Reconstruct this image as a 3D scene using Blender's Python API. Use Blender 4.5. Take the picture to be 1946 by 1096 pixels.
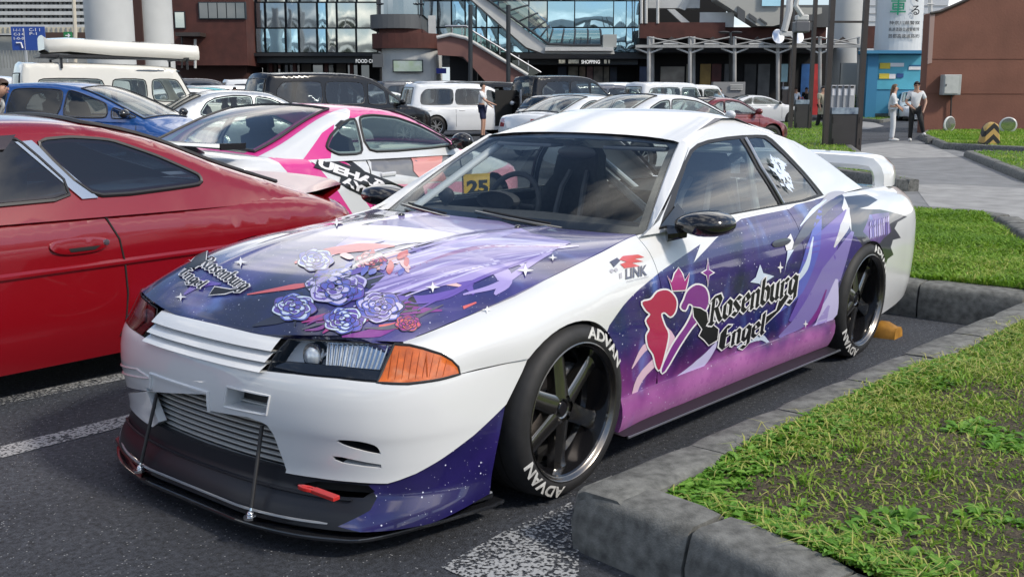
import bpy, bmesh, math, random
import numpy as np
from mathutils import Vector, Matrix, geometry
from math import radians as RAD, sin, cos, pi, sqrt, atan2
random.seed(7); np.random.seed(7)
for o in list(bpy.data.objects): bpy.data.objects.remove(o)
SC = bpy.context.scene; COL = SC.collection
# ------------------------------------------------------------------ camera
CAM = np.array([2.84, 2.975, 1.41]); YAW = RAD(219.9); PIT = RAD(-10.52); FPX = 1998.0; PW, PH = 1946, 1096
cd = bpy.data.cameras.new('camera'); co = bpy.data.objects.new('camera', cd); COL.objects.link(co)
co.location = CAM.tolist(); co.rotation_euler = (pi/2+PIT, 0, YAW-pi/2)
cd.sensor_width = 36; cd.lens = 36*FPX/PW; cd.clip_end = 3000; cd.clip_start = .05
SC.camera = co
# ------------------------------------------------------------------ world, sun, exposure
SUN_EL, SUN_AZ = RAD(40), RAD(100)      # azimuth: direction towards the sun, measured from +x to +y
wd = bpy.data.worlds.new('World'); SC.world = wd; wd.use_nodes = True
nt = wd.node_tree; nt.nodes.clear()
def N(nt, t, **k):
    n = nt.nodes.new(t)
    for a, b in k.items():
        if a[0] == '_': n.inputs[a[1:].replace('_', ' ')].default_value = b
        else: setattr(n, a, b)
    return n
LK = lambda nt, a, b: nt.links.new(a, b)
wo = N(nt, 'ShaderNodeOutputWorld'); wb = N(nt, 'ShaderNodeBackground'); wb.inputs[1].default_value = .15
sky = N(nt, 'ShaderNodeTexSky', sky_type='NISHITA', sun_disc=False, sun_elevation=SUN_EL, sun_rotation=pi/2-SUN_AZ, air_density=1.0, dust_density=.4, ozone_density=1.6)
wtc = N(nt, 'ShaderNodeTexCoord'); wmp = N(nt, 'ShaderNodeMapping'); wmp.inputs['Scale'].default_value = (1, 1, 2.6)
wnz = N(nt, 'ShaderNodeTexNoise'); wnz.inputs['Scale'].default_value = 2.3; wnz.inputs['Detail'].default_value = 7; wnz.inputs['Roughness'].default_value = .55
wrp = N(nt, 'ShaderNodeValToRGB'); wrp.color_ramp.elements[0].position = .50; wrp.color_ramp.elements[1].position = .64
wmx = N(nt, 'ShaderNodeMix', data_type='RGBA'); wmx.inputs[7].default_value = (13., 12.6, 12., 1)
LK(nt, wtc.outputs['Generated'], wmp.inputs[0]); LK(nt, wmp.outputs[0], wnz.inputs['Vector']); LK(nt, wnz.outputs[0], wrp.inputs[0])
wsp = N(nt, 'ShaderNodeSeparateXYZ'); LK(nt, wtc.outputs['Generated'], wsp.inputs[0]); whz = N(nt, 'ShaderNodeMapRange', interpolation_type='SMOOTHSTEP'); whz.inputs[1].default_value = .0; whz.inputs[2].default_value = .22; whz.inputs[3].default_value = .85; whz.inputs[4].default_value = 0; LK(nt, wsp.outputs[2], whz.inputs[0])
whm = N(nt, 'ShaderNodeMix', data_type='RGBA'); whm.inputs[7].default_value = (4.2, 4.9, 5.6, 1); LK(nt, whz.outputs[0], whm.inputs[0]); LK(nt, sky.outputs[0], whm.inputs[6])
LK(nt, wrp.outputs[0], wmx.inputs[0]); LK(nt, whm.outputs[2], wmx.inputs[6]); LK(nt, wmx.outputs[2], wb.inputs[0]); LK(nt, wb.outputs[0], wo.inputs[0])
sd = bpy.data.lights.new('sun', 'SUN'); sd.energy = 2.9; sd.angle = RAD(6); sd.color = (1, .91, .79)
so = bpy.data.objects.new('sun', sd); COL.objects.link(so)
so.rotation_euler = Vector((-cos(SUN_EL)*cos(SUN_AZ), -cos(SUN_EL)*sin(SUN_AZ), -sin(SUN_EL))).to_track_quat('-Z', 'Y').to_euler()
SC.view_settings.view_transform = 'Standard'; SC.view_settings.look = 'None'; SC.view_settings.gamma = 1; SC.view_settings.exposure = .1
SC.view_settings.use_curve_mapping = False
SC.render.engine = 'CYCLES'
# ------------------------------------------------------------------ pixel -> place
_d = np.array([cos(PIT)*cos(YAW), cos(PIT)*sin(YAW), sin(PIT)]); _r = np.array([sin(YAW), -cos(YAW), 0.]); _u = np.cross(_r, _d)
_fw = np.array([cos(YAW), sin(YAW), 0.])
def ray(px): return _d+_r*(px[0]-PW/2)/FPX-_u*(px[1]-PH/2)/FPX
def on(px, ax, val):
    v = ray(px); return CAM+v*((val-CAM[ax])/v[ax])
def gnd(px, z=0): return on(px, 2, z)
def proj(P):
    v = np.asarray(P, float)-CAM; dd = v@_d
    return np.stack([PW/2+FPX*(v@_r)/dd, PH/2-FPX*(v@_u)/dd], -1)
def at(px, D):      # point on a pixel's ray at horizontal distance D along the view direction
    v = ray(px); return CAM+v*(D/(v@_fw))
def hit(pxs, lift, dom, n=36):   # where pixels' rays meet the surface lift(u,v)
    (u0, u1), (v0, v1) = dom; gu, gv = np.meshgrid(np.linspace(u0, u1, n), np.linspace(v0, v1, n))
    gu = gu.ravel(); gv = gv.ravel(); gp = proj(lift(gu, gv)); q = np.array(pxs, float); k = np.array([np.argmin(((gp-p)**2).sum(1)) for p in q]); u, v = gu[k].copy(), gv[k].copy(); m = len(q); h = 1e-4
    for _ in range(14):
        P = proj(lift(np.concatenate([u, u+h, u]), np.concatenate([v, v, v+h]))); a = (P[m:2*m]-P[:m])/h; b = (P[2*m:]-P[:m])/h; r = q-P[:m]
        det = a[:, 0]*b[:, 1]-a[:, 1]*b[:, 0]; det = np.where(np.abs(det) < 1e-6, 1e-6, det)
        u += np.clip((r[:, 0]*b[:, 1]-r[:, 1]*b[:, 0])/det, -.15, .15); v += np.clip((a[:, 0]*r[:, 1]-a[:, 1]*r[:, 0])/det, -.15, .15)
    return [(float(x), float(y)) for x, y in zip(u, v)]
# ------------------------------------------------------------------ things
def thing(name, label, cat, loc=(0, 0, 0), rz=0, group=None):
    o = bpy.data.objects.new(name, None); COL.objects.link(o); o.empty_display_size = .1
    o.location = [float(c) for c in loc]; o.rotation_euler = (0, 0, rz); tag(o, label, cat, group); return o
def tag(o, label=None, cat=None, group=None, kind=None):
    if label: o['label'] = label
    if cat: o['category'] = cat
    if group: o['group'] = group
    if kind: o['kind'] = kind
    return o
def link(name, me, mats, parent=None):
    o = bpy.data.objects.new(name, me); COL.objects.link(o)
    if not isinstance(mats, (list, tuple)): mats = [mats]
    if len(me.materials) == 0:
        for m in mats: me.materials.append(m)
    if parent: o.parent = parent
    return o
def mk(name, V, F, mat, parent=None, smooth=False, mi=None, angle=None):
    me = bpy.data.meshes.new(name); me.from_pydata([tuple(map(float, v)) for v in V], [], F); me.update()
    if smooth:
        me.polygons.foreach_set('use_smooth', [True]*len(me.polygons))
        if angle: me.set_sharp_from_angle(angle=angle)
    if mi is not None: me.polygons.foreach_set('material_index', mi)
    return link(name, me, mat, parent)
def copy_tree(o, parent=None):
    c = o.copy(); COL.objects.link(c)
    if parent: c.parent = parent
    for ch in o.children: copy_tree(ch, c)
    return c
class MB:
    def __init__(s): s.V = []; s.F = []
    def quadgrid(s, P):          # P: rows x cols x 3
        P = np.asarray(P, float); r, c = P.shape[:2]; b = len(s.V); s.V += [tuple(p) for p in P.reshape(-1, 3)]
        for i in range(r-1):
            for j in range(c-1): s.F.append((b+i*c+j, b+i*c+j+1, b+(i+1)*c+j+1, b+(i+1)*c+j))
        return s
    def box(s, x0, x1, y0, y1, z0, z1, M=None):
        b = len(s.V); vs = [(x, y, z) for z in (z0, z1) for y in (y0, y1) for x in (x0, x1)]
        if M is not None: vs = [tuple(M @ Vector(v)) for v in vs]
        s.V += vs
        for f in ((0, 2, 3, 1), (4, 5, 7, 6), (0, 1, 5, 4), (2, 6, 7, 3), (0, 4, 6, 2), (1, 3, 7, 5)): s.F.append(tuple(b+i for i in f))
        return s
    def prism(s, poly, f, n0, n1):       # poly of 2d points, f(p, n) -> 3d
        n = len(poly); b = len(s.V); s.V += [tuple(f(p, n0)) for p in poly]+[tuple(f(p, n1)) for p in poly]
        s.F.append(tuple(b+i for i in range(n))[::-1]); s.F.append(tuple(b+n+i for i in range(n)))
        for i in range(n): s.F.append((b+i, b+(i+1) % n, b+n+(i+1) % n, b+n+i))
        return s
    def tube(s, path, r, n=8, caps=True):
        path = [Vector(p) for p in path]; m = len(path); R = r if isinstance(r, (list, tuple)) else [r]*m
        b = len(s.V); up = None
        for i, p in enumerate(path):
            t = ((path[min(i+1, m-1)]-p).normalized()+(p-path[max(i-1, 0)]).normalized())
            if t.length < 1e-6: t = path[min(i+1, m-1)]-path[max(i-1, 0)]
            t.normalize()
            if up is None: up = t.orthogonal().normalized()
            up = (up-t*up.dot(t)); up.normalize(); w = t.cross(up)
            for k in range(n): a = 2*pi*k/n; s.V.append(tuple(p+(up*cos(a)+w*sin(a))*R[i]))
        for i in range(m-1):
            for k in range(n): s.F.append((b+i*n+k, b+i*n+(k+1) % n, b+(i+1)*n+(k+1) % n, b+(i+1)*n+k))
        if caps:
            s.F.append(tuple(b+k for k in range(n))[::-1]); s.F.append(tuple(b+(m-1)*n+k for k in range(n)))
        return s
    def lathe(s, prof, f, n=32, close=False):   # prof [(r,h)], f(r,ang,h)->3d
        b = len(s.V); m = len(prof)
        for (r, h) in prof:
            for k in range(n): s.V.append(tuple(f(r, 2*pi*k/n, h)))
        for i in range(m if close else m-1):
            j = (i+1) % m
            for k in range(n): s.F.append((b+i*n+k, b+i*n+(k+1) % n, b+j*n+(k+1) % n, b+j*n+k))
        return s
    def sphere(s, c, r, n=10, m=7):
        r = r if isinstance(r, (tuple, list)) else (r, r, r)
        return s.lathe([(sin(pi*i/m), -cos(pi*i/m)) for i in range(m+1)], lambda q, a, h: (c[0]+r[0]*q*cos(a), c[1]+r[1]*q*sin(a), c[2]+r[2]*h), n)
    def build(s, name, mat, parent=None, smooth=False, angle=.6, bevel=0):
        o = mk(name, s.V, s.F, mat, parent, smooth, angle=angle if smooth else None)
        if bevel:
            m = o.modifiers.new('bevel', 'BEVEL'); m.width = bevel; m.segments = 2; m.limit_method = 'ANGLE'
        return o
def inpoly(P, poly):
    P = np.asarray(P); x, y = P[:, 0], P[:, 1]; c = np.zeros(len(P), bool); q = np.asarray(poly); n = len(q); j = n-1
    for i in range(n):
        xi, yi = q[i]; xj, yj = q[j]
        with np.errstate(divide='ignore', invalid='ignore'): c ^= ((yi > y) != (yj > y)) & (x < (xj-xi)*(y-yi)/(yj-yi+1e-12)+xi)
        j = i
    return c
def dens(poly, h, closed=True):
    out = []; n = len(poly)
    for i in range(n if closed else n-1):
        a = np.array(poly[i], float); b = np.array(poly[(i+1) % n], float); k = max(1, int(np.ceil(np.linalg.norm(b-a)/h)))
        out += [tuple(a+(b-a)*t/k) for t in range(k)]
    if not closed: out.append(tuple(poly[-1]))
    return out
def spl(pts, n=8, closed=False):      # Catmull-Rom through points
    P = [np.array(p, float) for p in pts]; m = len(P); out = []
    for i in range(m if closed else m-1):
        p0 = P[(i-1) % m] if closed or i > 0 else 2*P[0]-P[1]; p1 = P[i]; p2 = P[(i+1) % m]
        p3 = P[(i+2) % m] if closed or i < m-2 else 2*P[-1]-P[-2]
        for k in range(n):
            t = k/n; out.append(tuple(.5*(2*p1+(p2-p0)*t+(2*p0-5*p1+4*p2-p3)*t*t+(3*p1-p0-3*p2+p3)*t**3)))
    if not closed: out.append(tuple(P[-1]))
    return out
def chaik(q, r=.12):      # round a polygon's corners
    for k in (r, .25):
        o = []
        for i in range(len(q)):
            a = np.array(q[i], float); b = np.array(q[(i+1) % len(q)], float); o += [tuple(a+(b-a)*k), tuple(b+(a-b)*k)]
        q = o
    return q
def offs(poly, d):                    # shrink a polygon by d
    P = np.array(poly); n = len(P); A = .5*sum(P[i][0]*P[(i+1) % n][1]-P[(i+1) % n][0]*P[i][1] for i in range(n)); s = 1 if A > 0 else -1
    out = []
    for i in range(n):
        a = P[i]-P[i-1]; b = P[(i+1) % n]-P[i]; a = a/(np.linalg.norm(a)+1e-9); b = b/(np.linalg.norm(b)+1e-9)
        na = np.array([-a[1], a[0]]); nb = np.array([-b[1], b[0]]); m = na+nb; m = m/max(.5, (m@m)**.5)
        out.append(tuple(P[i]+s*m*d))
    return out
def snormal(lift, u, v, flip):
    h = 1e-3; a = lift(u+h, v)-lift(u-h, v); b = lift(u, v+h)-lift(u, v-h); n = np.cross(a, b); n /= (np.linalg.norm(n, axis=1)[:, None]+1e-12)
    return -n if flip else n
def panel(name, poly, lift, mats, parent, h=.05, holes=(), regions=(), edge=.012, off=0., flip=False, inset=0., back=False):
    """a sheet cut to poly (in u,v), laid on the surface lift, with a folded rim of depth edge"""
    if inset: poly = offs(poly, inset)
    outl = dens(poly, h); loops = [outl]+[dens(q, h) for q in holes]; regs = [dens(q, h) for q, _ in regions]
    V = []; E = []
    for lp in loops+regs:
        b = len(V); V += lp; E += [(b+i, b+(i+1) % len(lp)) for i in range(len(lp))]
    q = np.array(outl); x0, y0 = q.min(0); x1, y1 = q.max(0)
    gx, gy = np.meshgrid(np.arange(x0+h*.5, x1, h), np.arange(y0+h*.5, y1, h)); G = np.stack([gx.ravel(), gy.ravel()], 1)
    if len(G):
        k = inpoly(G, outl)
        for lp in loops[1:]: k &= ~inpoly(G, lp)
        G = G[k]
        B = np.array(V)
        if len(G): G = G[[((B-g)**2).sum(1).min() > (.35*h)**2 for g in G]]
        V += [tuple(g) for g in G]
    vo, eo, fo, *_ = geometry.delaunay_2d_cdt([Vector(v) for v in V], E, [], 0, 1e-7)
    P = np.array([(v.x, v.y) for v in vo]); F = np.array([f for f in fo if len(f) == 3])
    C = P[F].mean(1); k = inpoly(C, outl)
    for lp in loops[1:]: k &= ~inpoly(C, lp)
    a = P[F]; ar = np.abs((a[:, 1, 0]-a[:, 0, 0])*(a[:, 2, 1]-a[:, 0, 1])-(a[:, 2, 0]-a[:, 0, 0])*(a[:, 1, 1]-a[:, 0, 1])); k &= ar > 1e-9
    F = F[k]; C = C[k]
    mi = np.zeros(len(F), int)
    for (q, m), lp in zip(regions, regs): mi[inpoly(C, lp)] = m
    us = np.unique(F); rm = -np.ones(len(P), int); rm[us] = np.arange(len(us)); P = P[us]; F = rm[F]
    X = lift(P[:, 0], P[:, 1]); Nn = snormal(lift, P[:, 0], P[:, 1], flip)
    X = X+Nn*off
    fn = np.cross(X[F[:, 1]]-X[F[:, 0]], X[F[:, 2]]-X[F[:, 0]]); bad = (fn*Nn[F[:, 0]]).sum(1) < 0; F[bad] = F[bad][:, ::-1]
    V3 = list(X); N3 = list(Nn); F3 = [tuple(f) for f in F]; mi = list(mi)
    if edge:
        ec = {}
        for fi, f in enumerate(F3):
            for i in range(3):
                e = (f[i], f[(i+1) % 3]); ec[e] = fi
        for (i, j), fi in list(ec.items()):
            if (j, i) in ec: continue
            b = len(V3); t = X[j]-X[i]; on_ = np.cross(t, Nn[i]); on_ /= np.linalg.norm(on_)+1e-12
            V3 += [X[i], X[j], X[j]-Nn[j]*edge, X[i]-Nn[i]*edge]; N3 += [on_]*4
            F3.append((b+1, b, b+3, b+2)); mi.append(mi[fi])
    me = bpy.data.meshes.new(name); me.from_pydata([tuple(v) for v in V3], [], F3); me.update()
    me.polygons.foreach_set('use_smooth', [True]*len(me.polygons)); me.polygons.foreach_set('material_index', [int(m) for m in mi])
    me.normals_split_custom_set_from_vertices([tuple(n) for n in N3])
    return link(name, me, mats, parent)
# ------------------------------------------------------------------ materials
MATS = {}
def pm(name, col, rough=.5, metal=0, coat=0, noise=0, nscale=8, bump=0, bscale=60, emit=None, ior=1.5, spec=.5, coatr=.03, ncol=None, detail=5):
    if name in MATS: return MATS[name]
    m = bpy.data.materials.new(name); m.use_nodes = True; t = m.node_tree; p = t.nodes['Principled BSDF']
    p.inputs['Base Color'].default_value = (*col, 1); p.inputs['Roughness'].default_value = rough; p.inputs['Metallic'].default_value = metal
    p.inputs['Coat Weight'].default_value = coat; p.inputs['Coat Roughness'].default_value = coatr; p.inputs['IOR'].default_value = ior
    p.inputs['Specular IOR Level'].default_value = spec
    tc = N(t, 'ShaderNodeTexCoord')
    if noise or ncol:
        nz = N(t, 'ShaderNodeTexNoise'); nz.inputs['Scale'].default_value = nscale; nz.inputs['Detail'].default_value = detail; LK(t, tc.outputs['Object'], nz.inputs['Vector'])
        mx = N(t, 'ShaderNodeMix', data_type='RGBA'); rp = N(t, 'ShaderNodeValToRGB'); rp.color_ramp.elements[0].position = .3; rp.color_ramp.elements[1].position = .7
        LK(t, nz.outputs[0], rp.inputs[0]); LK(t, rp.outputs[0], mx.inputs[0])
        c2 = ncol if ncol else tuple(c*(1-noise) for c in col); c1 = col if ncol else tuple(min(1, c*(1+noise*.6)) for c in col)
        mx.inputs[6].default_value = (*c1, 1); mx.inputs[7].default_value = (*c2, 1); LK(t, mx.outputs[2], p.inputs['Base Color'])
    if bump:
        nb = N(t, 'ShaderNodeTexNoise'); nb.inputs['Scale'].default_value = bscale; nb.inputs['Detail'].default_value = 4; LK(t, tc.outputs['Object'], nb.inputs['Vector'])
        bp = N(t, 'ShaderNodeBump'); bp.inputs['Strength'].default_value = bump; bp.inputs['Distance'].default_value = .02; LK(t, nb.outputs[0], bp.inputs['Height']); LK(t, bp.outputs[0], p.inputs['Normal'])
    if emit: p.inputs['Emission Color'].default_value = (*col, 1); p.inputs['Emission Strength'].default_value = emit
    MATS[name] = m; return m
def glassm(name, tint=(.75, .82, .8), ior=1.5, gl=(1, 1, 1)):
    if name in MATS: return MATS[name]
    m = bpy.data.materials.new(name); m.use_nodes = True; t = m.node_tree; t.nodes.remove(t.nodes['Principled BSDF']); o = t.nodes['Material Output']
    a = N(t, 'ShaderNodeBsdfTransparent'); a.inputs[0].default_value = (*tint, 1); b = N(t, 'ShaderNodeBsdfGlossy'); b.inputs['Roughness'].default_value = .005; b.inputs[0].default_value = (*gl, 1)
    f0 = ((ior-1)/(ior+1))**2; lw = N(t, 'ShaderNodeLayerWeight'); lw.inputs[0].default_value = .5; pw = N(t, 'ShaderNodeMath', operation='POWER'); pw.inputs[1].default_value = 5; LK(t, lw.outputs['Facing'], pw.inputs[0])
    f = N(t, 'ShaderNodeMath', operation='MULTIPLY_ADD'); f.inputs[1].default_value = 1-f0; f.inputs[2].default_value = f0; LK(t, pw.outputs[0], f.inputs[0]); x = N(t, 'ShaderNodeMixShader')
    LK(t, f.outputs[0], x.inputs[0]); LK(t, a.outputs[0], x.inputs[1]); LK(t, b.outputs[0], x.inputs[2]); LK(t, x.outputs[0], o.inputs[0])
    MATS[name] = m; return m
WHITE = pm('white_paint', (.72, .735, .74), .3, coat=1, coatr=.02)
BLACKG = pm('gloss_black', (.012, .012, .014), .12, coat=.6)
RUBBER = pm('black_rubber', (.018, .018, .019), .65, noise=.25, nscale=30)
TRIM = pm('black_trim', (.02, .02, .022), .45)
CHROME = pm('chrome', (.75, .76, .78), .12, metal=1)
STEEL = pm('brushed_steel', (.5, .5, .51), .35, metal=1)
GLASS = glassm('clear_glass', (.90, .94, .93), 1.5)
DGLASS = pm('dark_glass', (.012, .016, .018), .02, ior=2.5)
DECALW = pm('white_vinyl', (.75, .75, .77), .35); DECALK = pm('black_vinyl', (.01, .01, .012), .35)
RED_L = pm('red_lens', (.30, .012, .012), .15, coat=1); AMBER = pm('amber_lens', (.62, .13, .008), .15, coat=1, noise=.3, nscale=40)
CLEARL = pm('clear_lens', (.62, .65, .68), .12, metal=.3, coat=1, noise=.4, nscale=25)
UNDER = pm('underbody_black', (.008, .008, .008), .8)
def text_mesh(s, size=1., bold=.0, shear=0., space=1.):
    c = bpy.data.curves.new('lettering', 'FONT'); c.body = s; c.size = size; c.offset = bold; c.shear = shear; c.space_character = space; c.align_x = 'CENTER'; c.align_y = 'CENTER'; c.resolution_u = 3
    o = bpy.data.objects.new('lettering', c); COL.objects.link(o); dg = bpy.context.evaluated_depsgraph_get(); me = o.evaluated_get(dg).to_mesh()
    V = np.array([v.co[:2] for v in me.vertices]).reshape(-1, 2); F = [tuple(p.vertices) for p in me.polygons]
    o.evaluated_get(dg).to_mesh_clear(); bpy.data.objects.remove(o); bpy.data.curves.remove(c); return V, F
def pdist(P, Q):      # distance of points P to polyline Q
    P = np.asarray(P, float); best = np.full(len(P), 1e9)
    for a, b in zip(Q[:-1], Q[1:]):
        a = np.array(a); b = np.array(b); d = b-a; l = d@d
        if l < 1e-12: continue
        t = np.clip(((P-a)@d)/l, 0, 1); best = np.minimum(best, np.hypot(*(P-(a+t[:, None]*d)).T))
    return best
def place(pxx, D):
    dep = D*cos(PIT)+.7*-sin(PIT); return CAM*[1, 1, 0]+_fw*D+_r*(pxx-PW/2)/FPX*dep
# ================================================================== ground
def asphalt():
    m = bpy.data.materials.new('asphalt'); m.use_nodes = True; t = m.node_tree; p = t.nodes['Principled BSDF']; tc = N(t, 'ShaderNodeTexCoord')
    a = N(t, 'ShaderNodeTexNoise'); a.inputs['Scale'].default_value = 1.2; a.inputs['Detail'].default_value = 6
    b = N(t, 'ShaderNodeTexVoronoi'); b.inputs['Scale'].default_value = 130; c = N(t, 'ShaderNodeTexNoise'); c.inputs['Scale'].default_value = 170; c.inputs['Detail'].default_value = 3
    for n in (a, b, c): LK(t, tc.outputs['Object'], n.inputs['Vector'])
    r1 = N(t, 'ShaderNodeValToRGB'); r1.color_ramp.elements[0].position = .3; r1.color_ramp.elements[0].color = (.032, .037, .048, 1); r1.color_ramp.elements[1].position = .7; r1.color_ramp.elements[1].color = (.064, .071, .086, 1); LK(t, a.outputs[0], r1.inputs[0])
    m1 = N(t, 'ShaderNodeMix', data_type='RGBA', blend_type='MULTIPLY'); m1.inputs[0].default_value = .85; r2 = N(t, 'ShaderNodeValToRGB'); r2.color_ramp.elements[0].position = .35; r2.color_ramp.elements[0].color = (.25, .25, .25, 1); r2.color_ramp.elements[1].position = .65; r2.color_ramp.elements[1].color = (1.5, 1.5, 1.5, 1)
    LK(t, c.outputs[0], r2.inputs[0]); st_ = N(t, 'ShaderNodeTexNoise'); st_.inputs['Scale'].default_value = .55; st_.inputs['Detail'].default_value = 5; st_.inputs['Distortion'].default_value = .6; LK(t, tc.outputs['Object'], st_.inputs['Vector']); rs_ = N(t, 'ShaderNodeValToRGB'); rs_.color_ramp.elements[0].position = .36; rs_.color_ramp.elements[0].color = (.62, .62, .62, 1); rs_.color_ramp.elements[1].position = .52; LK(t, st_.outputs[0], rs_.inputs[0]); m0 = N(t, 'ShaderNodeMix', data_type='RGBA', blend_type='MULTIPLY'); m0.inputs[0].default_value = 1; LK(t, r1.outputs[0], m0.inputs[6]); LK(t, rs_.outputs[0], m0.inputs[7]); LK(t, m0.outputs[2], m1.inputs[6]); d_ = N(t, 'ShaderNodeTexNoise'); d_.inputs['Scale'].default_value = 48; d_.inputs['Detail'].default_value = 2; LK(t, tc.outputs['Object'], d_.inputs['Vector']); ad = N(t, 'ShaderNodeMath', operation='ADD'); LK(t, c.outputs[0], ad.inputs[0]); LK(t, d_.outputs[0], ad.inputs[1]); hf_ = N(t, 'ShaderNodeMath', operation='MULTIPLY'); hf_.inputs[1].default_value = .5; LK(t, ad.outputs[0], hf_.inputs[0])
    r2.color_ramp.elements[0].position = .38; r2.color_ramp.elements[1].position = .62; LK(t, hf_.outputs[0], r2.inputs[0]); LK(t, r2.outputs[0], m1.inputs[7])
    sp = N(t, 'ShaderNodeSeparateColor'); LK(t, b.outputs['Color'], sp.inputs[0]); g = N(t, 'ShaderNodeMath', operation='GREATER_THAN'); g.inputs[1].default_value = .955; LK(t, sp.outputs[0], g.inputs[0])
    l = N(t, 'ShaderNodeMath', operation='LESS_THAN'); l.inputs[1].default_value = .36; LK(t, b.outputs[0], l.inputs[0]); mu = N(t, 'ShaderNodeMath', operation='MULTIPLY'); LK(t, g.outputs[0], mu.inputs[0]); LK(t, l.outputs[0], mu.inputs[1])
    m2 = N(t, 'ShaderNodeMix', data_type='RGBA'); m2.inputs[7].default_value = (.26, .265, .27, 1); LK(t, mu.outputs[0], m2.inputs[0]); LK(t, m1.outputs[2], m2.inputs[6]); LK(t, m2.outputs[2], p.inputs['Base Color'])
    p.inputs['Roughness'].default_value = .85; bp_ = N(t, 'ShaderNodeBump'); bp_.inputs['Strength'].default_value = .7; bp_.inputs['Distance'].default_value = .008; LK(t, c.outputs[0], bp_.inputs['Height']); LK(t, bp_.outputs[0], p.inputs['Normal'])
    return m
ASPH = asphalt()
mb = MB(); mb.quadgrid([[(x, y, 0) for x in (-400, -60, -20, -5, 0, 5, 60)] for y in (-400, -60, -20, -5, 0, 5, 60)]); tag(mb.build('ground', ASPH), kind='structure')
# ------------------------------------------------------------------ paving, lines, kerbs, grass
CONC = pm('concrete_paving', (.30, .30, .295), .85, noise=.25, nscale=3, bump=.3, bscale=40)
CONC2 = pm('concrete_path', (.20, .205, .21), .85, noise=.25, nscale=2.5, bump=.3, bscale=40)
def kerbmat():
    m = pm('kerb_stone', (.155, .157, .147), .9, noise=.5, nscale=22, bump=.22, bscale=150, detail=9); return m
KERB = kerbmat()
def paintline():
    m = bpy.data.materials.new('worn_line_paint'); m.use_nodes = True; t = m.node_tree; p = t.nodes['Principled BSDF']; o = t.nodes['Material Output']; tc = N(t, 'ShaderNodeTexCoord')
    a = N(t, 'ShaderNodeTexNoise'); a.inputs['Scale'].default_value = 75; a.inputs['Detail'].default_value = 3; b = N(t, 'ShaderNodeTexNoise'); b.inputs['Scale'].default_value = 2.2
    for n in (a, b): LK(t, tc.outputs['Object'], n.inputs['Vector'])
    ad = N(t, 'ShaderNodeMath', operation='ADD'); mu = N(t, 'ShaderNodeMath', operation='MULTIPLY'); mu.inputs[1].default_value = .55; LK(t, b.outputs[0], mu.inputs[0]); LK(t, a.outputs[0], ad.inputs[0]); LK(t, mu.outputs[0], ad.inputs[1])
    r = N(t, 'ShaderNodeMapRange'); r.inputs[1].default_value = .74; r.inputs[2].default_value = .86; LK(t, ad.outputs[0], r.inputs[0])
    p.inputs['Base Color'].default_value = (.34, .35, .36, 1); p.inputs['Roughness'].default_value = .75; tr = N(t, 'ShaderNodeBsdfTransparent'); mx = N(t, 'ShaderNodeMixShader'); LK(t, r.outputs[0], mx.inputs[0]); LK(t, tr.outputs[0], mx.inputs[1]); LK(t, p.outputs[0], mx.inputs[2]); LK(t, mx.outputs[0], o.inputs[0])
    return m
LINE = paintline()
def sheet_px(name, pxs, z, mat):
    P = [gnd(p, 0) for p in pxs]; mb = MB(); mb.V = [(p[0], p[1], z) for p in P]; mb.F = [tuple(range(len(P)))]; o = mb.build(name, mat); tag(o, kind='structure'); return o
def sheet_xy(name, q, z, mat): mb = MB(); mb.V = [(x, y, z) for x, y in q]; mb.F = [tuple(range(len(q)))]; return tag(mb.build(name, mat), kind='structure')
sheet_xy('parking_line', [(1.9, -1.85), (-3.9, -1.62), (-3.9, -1.74), (1.9, -1.97)], .004, LINE)
sheet_xy('parking_line', [(2.5, -1.10), (-1.0, -1.07), (-1.0, -1.21), (2.5, -1.24)], .004, LINE)
sheet_px('painted_marking', [(838, 1078), (960, 1010), (1085, 955), (1100, 1000), (1100, 1110), (905, 1110)], .004, LINE)
sheet_px('path', [(1560, 300), (1640, 275), (1700, 268), (1745, 268), (1840, 292), (1946, 345), (2100, 400), (1946, 470), (1860, 415), (1730, 415), (1560, 330)], .004, CONC2)
sheet_px('paving_slab', [(1735, 352), (1800, 351), (1946, 359), (2100, 370), (2100, 520), (1946, 450), (1870, 405), (1790, 398), (1768, 396)], .008, CONC)
sheet_px('paving_slab', [(1630, 292), (1640, 281), (1700, 273), (1770, 276), (1822, 300), (1700, 302)], .008, CONC)
sheet_px('paving_slab', [(1588, 236), (1640, 226), (1680, 240), (1650, 246), (1600, 246)], .006, CONC)
# kerbs: stones laid along a line, each one its own piece
_kst = {}
def stone_mesh(L, w, h):
    k = (round(L, 2), w, h)
    if k in _kst: return _kst[k]
    g = .006; prof = [(0, -.05), (-.012, h*.45), (.008, h-.03), (.018, h-.010), (.04, h), (w-.02, h+.004), (w, h-.012), (w, -.05)]
    nx = 7; mb = MB(); rng = random.Random(5); rows = []
    for i in range(nx):
        x = g+(L-2*g)*i/(nx-1); sh = .006 if i in (0, nx-1) else 0
        rows.append([(x, y+(sh if y < w/2 else -sh)+rng.uniform(-.0015, .0015), z-sh*.8+rng.uniform(-.0015, .0015)) for y, z in prof])
    mb.quadgrid(rows); mb.F.append(tuple(range(8))[::-1]); mb.F.append(tuple(range((nx-1)*8, nx*8)))
    me = bpy.data.meshes.new('kerb_stone'); me.from_pydata(mb.V, [], [f[::-1] for f in mb.F]); me.polygons.foreach_set('use_smooth', [True]*len(me.polygons)); me.set_sharp_from_angle(angle=.9); me.materials.append(KERB); _kst[k] = me; return me
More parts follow.
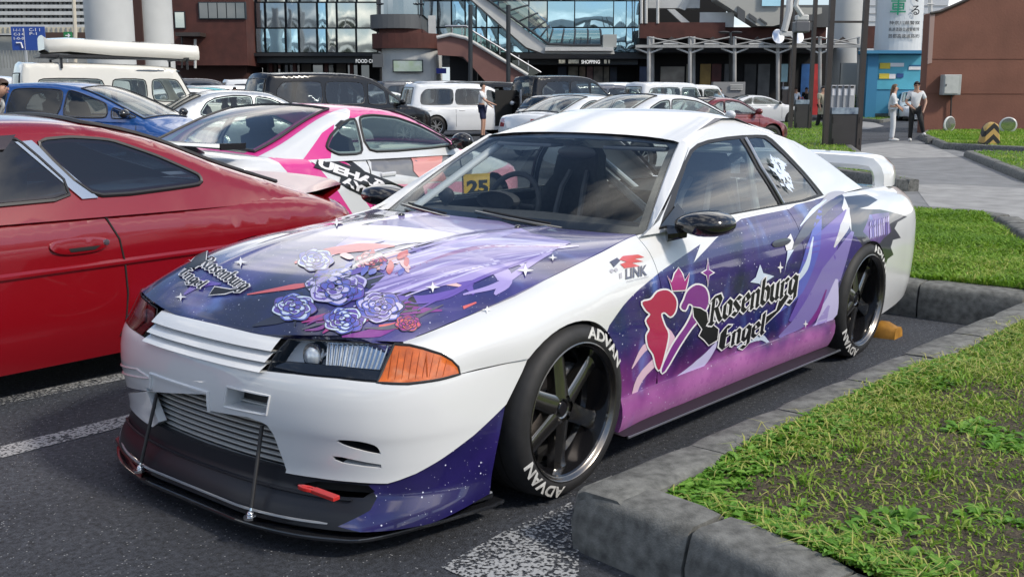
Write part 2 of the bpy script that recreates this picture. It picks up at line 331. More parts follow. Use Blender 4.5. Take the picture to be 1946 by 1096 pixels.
def kerb_line(par, A, B, w=.25, h=.23, L=.6):        # stones run A->B, body to the left of the direction
    A = np.array(A, float); B = np.array(B, float); d = B-A; n = max(1, round(np.linalg.norm(d)/L)); l = np.linalg.norm(d)/n; a = atan2(d[1], d[0])
    for i in range(n):
        o = bpy.data.objects.new('kerb_stone', stone_mesh(l, w, h)); COL.objects.link(o); o.parent = par; p = A+d*i/n; o.location = (p[0], p[1], random.uniform(-.004, .004)); o.rotation_euler = (0, 0, a+random.uniform(-.004, .004))
def kerb(label=None):
    o = bpy.data.objects.new('kerb', None); COL.objects.link(o); o['kind'] = 'structure'; o.empty_display_size = .1; return o
kn = kerb()
kerb_line(kn, (-3.88, 1.36), (.325, 1.115), w=.20, h=.20)          # along the parking bay, body towards +y
for A, B in (((.33, 1.12), (.385, 1.56)), ((.385, 1.56), (.50, 1.98)), ((.50, 1.98), (1.25, 4.4))): kerb_line(kn, A, B, w=.20, h=.20)
kr = kerb(); kerb_line(kr, (-3.86, -3.6), (-3.86, 1.36), w=.22, h=.22)          # behind the bay, body towards -x
for A, B in (((-3.55, 2.35), (-6.35, .86)), ((-6.35, .86), (-8.35, -.05)), ((-8.35, -.05), (-8.62, -.62)), ((-8.62, -.62), (-8.5, -3.6))): kerb_line_r(kr, A, B, w=.22, h=.20) if False else kerb_line(kr, B, A, w=.22, h=.20)
def soil():
    m = pm('soil', (.085, .066, .042), .95, noise=.6, nscale=9, bump=1., bscale=60, ncol=(.040, .032, .020)); return m
SOIL = soil()
TURF = pm('turf_ground', (.10, .17, .03), .95, noise=.5, nscale=5, bump=1., bscale=60)
def bed(name, poly, z, h=.22, amp=.02, mat=None):
    nz = lambda x, y: amp*(np.sin(x*2.1+1)*np.cos(y*2.7)+.4*np.sin(x*5.3+y*3.1))
    o = panel(name, poly, lambda x, y: np.stack([np.asarray(x, float), np.asarray(y, float), z+nz(np.asarray(x, float), np.asarray(y, float))], 1), mat or SOIL, None, h=h, edge=0); tag(o, kind='structure'); return lambda x, y: z+nz(x, y)
bedA = [(-3.84, 1.54), (.13, 1.31), (.19, 1.60), (.31, 2.02), (1.05, 4.4), (-2.0, 4.6), (-3.4, 2.45), (-3.85, 2.3)]
bedB = [(-4.06, -3.6), (-4.06, 1.36), (-3.84, 1.50), (-3.8, 2.3), (-6.3, .72), (-8.22, -.12), (-8.40, -.6), (-8.3, -3.6)]
zA = bed('planting_soil', bedA, .188); zB = bed('planting_soil', bedB, .205, mat=TURF)
def grassmat(name, c1, c2, c3):
    m = bpy.data.materials.new(name); m.use_nodes = True; t = m.node_tree; p = t.nodes['Principled BSDF']; a = N(t, 'ShaderNodeAttribute', attribute_name='tint'); r = N(t, 'ShaderNodeValToRGB'); e = r.color_ramp.elements; e[0].color = (*c1, 1); e[1].color = (*c3, 1); n = e.new(.5); n.color = (*c2, 1)
    LK(t, a.outputs['Fac'], r.inputs[0]); LK(t, r.outputs[0], p.inputs['Base Color']); p.inputs['Roughness'].default_value = .5; p.inputs['Specular IOR Level'].default_value = .3
    tl = N(t, 'ShaderNodeBsdfTranslucent'); LK(t, r.outputs[0], tl.inputs[0]); mx = N(t, 'ShaderNodeMixShader'); mx.inputs[0].default_value = .35; o = t.nodes['Material Output']; LK(t, p.outputs[0], mx.inputs[1]); LK(t, tl.outputs[0], mx.inputs[2]); LK(t, mx.outputs[0], o.inputs[0]); return m
GRS = grassmat('grass_blades', (.11, .24, .018), (.22, .39, .035), (.50, .48, .15))
WEED = grassmat('weed_leaves', (.075, .21, .02), (.13, .31, .035), (.22, .42, .06))
def blades(name, pts, z, hgt, wid, mat, lean=.6, tint=None, nseg=2):
    n = len(pts); rng = np.random.default_rng(11); a = rng.uniform(0, 2*pi, n); h = hgt*rng.uniform(.5, 1.25, n); w = wid*rng.uniform(.6, 1.3, n); l = h*lean*rng.uniform(.2, 1.5, n); b = a+rng.normal(0, .5, n)
    base = np.stack([pts[:, 0], pts[:, 1], z-.012], 1); side_ = np.stack([-np.sin(a), np.cos(a), 0*a], 1)*w[:, None]; dr = np.stack([np.cos(b), np.sin(b), 0*b], 1)
    m1 = base+dr*(l*.35)[:, None]+np.array([0, 0, 1])*(h*.65)[:, None]; tip = base+dr*l[:, None]+np.array([0, 0, 1])*(h*(1-.25*lean))[:, None]
    V = np.stack([base-side_*.7, base+side_*.7, m1+side_, m1-side_, tip], 1).reshape(-1, 3); i = np.arange(n)*5
    me = bpy.data.meshes.new(name); me.vertices.add(n*5); me.vertices.foreach_set('co', V.ravel())
    lp = np.concatenate([np.stack([i, i+1, i+2, i+3], 1), np.stack([i+3, i+2, i+4, i+4], 1)[:, :4]], 1); loops = np.concatenate([lp[:, :4], lp[:, 4:7]], 1).ravel()
    me.loops.add(n*7); me.loops.foreach_set('vertex_index', loops.astype(np.int32)); me.polygons.add(n*2)
    ls = np.stack([np.arange(n)*7, np.arange(n)*7+4], 1).ravel(); me.polygons.foreach_set('loop_start', ls.astype(np.int32)); me.polygons.foreach_set('loop_total', np.tile([4, 3], n).astype(np.int32))
    at_ = me.attributes.new('tint', 'FLOAT', 'POINT'); tv = (rng.uniform(0, 1, n)*.6+.2) if tint is None else np.clip(tint+rng.normal(0, .16, n), 0, 1); at_.data.foreach_set('value', np.repeat(tv, 5).astype(np.float32)); me.update(calc_edges=True); me.validate()
    o = link(name, me, mat); return o
def vnoise(x, y, s, seed=0):
    rng = np.random.default_rng(seed); T = rng.uniform(0, 1, (64, 64)); u = x*s; v = y*s; i = np.floor(u).astype(int); j = np.floor(v).astype(int); f = u-i; g = v-j; f = f*f*(3-2*f); g = g*g*(3-2*g)
    q = lambda a, b: T[a % 64, b % 64]; return (q(i, j)*(1-f)+q(i+1, j)*f)*(1-g)+(q(i, j+1)*(1-f)+q(i+1, j+1)*f)*g
def scatter(poly, n, seed=1):
    rng = np.random.default_rng(seed); q = np.array(poly); lo = q.min(0); hi = q.max(0); P = rng.uniform(lo, hi, (int(n*1.8), 2)); return P[inpoly(P, poly)]
def infov(P, z=.22, m=60):
    X = np.stack([P[:, 0], P[:, 1], np.full(len(P), z)], 1); d = (X-CAM)@_d; pp = proj(X); return (d > .3) & (pp[:, 0] > -m) & (pp[:, 0] < PW+m+900) & (pp[:, 1] < PH+m+350)
P = scatter(bedA, 300000, 3); P = P[infov(P)]
edge_d = pdist(P, [(-3.84, 1.54), (.13, 1.31), (.19, 1.60), (.31, 2.02), (1.05, 4.4)]); dn = vnoise(P[:, 0], P[:, 1], 2.2, 4)*.65+vnoise(P[:, 0], P[:, 1], 6, 9)*.35
far = np.clip((-P[:, 0]-1.3)/1.2, 0, 1); bare = np.exp(-(((P[:, 0]+.30)/.85)**2+((P[:, 1]-2.0)/.42)**2))
keep = np.random.default_rng(2).uniform(0, 1, len(P)) < np.clip(.18+.75*np.clip((.20-edge_d)/.16, 0, 1)+1.7*(dn-.46)+.70*far-.80*bare, .13, 1)
P = P[keep]; dnk = dn[keep]; print('bladesA', len(P))
o = blades('grass', P, zA(P[:, 0], P[:, 1]), .028, .0038, GRS, .8, tint=.25+.55*dnk); tag(o, 'short patchy grass in the kerbed bed beside the show coupe', 'grass', kind='stuff')
rng = np.random.default_rng(17); Q = P[rng.uniform(0, 1, len(P)) < .05]; o = blades('dry_grass', Q+rng.normal(0, .02, Q.shape), zA(Q[:, 0], Q[:, 1])+.012, .045, .0022, GRS, 2.2, tint=np.full(len(Q), .92)); tag(o, 'dry straw coloured stalks lying in the near grass', 'grass', kind='stuff')
tc_ = Q[rng.integers(0, len(Q), 70)]; Q = np.concatenate([tc_+rng.normal(0, .022, tc_.shape) for _ in range(26)]); Q = Q[inpoly(Q, bedA)]; o = blades('grass_tufts', Q, zA(Q[:, 0], Q[:, 1]), .055, .0036, GRS, 1.0, tint=np.full(len(Q), .38)); tag(o, 'longer grass tufts standing in the near bed', 'grass', kind='stuff')
P = scatter(bedB, 150000, 5); P = P[infov(P)]; P = P[(P[:, 1] > -1.6)]; dn = vnoise(P[:, 0], P[:, 1], 1.6, 14)
P = P[np.random.default_rng(3).uniform(0, 1, len(P)) < .35+.9*dn]; print('bladesB', len(P))
o = blades('grass', P, zB(P[:, 0], P[:, 1]), .065, .006, GRS, .8, tint=.15+.5*vnoise(P[:, 0], P[:, 1], 3, 8)); tag(o, 'thick short grass in the bed behind the show coupe', 'grass', kind='stuff')
rng = np.random.default_rng(41); Pp = scatter(bedA, 5200, 42); Pp = Pp[infov(Pp)]; V = []; F = []
for x, y in Pp:
    r_ = rng.uniform(.002, .007); z = zA(x, y); b_ = len(V); a_ = rng.uniform(0, 6.3); V += [(x+r_*cos(a_+k*1.57)*rng.uniform(.7, 1.3), y+r_*sin(a_+k*1.57)*rng.uniform(.7, 1.3), z-.002) for k in range(4)]+[(x, y, z+r_*.8)]; F += [(b_+k, b_+(k+1) % 4, b_+4) for k in range(4)]
o = mk('soil_crumbs', V, F, pm('crumb', (.16, .13, .09), .95, noise=.6, nscale=40)); tag(o, 'small stones and crumbs of soil between the near grass', 'gravel', kind='stuff')
# broad-leaved weeds along the kerb and in clumps
def leaves(name, centres, zf, size, label):
    V = []; F = []; T = []; rng = np.random.default_rng(21)
    for (x, y, s) in centres:
        for k in range(rng.integers(5, 9)):
            a = rng.uniform(0, 2*pi); l = size*s*rng.uniform(.6, 1.3); w = l*rng.uniform(.16, .28); d = np.array([cos(a), sin(a), 0]); n = np.array([-sin(a), cos(a), 0]); b = np.array([x, y, zf(x, y)-.005]); up = np.array([0, 0, 1]); e = rng.uniform(.25, .9); i = len(V)
            V += [b, b+d*l*.45+up*l*e*.55+n*w, b+d*l*.45+up*l*e*.55-n*w, b+d*l*.5+up*l*e*.48, b+d*l*.8+up*l*e*.6+n*w*.7, b+d*l*.8+up*l*e*.6-n*w*.7, b+d*l+up*l*e*.5]
            F += [(i, i+3, i+1), (i, i+2, i+3), (i+1, i+3, i+6, i+4), (i+3, i+2, i+5, i+6)]; T += [rng.uniform(.2, 1)]*7
    o = mk(name, V, F, WEED); at_ = o.data.attributes.new('tint', 'FLOAT', 'POINT'); at_.data.foreach_set('value', np.array(T, np.float32)); tag(o, label, 'weeds', kind='stuff')
rng = np.random.default_rng(8); cs = []
for i in range(1500):
    t = rng.uniform(0, 1); e = abs(rng.normal(0, .075)); cs.append((.10-3.0*t**1.3, 1.325+.174*t**1.3+e, rng.uniform(.5, 1.2)))
for i in range(420):
    t = rng.uniform(0, .45); e = abs(rng.normal(0, .05)); yy = 1.35+2.4*t; cs.append((float(np.interp(yy, (1.31, 1.60, 2.02, 4.4), (.13, .19, .31, 1.05)))-e-.01, yy, rng.uniform(.5, 1.2)))
for px, n, s in (((1655, 985), 10, 1.5), ((1500, 965), 8, 1.2), ((1420, 975), 8, 1.0), ((1870, 800), 26, 1.4), ((1930, 830), 20, 1.5), ((1720, 1075), 14, 1.5), ((1900, 960), 10, 1.3), ((1640, 1050), 14, 1.2), ((1560, 850), 8, .9), ((1770, 700), 20, 1.0)):
    c = gnd(px, .22)
    for k in range(n): cs.append((c[0]+rng.normal(0, .06), c[1]+rng.normal(0, .06), s*rng.uniform(.6, 1.1)))
q = np.array([(c[0], c[1]) for c in cs]); cs = [c for c, k in zip(cs, inpoly(q, bedA)) if k]
leaves('weeds', cs, zA, .036, 'broad leaved weeds growing along the near kerb')
# far beds
def farbed(pxs, z, label, seed, dens_=2500, hgt=.10):
    poly = [tuple(gnd(p, z)[:2]) for p in pxs]; zf = bed('planting_soil', offs(poly, .15), z-.01, h=.6, mat=TURF); k = kerb(); A_ = sum(poly[i][0]*poly[(i+1) % len(poly)][1]-poly[(i+1) % len(poly)][0]*poly[i][1] for i in range(len(poly)))
    pl = poly if A_ > 0 else poly[::-1]
    for i in range(len(pl)): kerb_line(k, pl[i], pl[(i+1) % len(pl)], w=.18, h=z+.0, L=1.0)
    ar = abs(A_)/2; P = scatter(offs(poly, .18), int(ar*dens_/3), seed); P = P[:26000]; o = blades('grass', P, zf(P[:, 0], P[:, 1]), hgt*.6, .011, GRS, .8, tint=.2+.5*vnoise(P[:, 0], P[:, 1], 1, seed)); tag(o, label, 'grass', kind='stuff')
farbed([(1350, 262), (1400, 236), (1560, 231), (1592, 240), (1600, 262), (1690, 322), (1727, 341), (1560, 318)], .18, 'grass strip under the steel lamp frames', 31, 900, .12)
farbed([(1748, 254), (1792, 272), (1946, 279), (2300, 286), (2300, 246), (1946, 247), (1760, 247)], .16, 'grass strip along the foot of the brown wall', 32, 900, .14)
farbed([(1832, 286), (1860, 285), (2200, 300), (2200, 380), (1946, 329)], .14, 'grass corner behind the striped barrier block', 33, 900, .10)
farbed([(1602, 222), (1620, 205), (1690, 200), (1740, 214), (1700, 224), (1672, 228)], .15, 'grass bed in front of the information board', 34, 300, .16)
# wheel stop behind the rear wheel
ws_ = thing('wheel_stop', 'concrete wheel stop with yellow end behind the rear wheel', 'wheel stop', (-3.22, .62, 0), 0)
YEL = pm('yellow_paint', (.42, .20, .025), .6, noise=.3, nscale=20)
for nm, m, y0, y1 in (('stop_body', KERB, -.20, .12), ('stop_end', YEL, .12, .24)):
    mb = MB(); pr = [(-.08, 0), (-.068, .055), (-.04, .082), (.04, .082), (.068, .055), (.08, 0)]
    mb.quadgrid([[(x*(1 if t < .8 else .82), y0+(y1-y0)*t, z*(1 if t < .8 else .75)) for x, z in pr] for t in (0, .4, .8, 1)]); mb.F.append(tuple(range(18, 24))[::-1]); mb.F.append(tuple(range(6))); mb.build(nm, m, ws_, True, angle=.7)
# ================================================================== buildings across the lot
RZB = YAW-pi/2
class BT:
    def __init__(s, name, label, cat, px, D, group=None):
        p = place(px, D); s.D0 = D; s.u0 = float((p-CAM)@_r); s.o = thing(name, label, cat, tuple(p), RZB, group)
    def uz(s, px, py, D): P = at((px, py), D); return float((P-CAM)@_r)-s.u0, float(P[2])
    def box(s, mb, x0, x1, y0, y1, D, dep, z0=None):
        ym = (max(y0, 0)+max(y1, 0))/2; zt = s.uz(x0, y0, D)[1]; a = s.uz(x0, ym, D)[0]; b, _ = s.uz(x1, ym, D); zb = s.uz(x0, y1, D)[1] if z0 is None else z0
        mb.box(min(a, b), max(a, b), D-s.D0, D-s.D0+dep, min(zb, zt), max(zb, zt))
    def part(s, nm, mat, x0, x1, y0, y1, D, dep, parent=None, z0=None, bevel=0):
        mb = MB(); s.box(mb, x0, x1, y0, y1, D, dep, z0); return mb.build(nm, mat, parent or s.o, bevel=bevel)
    def poly(s, nm, mat, pts, D, dep, parent=None):
        q = [s.uz(x, y, D) for x, y in pts]; mb = MB(); mb.prism(q, lambda p, n: (p[0], D-s.D0+n, p[1]), 0, dep); return mb.build(nm, mat, parent or s.o)
    def tube(s, nm, mat, pts, D, r, parent=None, n=8):
        mb = MB(); P = [(*s.uz(x, y, d), d) for (x, y), d in zip(pts, D if isinstance(D, (list, tuple)) else [D]*len(pts))]; mb.tube([(u, d-s.D0, z) for u, z, d in P], r, n); return mb.build(nm, mat, parent or s.o, True)
    def text(s, t, mat, x0, x1, y0, y1, D, parent=None, bold=.01):
        V, F = text_mesh(t, 1, bold); lo = V.min(0); hi = V.max(0); a, zt = s.uz(x0, y0, D); b, zb = s.uz(x1, y1, D); u = (V-lo)/(hi-lo)
        return mk('lettering', [(a+(b-a)*p[0], D-s.D0, zb+(zt-zb)*p[1]) for p in u], F, mat, parent or s.o)
def mirror_glass(name, tint, rough=.02):
    return pm(name, tint, rough, metal=.9, spec=.5)
MG = mirror_glass('mirror_glass', (.42, .62, .72)); MG2 = mirror_glass('grey_mirror_glass', (.30, .34, .37), .06); MG3 = mirror_glass('pale_mirror_glass', (.62, .63, .58), .05); MULL = pm('dark_mullion', (.02, .025, .03), .4)
BRICK = pm('red_brown_tile', (.075, .022, .016), .75, noise=.3, nscale=1.5, bump=.3, bscale=6); BRICK2 = pm('mauve_render', (.20, .10, .085), .8, noise=.15, nscale=.8); CWHITE = pm('pale_concrete', (.50, .51, .50), .8, noise=.12, nscale=.6); CGREY = pm('grey_panel', (.085, .09, .095), .6); DARKI = pm('dark_recess', (.010, .010, .011), .9); OFFW = pm('offwhite_steel', (.55, .55, .53), .5, noise=.1, nscale=2); BROWNM = pm('brown_steel', (.045, .036, .032), .5, noise=.2, nscale=3)
# --- brick stair block
b = BT('brick_block', 'red brown tiled block with a dark strip window beside the mirrored facade', 'building', 400, 63)
w_ = b.part('wall', BRICK, 318, 468, -60, 112, 63, 6, z0=3.0)
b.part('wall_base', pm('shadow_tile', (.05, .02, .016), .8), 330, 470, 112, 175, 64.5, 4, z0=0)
f = b.part('window', MULL, 377, 466, 4, 37, 62.9, .3)
for i in range(5): b.part('pane', DGLASS, 379+17.4*i, 379+17.4*i+15.6, 6, 35, 62.86, .05, f)
f = b.part('window', MULL, 331, 352, 22, 55, 62.9, .3); b.part('pane', MG3, 333, 350, 24, 53, 62.86, .05, f)
b.tube('conduit', OFFW, [(371, 75), (371, 130)], 62.6, .08); b.tube('conduit', TRIM, [(346, 66), (346, 130)], 62.6, .06)
b.part('canopy', BROWNM, 333, 380, 62, 69, 61.8, 1.2)
# --- mirrored facade, left wing
def facade(name, label, xs, rows, D, px, base_y, mats, bands=()):
    b = BT(name, label, 'building', px, D); x0, x1 = xs[0], xs[-1]
    core = b.part('core', MULL, x0, x1, -80, base_y, D+.25, 7, z0=3.2)
    rng = random.Random(len(xs)*7+int(D))
    for j in range(len(rows)-1):
        for i in range(len(xs)-1):
            m = mats(i, j); u0, zt = b.uz(xs[i], rows[j], D); u1, zb = b.uz(xs[i+1], rows[j+1], D); g = .045; t1, t2 = rng.uniform(-.03, .03), rng.uniform(-.02, .02)
            mb = MB(); U = np.linspace(u0+g, u1-g, 5); Z = np.linspace(zb+g, zt-g, 5); k = rng.uniform(.004, .02)
            mb.quadgrid([[(u, (u-u0)*t1*.6+(z-zb)*t2*.6-k*16*((u-u0)*(u1-u)*(z-zb)*(zt-z))/(((u1-u0)*(zt-zb))**2)*2, z) for u in U] for z in Z]); mb.build('pane', m, b.o, True)
    return b
lx = [468, 485, 504, 543, 568, 603, 621, 640, 677, 718]; rows = [-60, 5, 54, 101]
def lm(i, j): return MG2 if (i in (4,)) or (j == 1 and i in (0, 1, 2, 3)) else (MG3 if i in (6, 7, 8) and j > 0 or j == 0 else MG)
fb_ = facade('mirrored_facade', 'mirror glass office front above the food court', lx, rows, 65, 590, 101, lm)
fb_.part('fascia', pm('charcoal_fascia', (.018, .018, .02), .5), 466, 722, 101, 107, 64.6, 1)
s_ = fb_.part('shop_wall', DARKI, 500, 722, 107, 200, 68, 3, z0=0)
for i in range(9): fb_.part('shop_glass', DGLASS if i % 3 else pm('lit_interior', (.16, .14, .12), .6), 508+22*i, 526+22*i, 118, 190, 67.9, .1, s_, z0=0)
fb_.text('FOOD COURT', pm('sign_white', (.85, .85, .83), .5, emit=.6), 676, 728, 113, 120, 64.5)
for x in (515, 560, 620, 668): fb_.part('pillar', BRICK, x-3, x+3, 107, 200, 66, .5, z0=0)
fb_.part('low_wall', CWHITE, 400, 470, 120, 165, 66, .4, z0=0)
rx = [806, 832, 858, 884, 905, 925, 947, 1005, 1040, 1092, 1166, 1190, 1214]; rows2 = [-60, 2, 53, 101]
f2 = facade('mirrored_entrance_front', 'mirror glass front above the shopping entrance behind the escalator', rx, rows2, 69, 1060, 101, lambda i, j: MG3 if i in (6, 7) and j < 2 else (MG2 if i < 2 else MG))
f2.part('fascia', pm('charcoal_fascia', (.018, .018, .02), .5), 880, 1240, 101, 112, 68.4, 1)
s_ = f2.part('shop_wall', DARKI, 880, 1240, 112, 205, 71.5, 3, z0=0); rng = random.Random(3)
for i, (x0, x1, c) in enumerate(((1060, 1076, (.02, .04, .09)), (1080, 1098, (.30, .28, .22)), (1101, 1112, (.32, .24, .18)), (1115, 1126, (.35, .20, .20)), (1128, 1145, (.30, .26, .22)), (1147, 1157, (.30, .26, .2)), (1159, 1172, (.02, .03, .06)))):
    f2.part('shop_door', pm('shop_%d' % i, c, .4, noise=.5, nscale=2), x0, x1, 127, 205, 71.4, .1, s_, z0=0)
f2.text('SHOPPING', MATS['sign_white'], 1105, 1140, 114.5, 121.5, 68.3)
for x, w in ((1062, 12), (1080, 20), (1148, 5), (1156, 3)): f2.part('poster', pm('poster_light', (.45, .44, .36), .6, noise=.5, nscale=6), x, x+w, 114, 121, 68.35, .03)
# --- round stair tower
b = BT('stair_tower', 'curved stair tower with grey and red brown bands and a map panel at its foot', 'building', 768, 61)
def drum(nm, mat, x0, x1, y0, y1, D, bulge=1.2, z0=None, parent=None):
    u0, zt = b.uz(x0, y0, D); u1 = b.uz(x1, y0, D)[0]; zb = b.uz(x0, y1, D)[1] if z0 is None else z0; T = np.linspace(0, pi, 15); mb = MB()
    ring = [((u0+u1)/2-(u1-u0)/2*cos(t), -bulge*sin(t)**.6) for t in T]; ring += [(u1, 4), (u0, 4)]; mb.prism(ring, lambda p, n: (p[0], p[1], n), zb, zt); return mb.build(nm, mat, parent or b.o)
drum('base', CWHITE, 727, 832, 92, 200, 61.3, z0=0); drum('band', BRICK, 708, 834, 66, 94, 61, 1.6); drum('neck', BRICK, 722, 805, 57, 66, 61.2, 1.3); drum('band_grey', CGREY, 705, 803, 31, 57, 61, 1.6); drum('glazing', MG2, 716, 806, -60, 31, 61.4, 1.2)
for x in (722, 745, 752, 768, 775, 790, 800): b.tube('glazing_bar', MULL, [(x, -60), (x, 31)], 60.1, .06)
b.tube('glazing_bar', MULL, [(716, 8), (806, 8)], 60.0, .05)
mp_ = b.part('map_panel', MULL, 746, 804, 114, 138, 59.6, .1); b.part('map_print', pm('map_print', (.45, .52, .50), .5, noise=.35, nscale=3, ncol=(.35, .45, .30)), 748, 802, 116, 136, 59.55, .04, mp_)
b.part('sign_board', CGREY, 708, 728, 103, 128, 59.4, .08); b.part('shop_sign', pm('blue_sign', (.02, .03, .30), .5), 828, 848, 130, 140, 60.5, .1)
b.part('notice', OFFW, 814, 828, 30, 66, 60.2, .1)
# --- outdoor stair with glass balustrade
b = BT('outdoor_stair', 'mauve rendered outdoor stair with glass balustrade sloping down to the car park', 'stair', 930, 59)
b.poly('parapet', BRICK2, [(830, 72), (855, 66), (885, 72), (1000, 142), (1010, 175), (940, 175), (880, 108), (832, 105)], 59, .3)
b.poly('flight', pm('stair_concrete', (.12, .09, .085), .8), [(855, 72), (885, 78), (1000, 148), (1005, 170), (945, 170), (880, 112), (850, 100)], 59.35, 2.0)
b.poly('balustrade_glass', glassm('balustrade_glass', (.62, .68, .62), 1.6), [(846, 50), (885, 50), (900, 62), (1026, 138), (1008, 146), (890, 74), (852, 66)], 58.95, .03)
b.tube('coping', OFFW, [(830, 72), (856, 66), (886, 73), (1003, 143)], 58.9, .10); b.tube('handrail', STEEL, [(846, 50), (886, 50), (902, 62), (1028, 138)], 58.9, .05)
b.part('underside', DARKI, 855, 905, 105, 200, 60, 3, z0=0)
for i in range(9):
    x = 860+18*i; y = 52+max(0, (x-895))*.58; b.tube('balustrade_post', STEEL, [(x, y), (x, y+16+(4 if x > 890 else 0))], 58.93, .03)
# --- escalator with ribbed glass tube
b = BT('covered_escalator', 'covered escalator with ribbed glass vault descending to the entrance', 'escalator', 1040, 63)
b.poly('truss', OFFW, [(850, -40), (870, -40), (1037, 86), (1165, 88), (1168, 103), (1032, 102), (1000, 90)], 63, 2.4)
GV = glassm('vault_glass', (.50, .56, .52), 1.7)
axis = [(885, -45), (930, -10), (985, 28), (1037, 70), (1060, 84), (1100, 85), (1150, 85)]; rim_b = [(870, -45), (905, -16), (960, 24), (1010, 60), (1042, 84), (1090, 86), (1142, 86)]; rim_t = [(945, -45), (965, -20), (1005, 8), (1040, 38), (1052, 54), (1095, 54), (1143, 54)]
def vault(i, t):
    a = np.array(b.uz(*rim_b[i], 63)); c = np.array(b.uz(*rim_t[i], 63)); k = sin(t*pi/2); m = a+(c-a)*k; return (m[0], -.02+(1-cos(t*pi/2))*1.2, m[1])
mb = MB(); T = np.linspace(0, 1, 7); rows_ = [[vault(i, t) for t in T] for i in range(len(rim_b))]; mb.quadgrid(rows_); mb.build('vault_glass', GV, b.o, True)
for i in range(len(rim_b)-1):
    for f_ in (0, .5):
        P = [tuple((1-f_)*np.array(vault(i, t))+f_*np.array(vault(i+1, t))+np.array([0, -.03, 0])) for t in T]; mb = MB(); mb.tube(P, .055, 6); mb.build('rib', MULL, b.o)
mb = MB(); mb.tube([tuple(np.array(vault(len(rim_b)-1, t))) for t in T], .06, 6); mb.build('rib', MULL, b.o)
b.tube('base_rail', MULL, rim_b, 62.9, .07); b.part('exit_canopy', pm('grey_canopy', (.35, .36, .34), .6), 1146, 1172, 66, 90, 62.8, 2.2)
b.part('landing', OFFW, 1036, 1166, 90, 97, 62.6, .4); 
for x in (894, 966): b.tube('mast', MULL, [(x, 10), (x, 180)], 57.5, .12)
# --- right brick terrace, decks and the second escalator
b = BT('brick_terrace', 'red brown terrace block with dark upper deck above the pergola', 'building', 1390, 66)
b.part('parapet', BRICK, 1216, 1378, 43, 73, 66, .5); b.part('parapet', BRICK, 1378, 1570, 52, 76, 66.6, .5); b.part('parapet', BRICK, 1625, 1672, 50, 92, 64, .5)
b.part('deck', DARKI, 1215, 1570, 72, 100, 67.5, 6); b.part('upper_recess', DARKI, 1216, 1380, -60, 45, 70, 1)
b.part('upper_beam', CWHITE, 1232, 1330, -10, 16, 66.5, 1.2); b.poly('upper_strut', CWHITE, [(1290, 16), (1312, -20), (1325, -20), (1302, 20)], 66.4, .3); b.poly('upper_strut', CWHITE, [(1268, 18), (1282, 18), (1312, 44), (1296, 44)], 66.4, .3)
for x in (1219, 1228, 1250): b.tube('steel_post', OFFW, [(x, -60), (x, 45)], 66, .09)
s_ = b.part('ground_wall', DARKI, 1215, 1665, 96, 205, 70, 2, z0=0)
for x0, x1, m in ((1215, 1232, (.06, .08, .16)), (1255, 1300, (.30, .27, .23)), (1304, 1310, (.3, .28, .22)), (1330, 1350, (.35, .22, .06)), (1352, 1370, (.12, .03, .025)), (1376, 1392, (.14, .14, .14)), (1414, 1436, (.05, .05, .05)), (1440, 1462, (.14, .14, .14)), (1522, 1540, (.02, .10, .30)), (1545, 1560, (.45, .03, .03))): b.part('shop_front', pm('shopc_%d' % x0, m, .5, noise=.45, nscale=1.2), x0, x1, 122 if x0 > 1300 else 127, 200, 69.9, .1, s_, z0=0)
b.poly('escalator_side', pm('offwhite_dim', (.40, .40, .37), .7), [(1345, -40), (1420, -30), (1475, 15), (1562, 15), (1562, 26), (1470, 50), (1440, 50), (1362, 0)], 65.5, 1.6)
for x in (1410, 1432, 1452): b.poly('side_panel', CGREY, [(x-8, (x-1375)*.62-10), (x+6, (x-1375)*.62), (x+6, 44), (x-8, 34)], 65.4, .08)
b.part('plant_box', CGREY, 1440, 1580, 10, 52, 66.2, .3); b.part('blue_pane', MG, 1448, 1486, -20, 12, 65.3, .1); b.part('white_rail', OFFW, 1330, 1395, 24, 52, 66.3, .1)
b.part('vent_drum', CGREY, 1518, 1544, 28, 58, 64.5, 1.0)
# --- pergola
PERG = pm('weathered_steel_white', (.34, .34, .33), .55, noise=.2, nscale=2)
b = BT('pergola', 'white steel pergola with crossed braces in front of the terrace', 'pergola', 1420, 57)
for x, d in ((1233, 57), (1240, 58.5), (1311, 57), (1318, 58.5), (1396, 57), (1478, 57), (1558, 57), (1632, 57)):
    pt = b.tube('post', PERG, [(x, 70), (x, 215)], d, .10)
    if x in (1233, 1311, 1396, 1478, 1558): b.tube('brace', OFFW, [(x, 102), (x+26, 92), (x+70, 92)][:2], d, .05, pt); b.tube('brace', OFFW, [(x, 102), (x-26, 92)], d, .05, pt)
b.part('roof_edge', PERG, 1208, 1640, 86, 91, 56.8, .15); b.part('roof_sheet', CGREY, 1212, 1636, 85, 86, 57, 5)
for x in (1233, 1311, 1396, 1478, 1558):
    b.tube('tie', PERG, [(x, 71), (x+76, 86)], 56.9, .035); b.tube('tie', PERG, [(x+76, 71), (x, 86)], 56.9, .035)
    b.part('strip_lamp', OFFW, x+28, x+56, 82, 85, 56.9, .2); b.poly('gable', BROWNM, [(x+30, 82), (x+44, 70), (x+58, 82)], 58, .1)
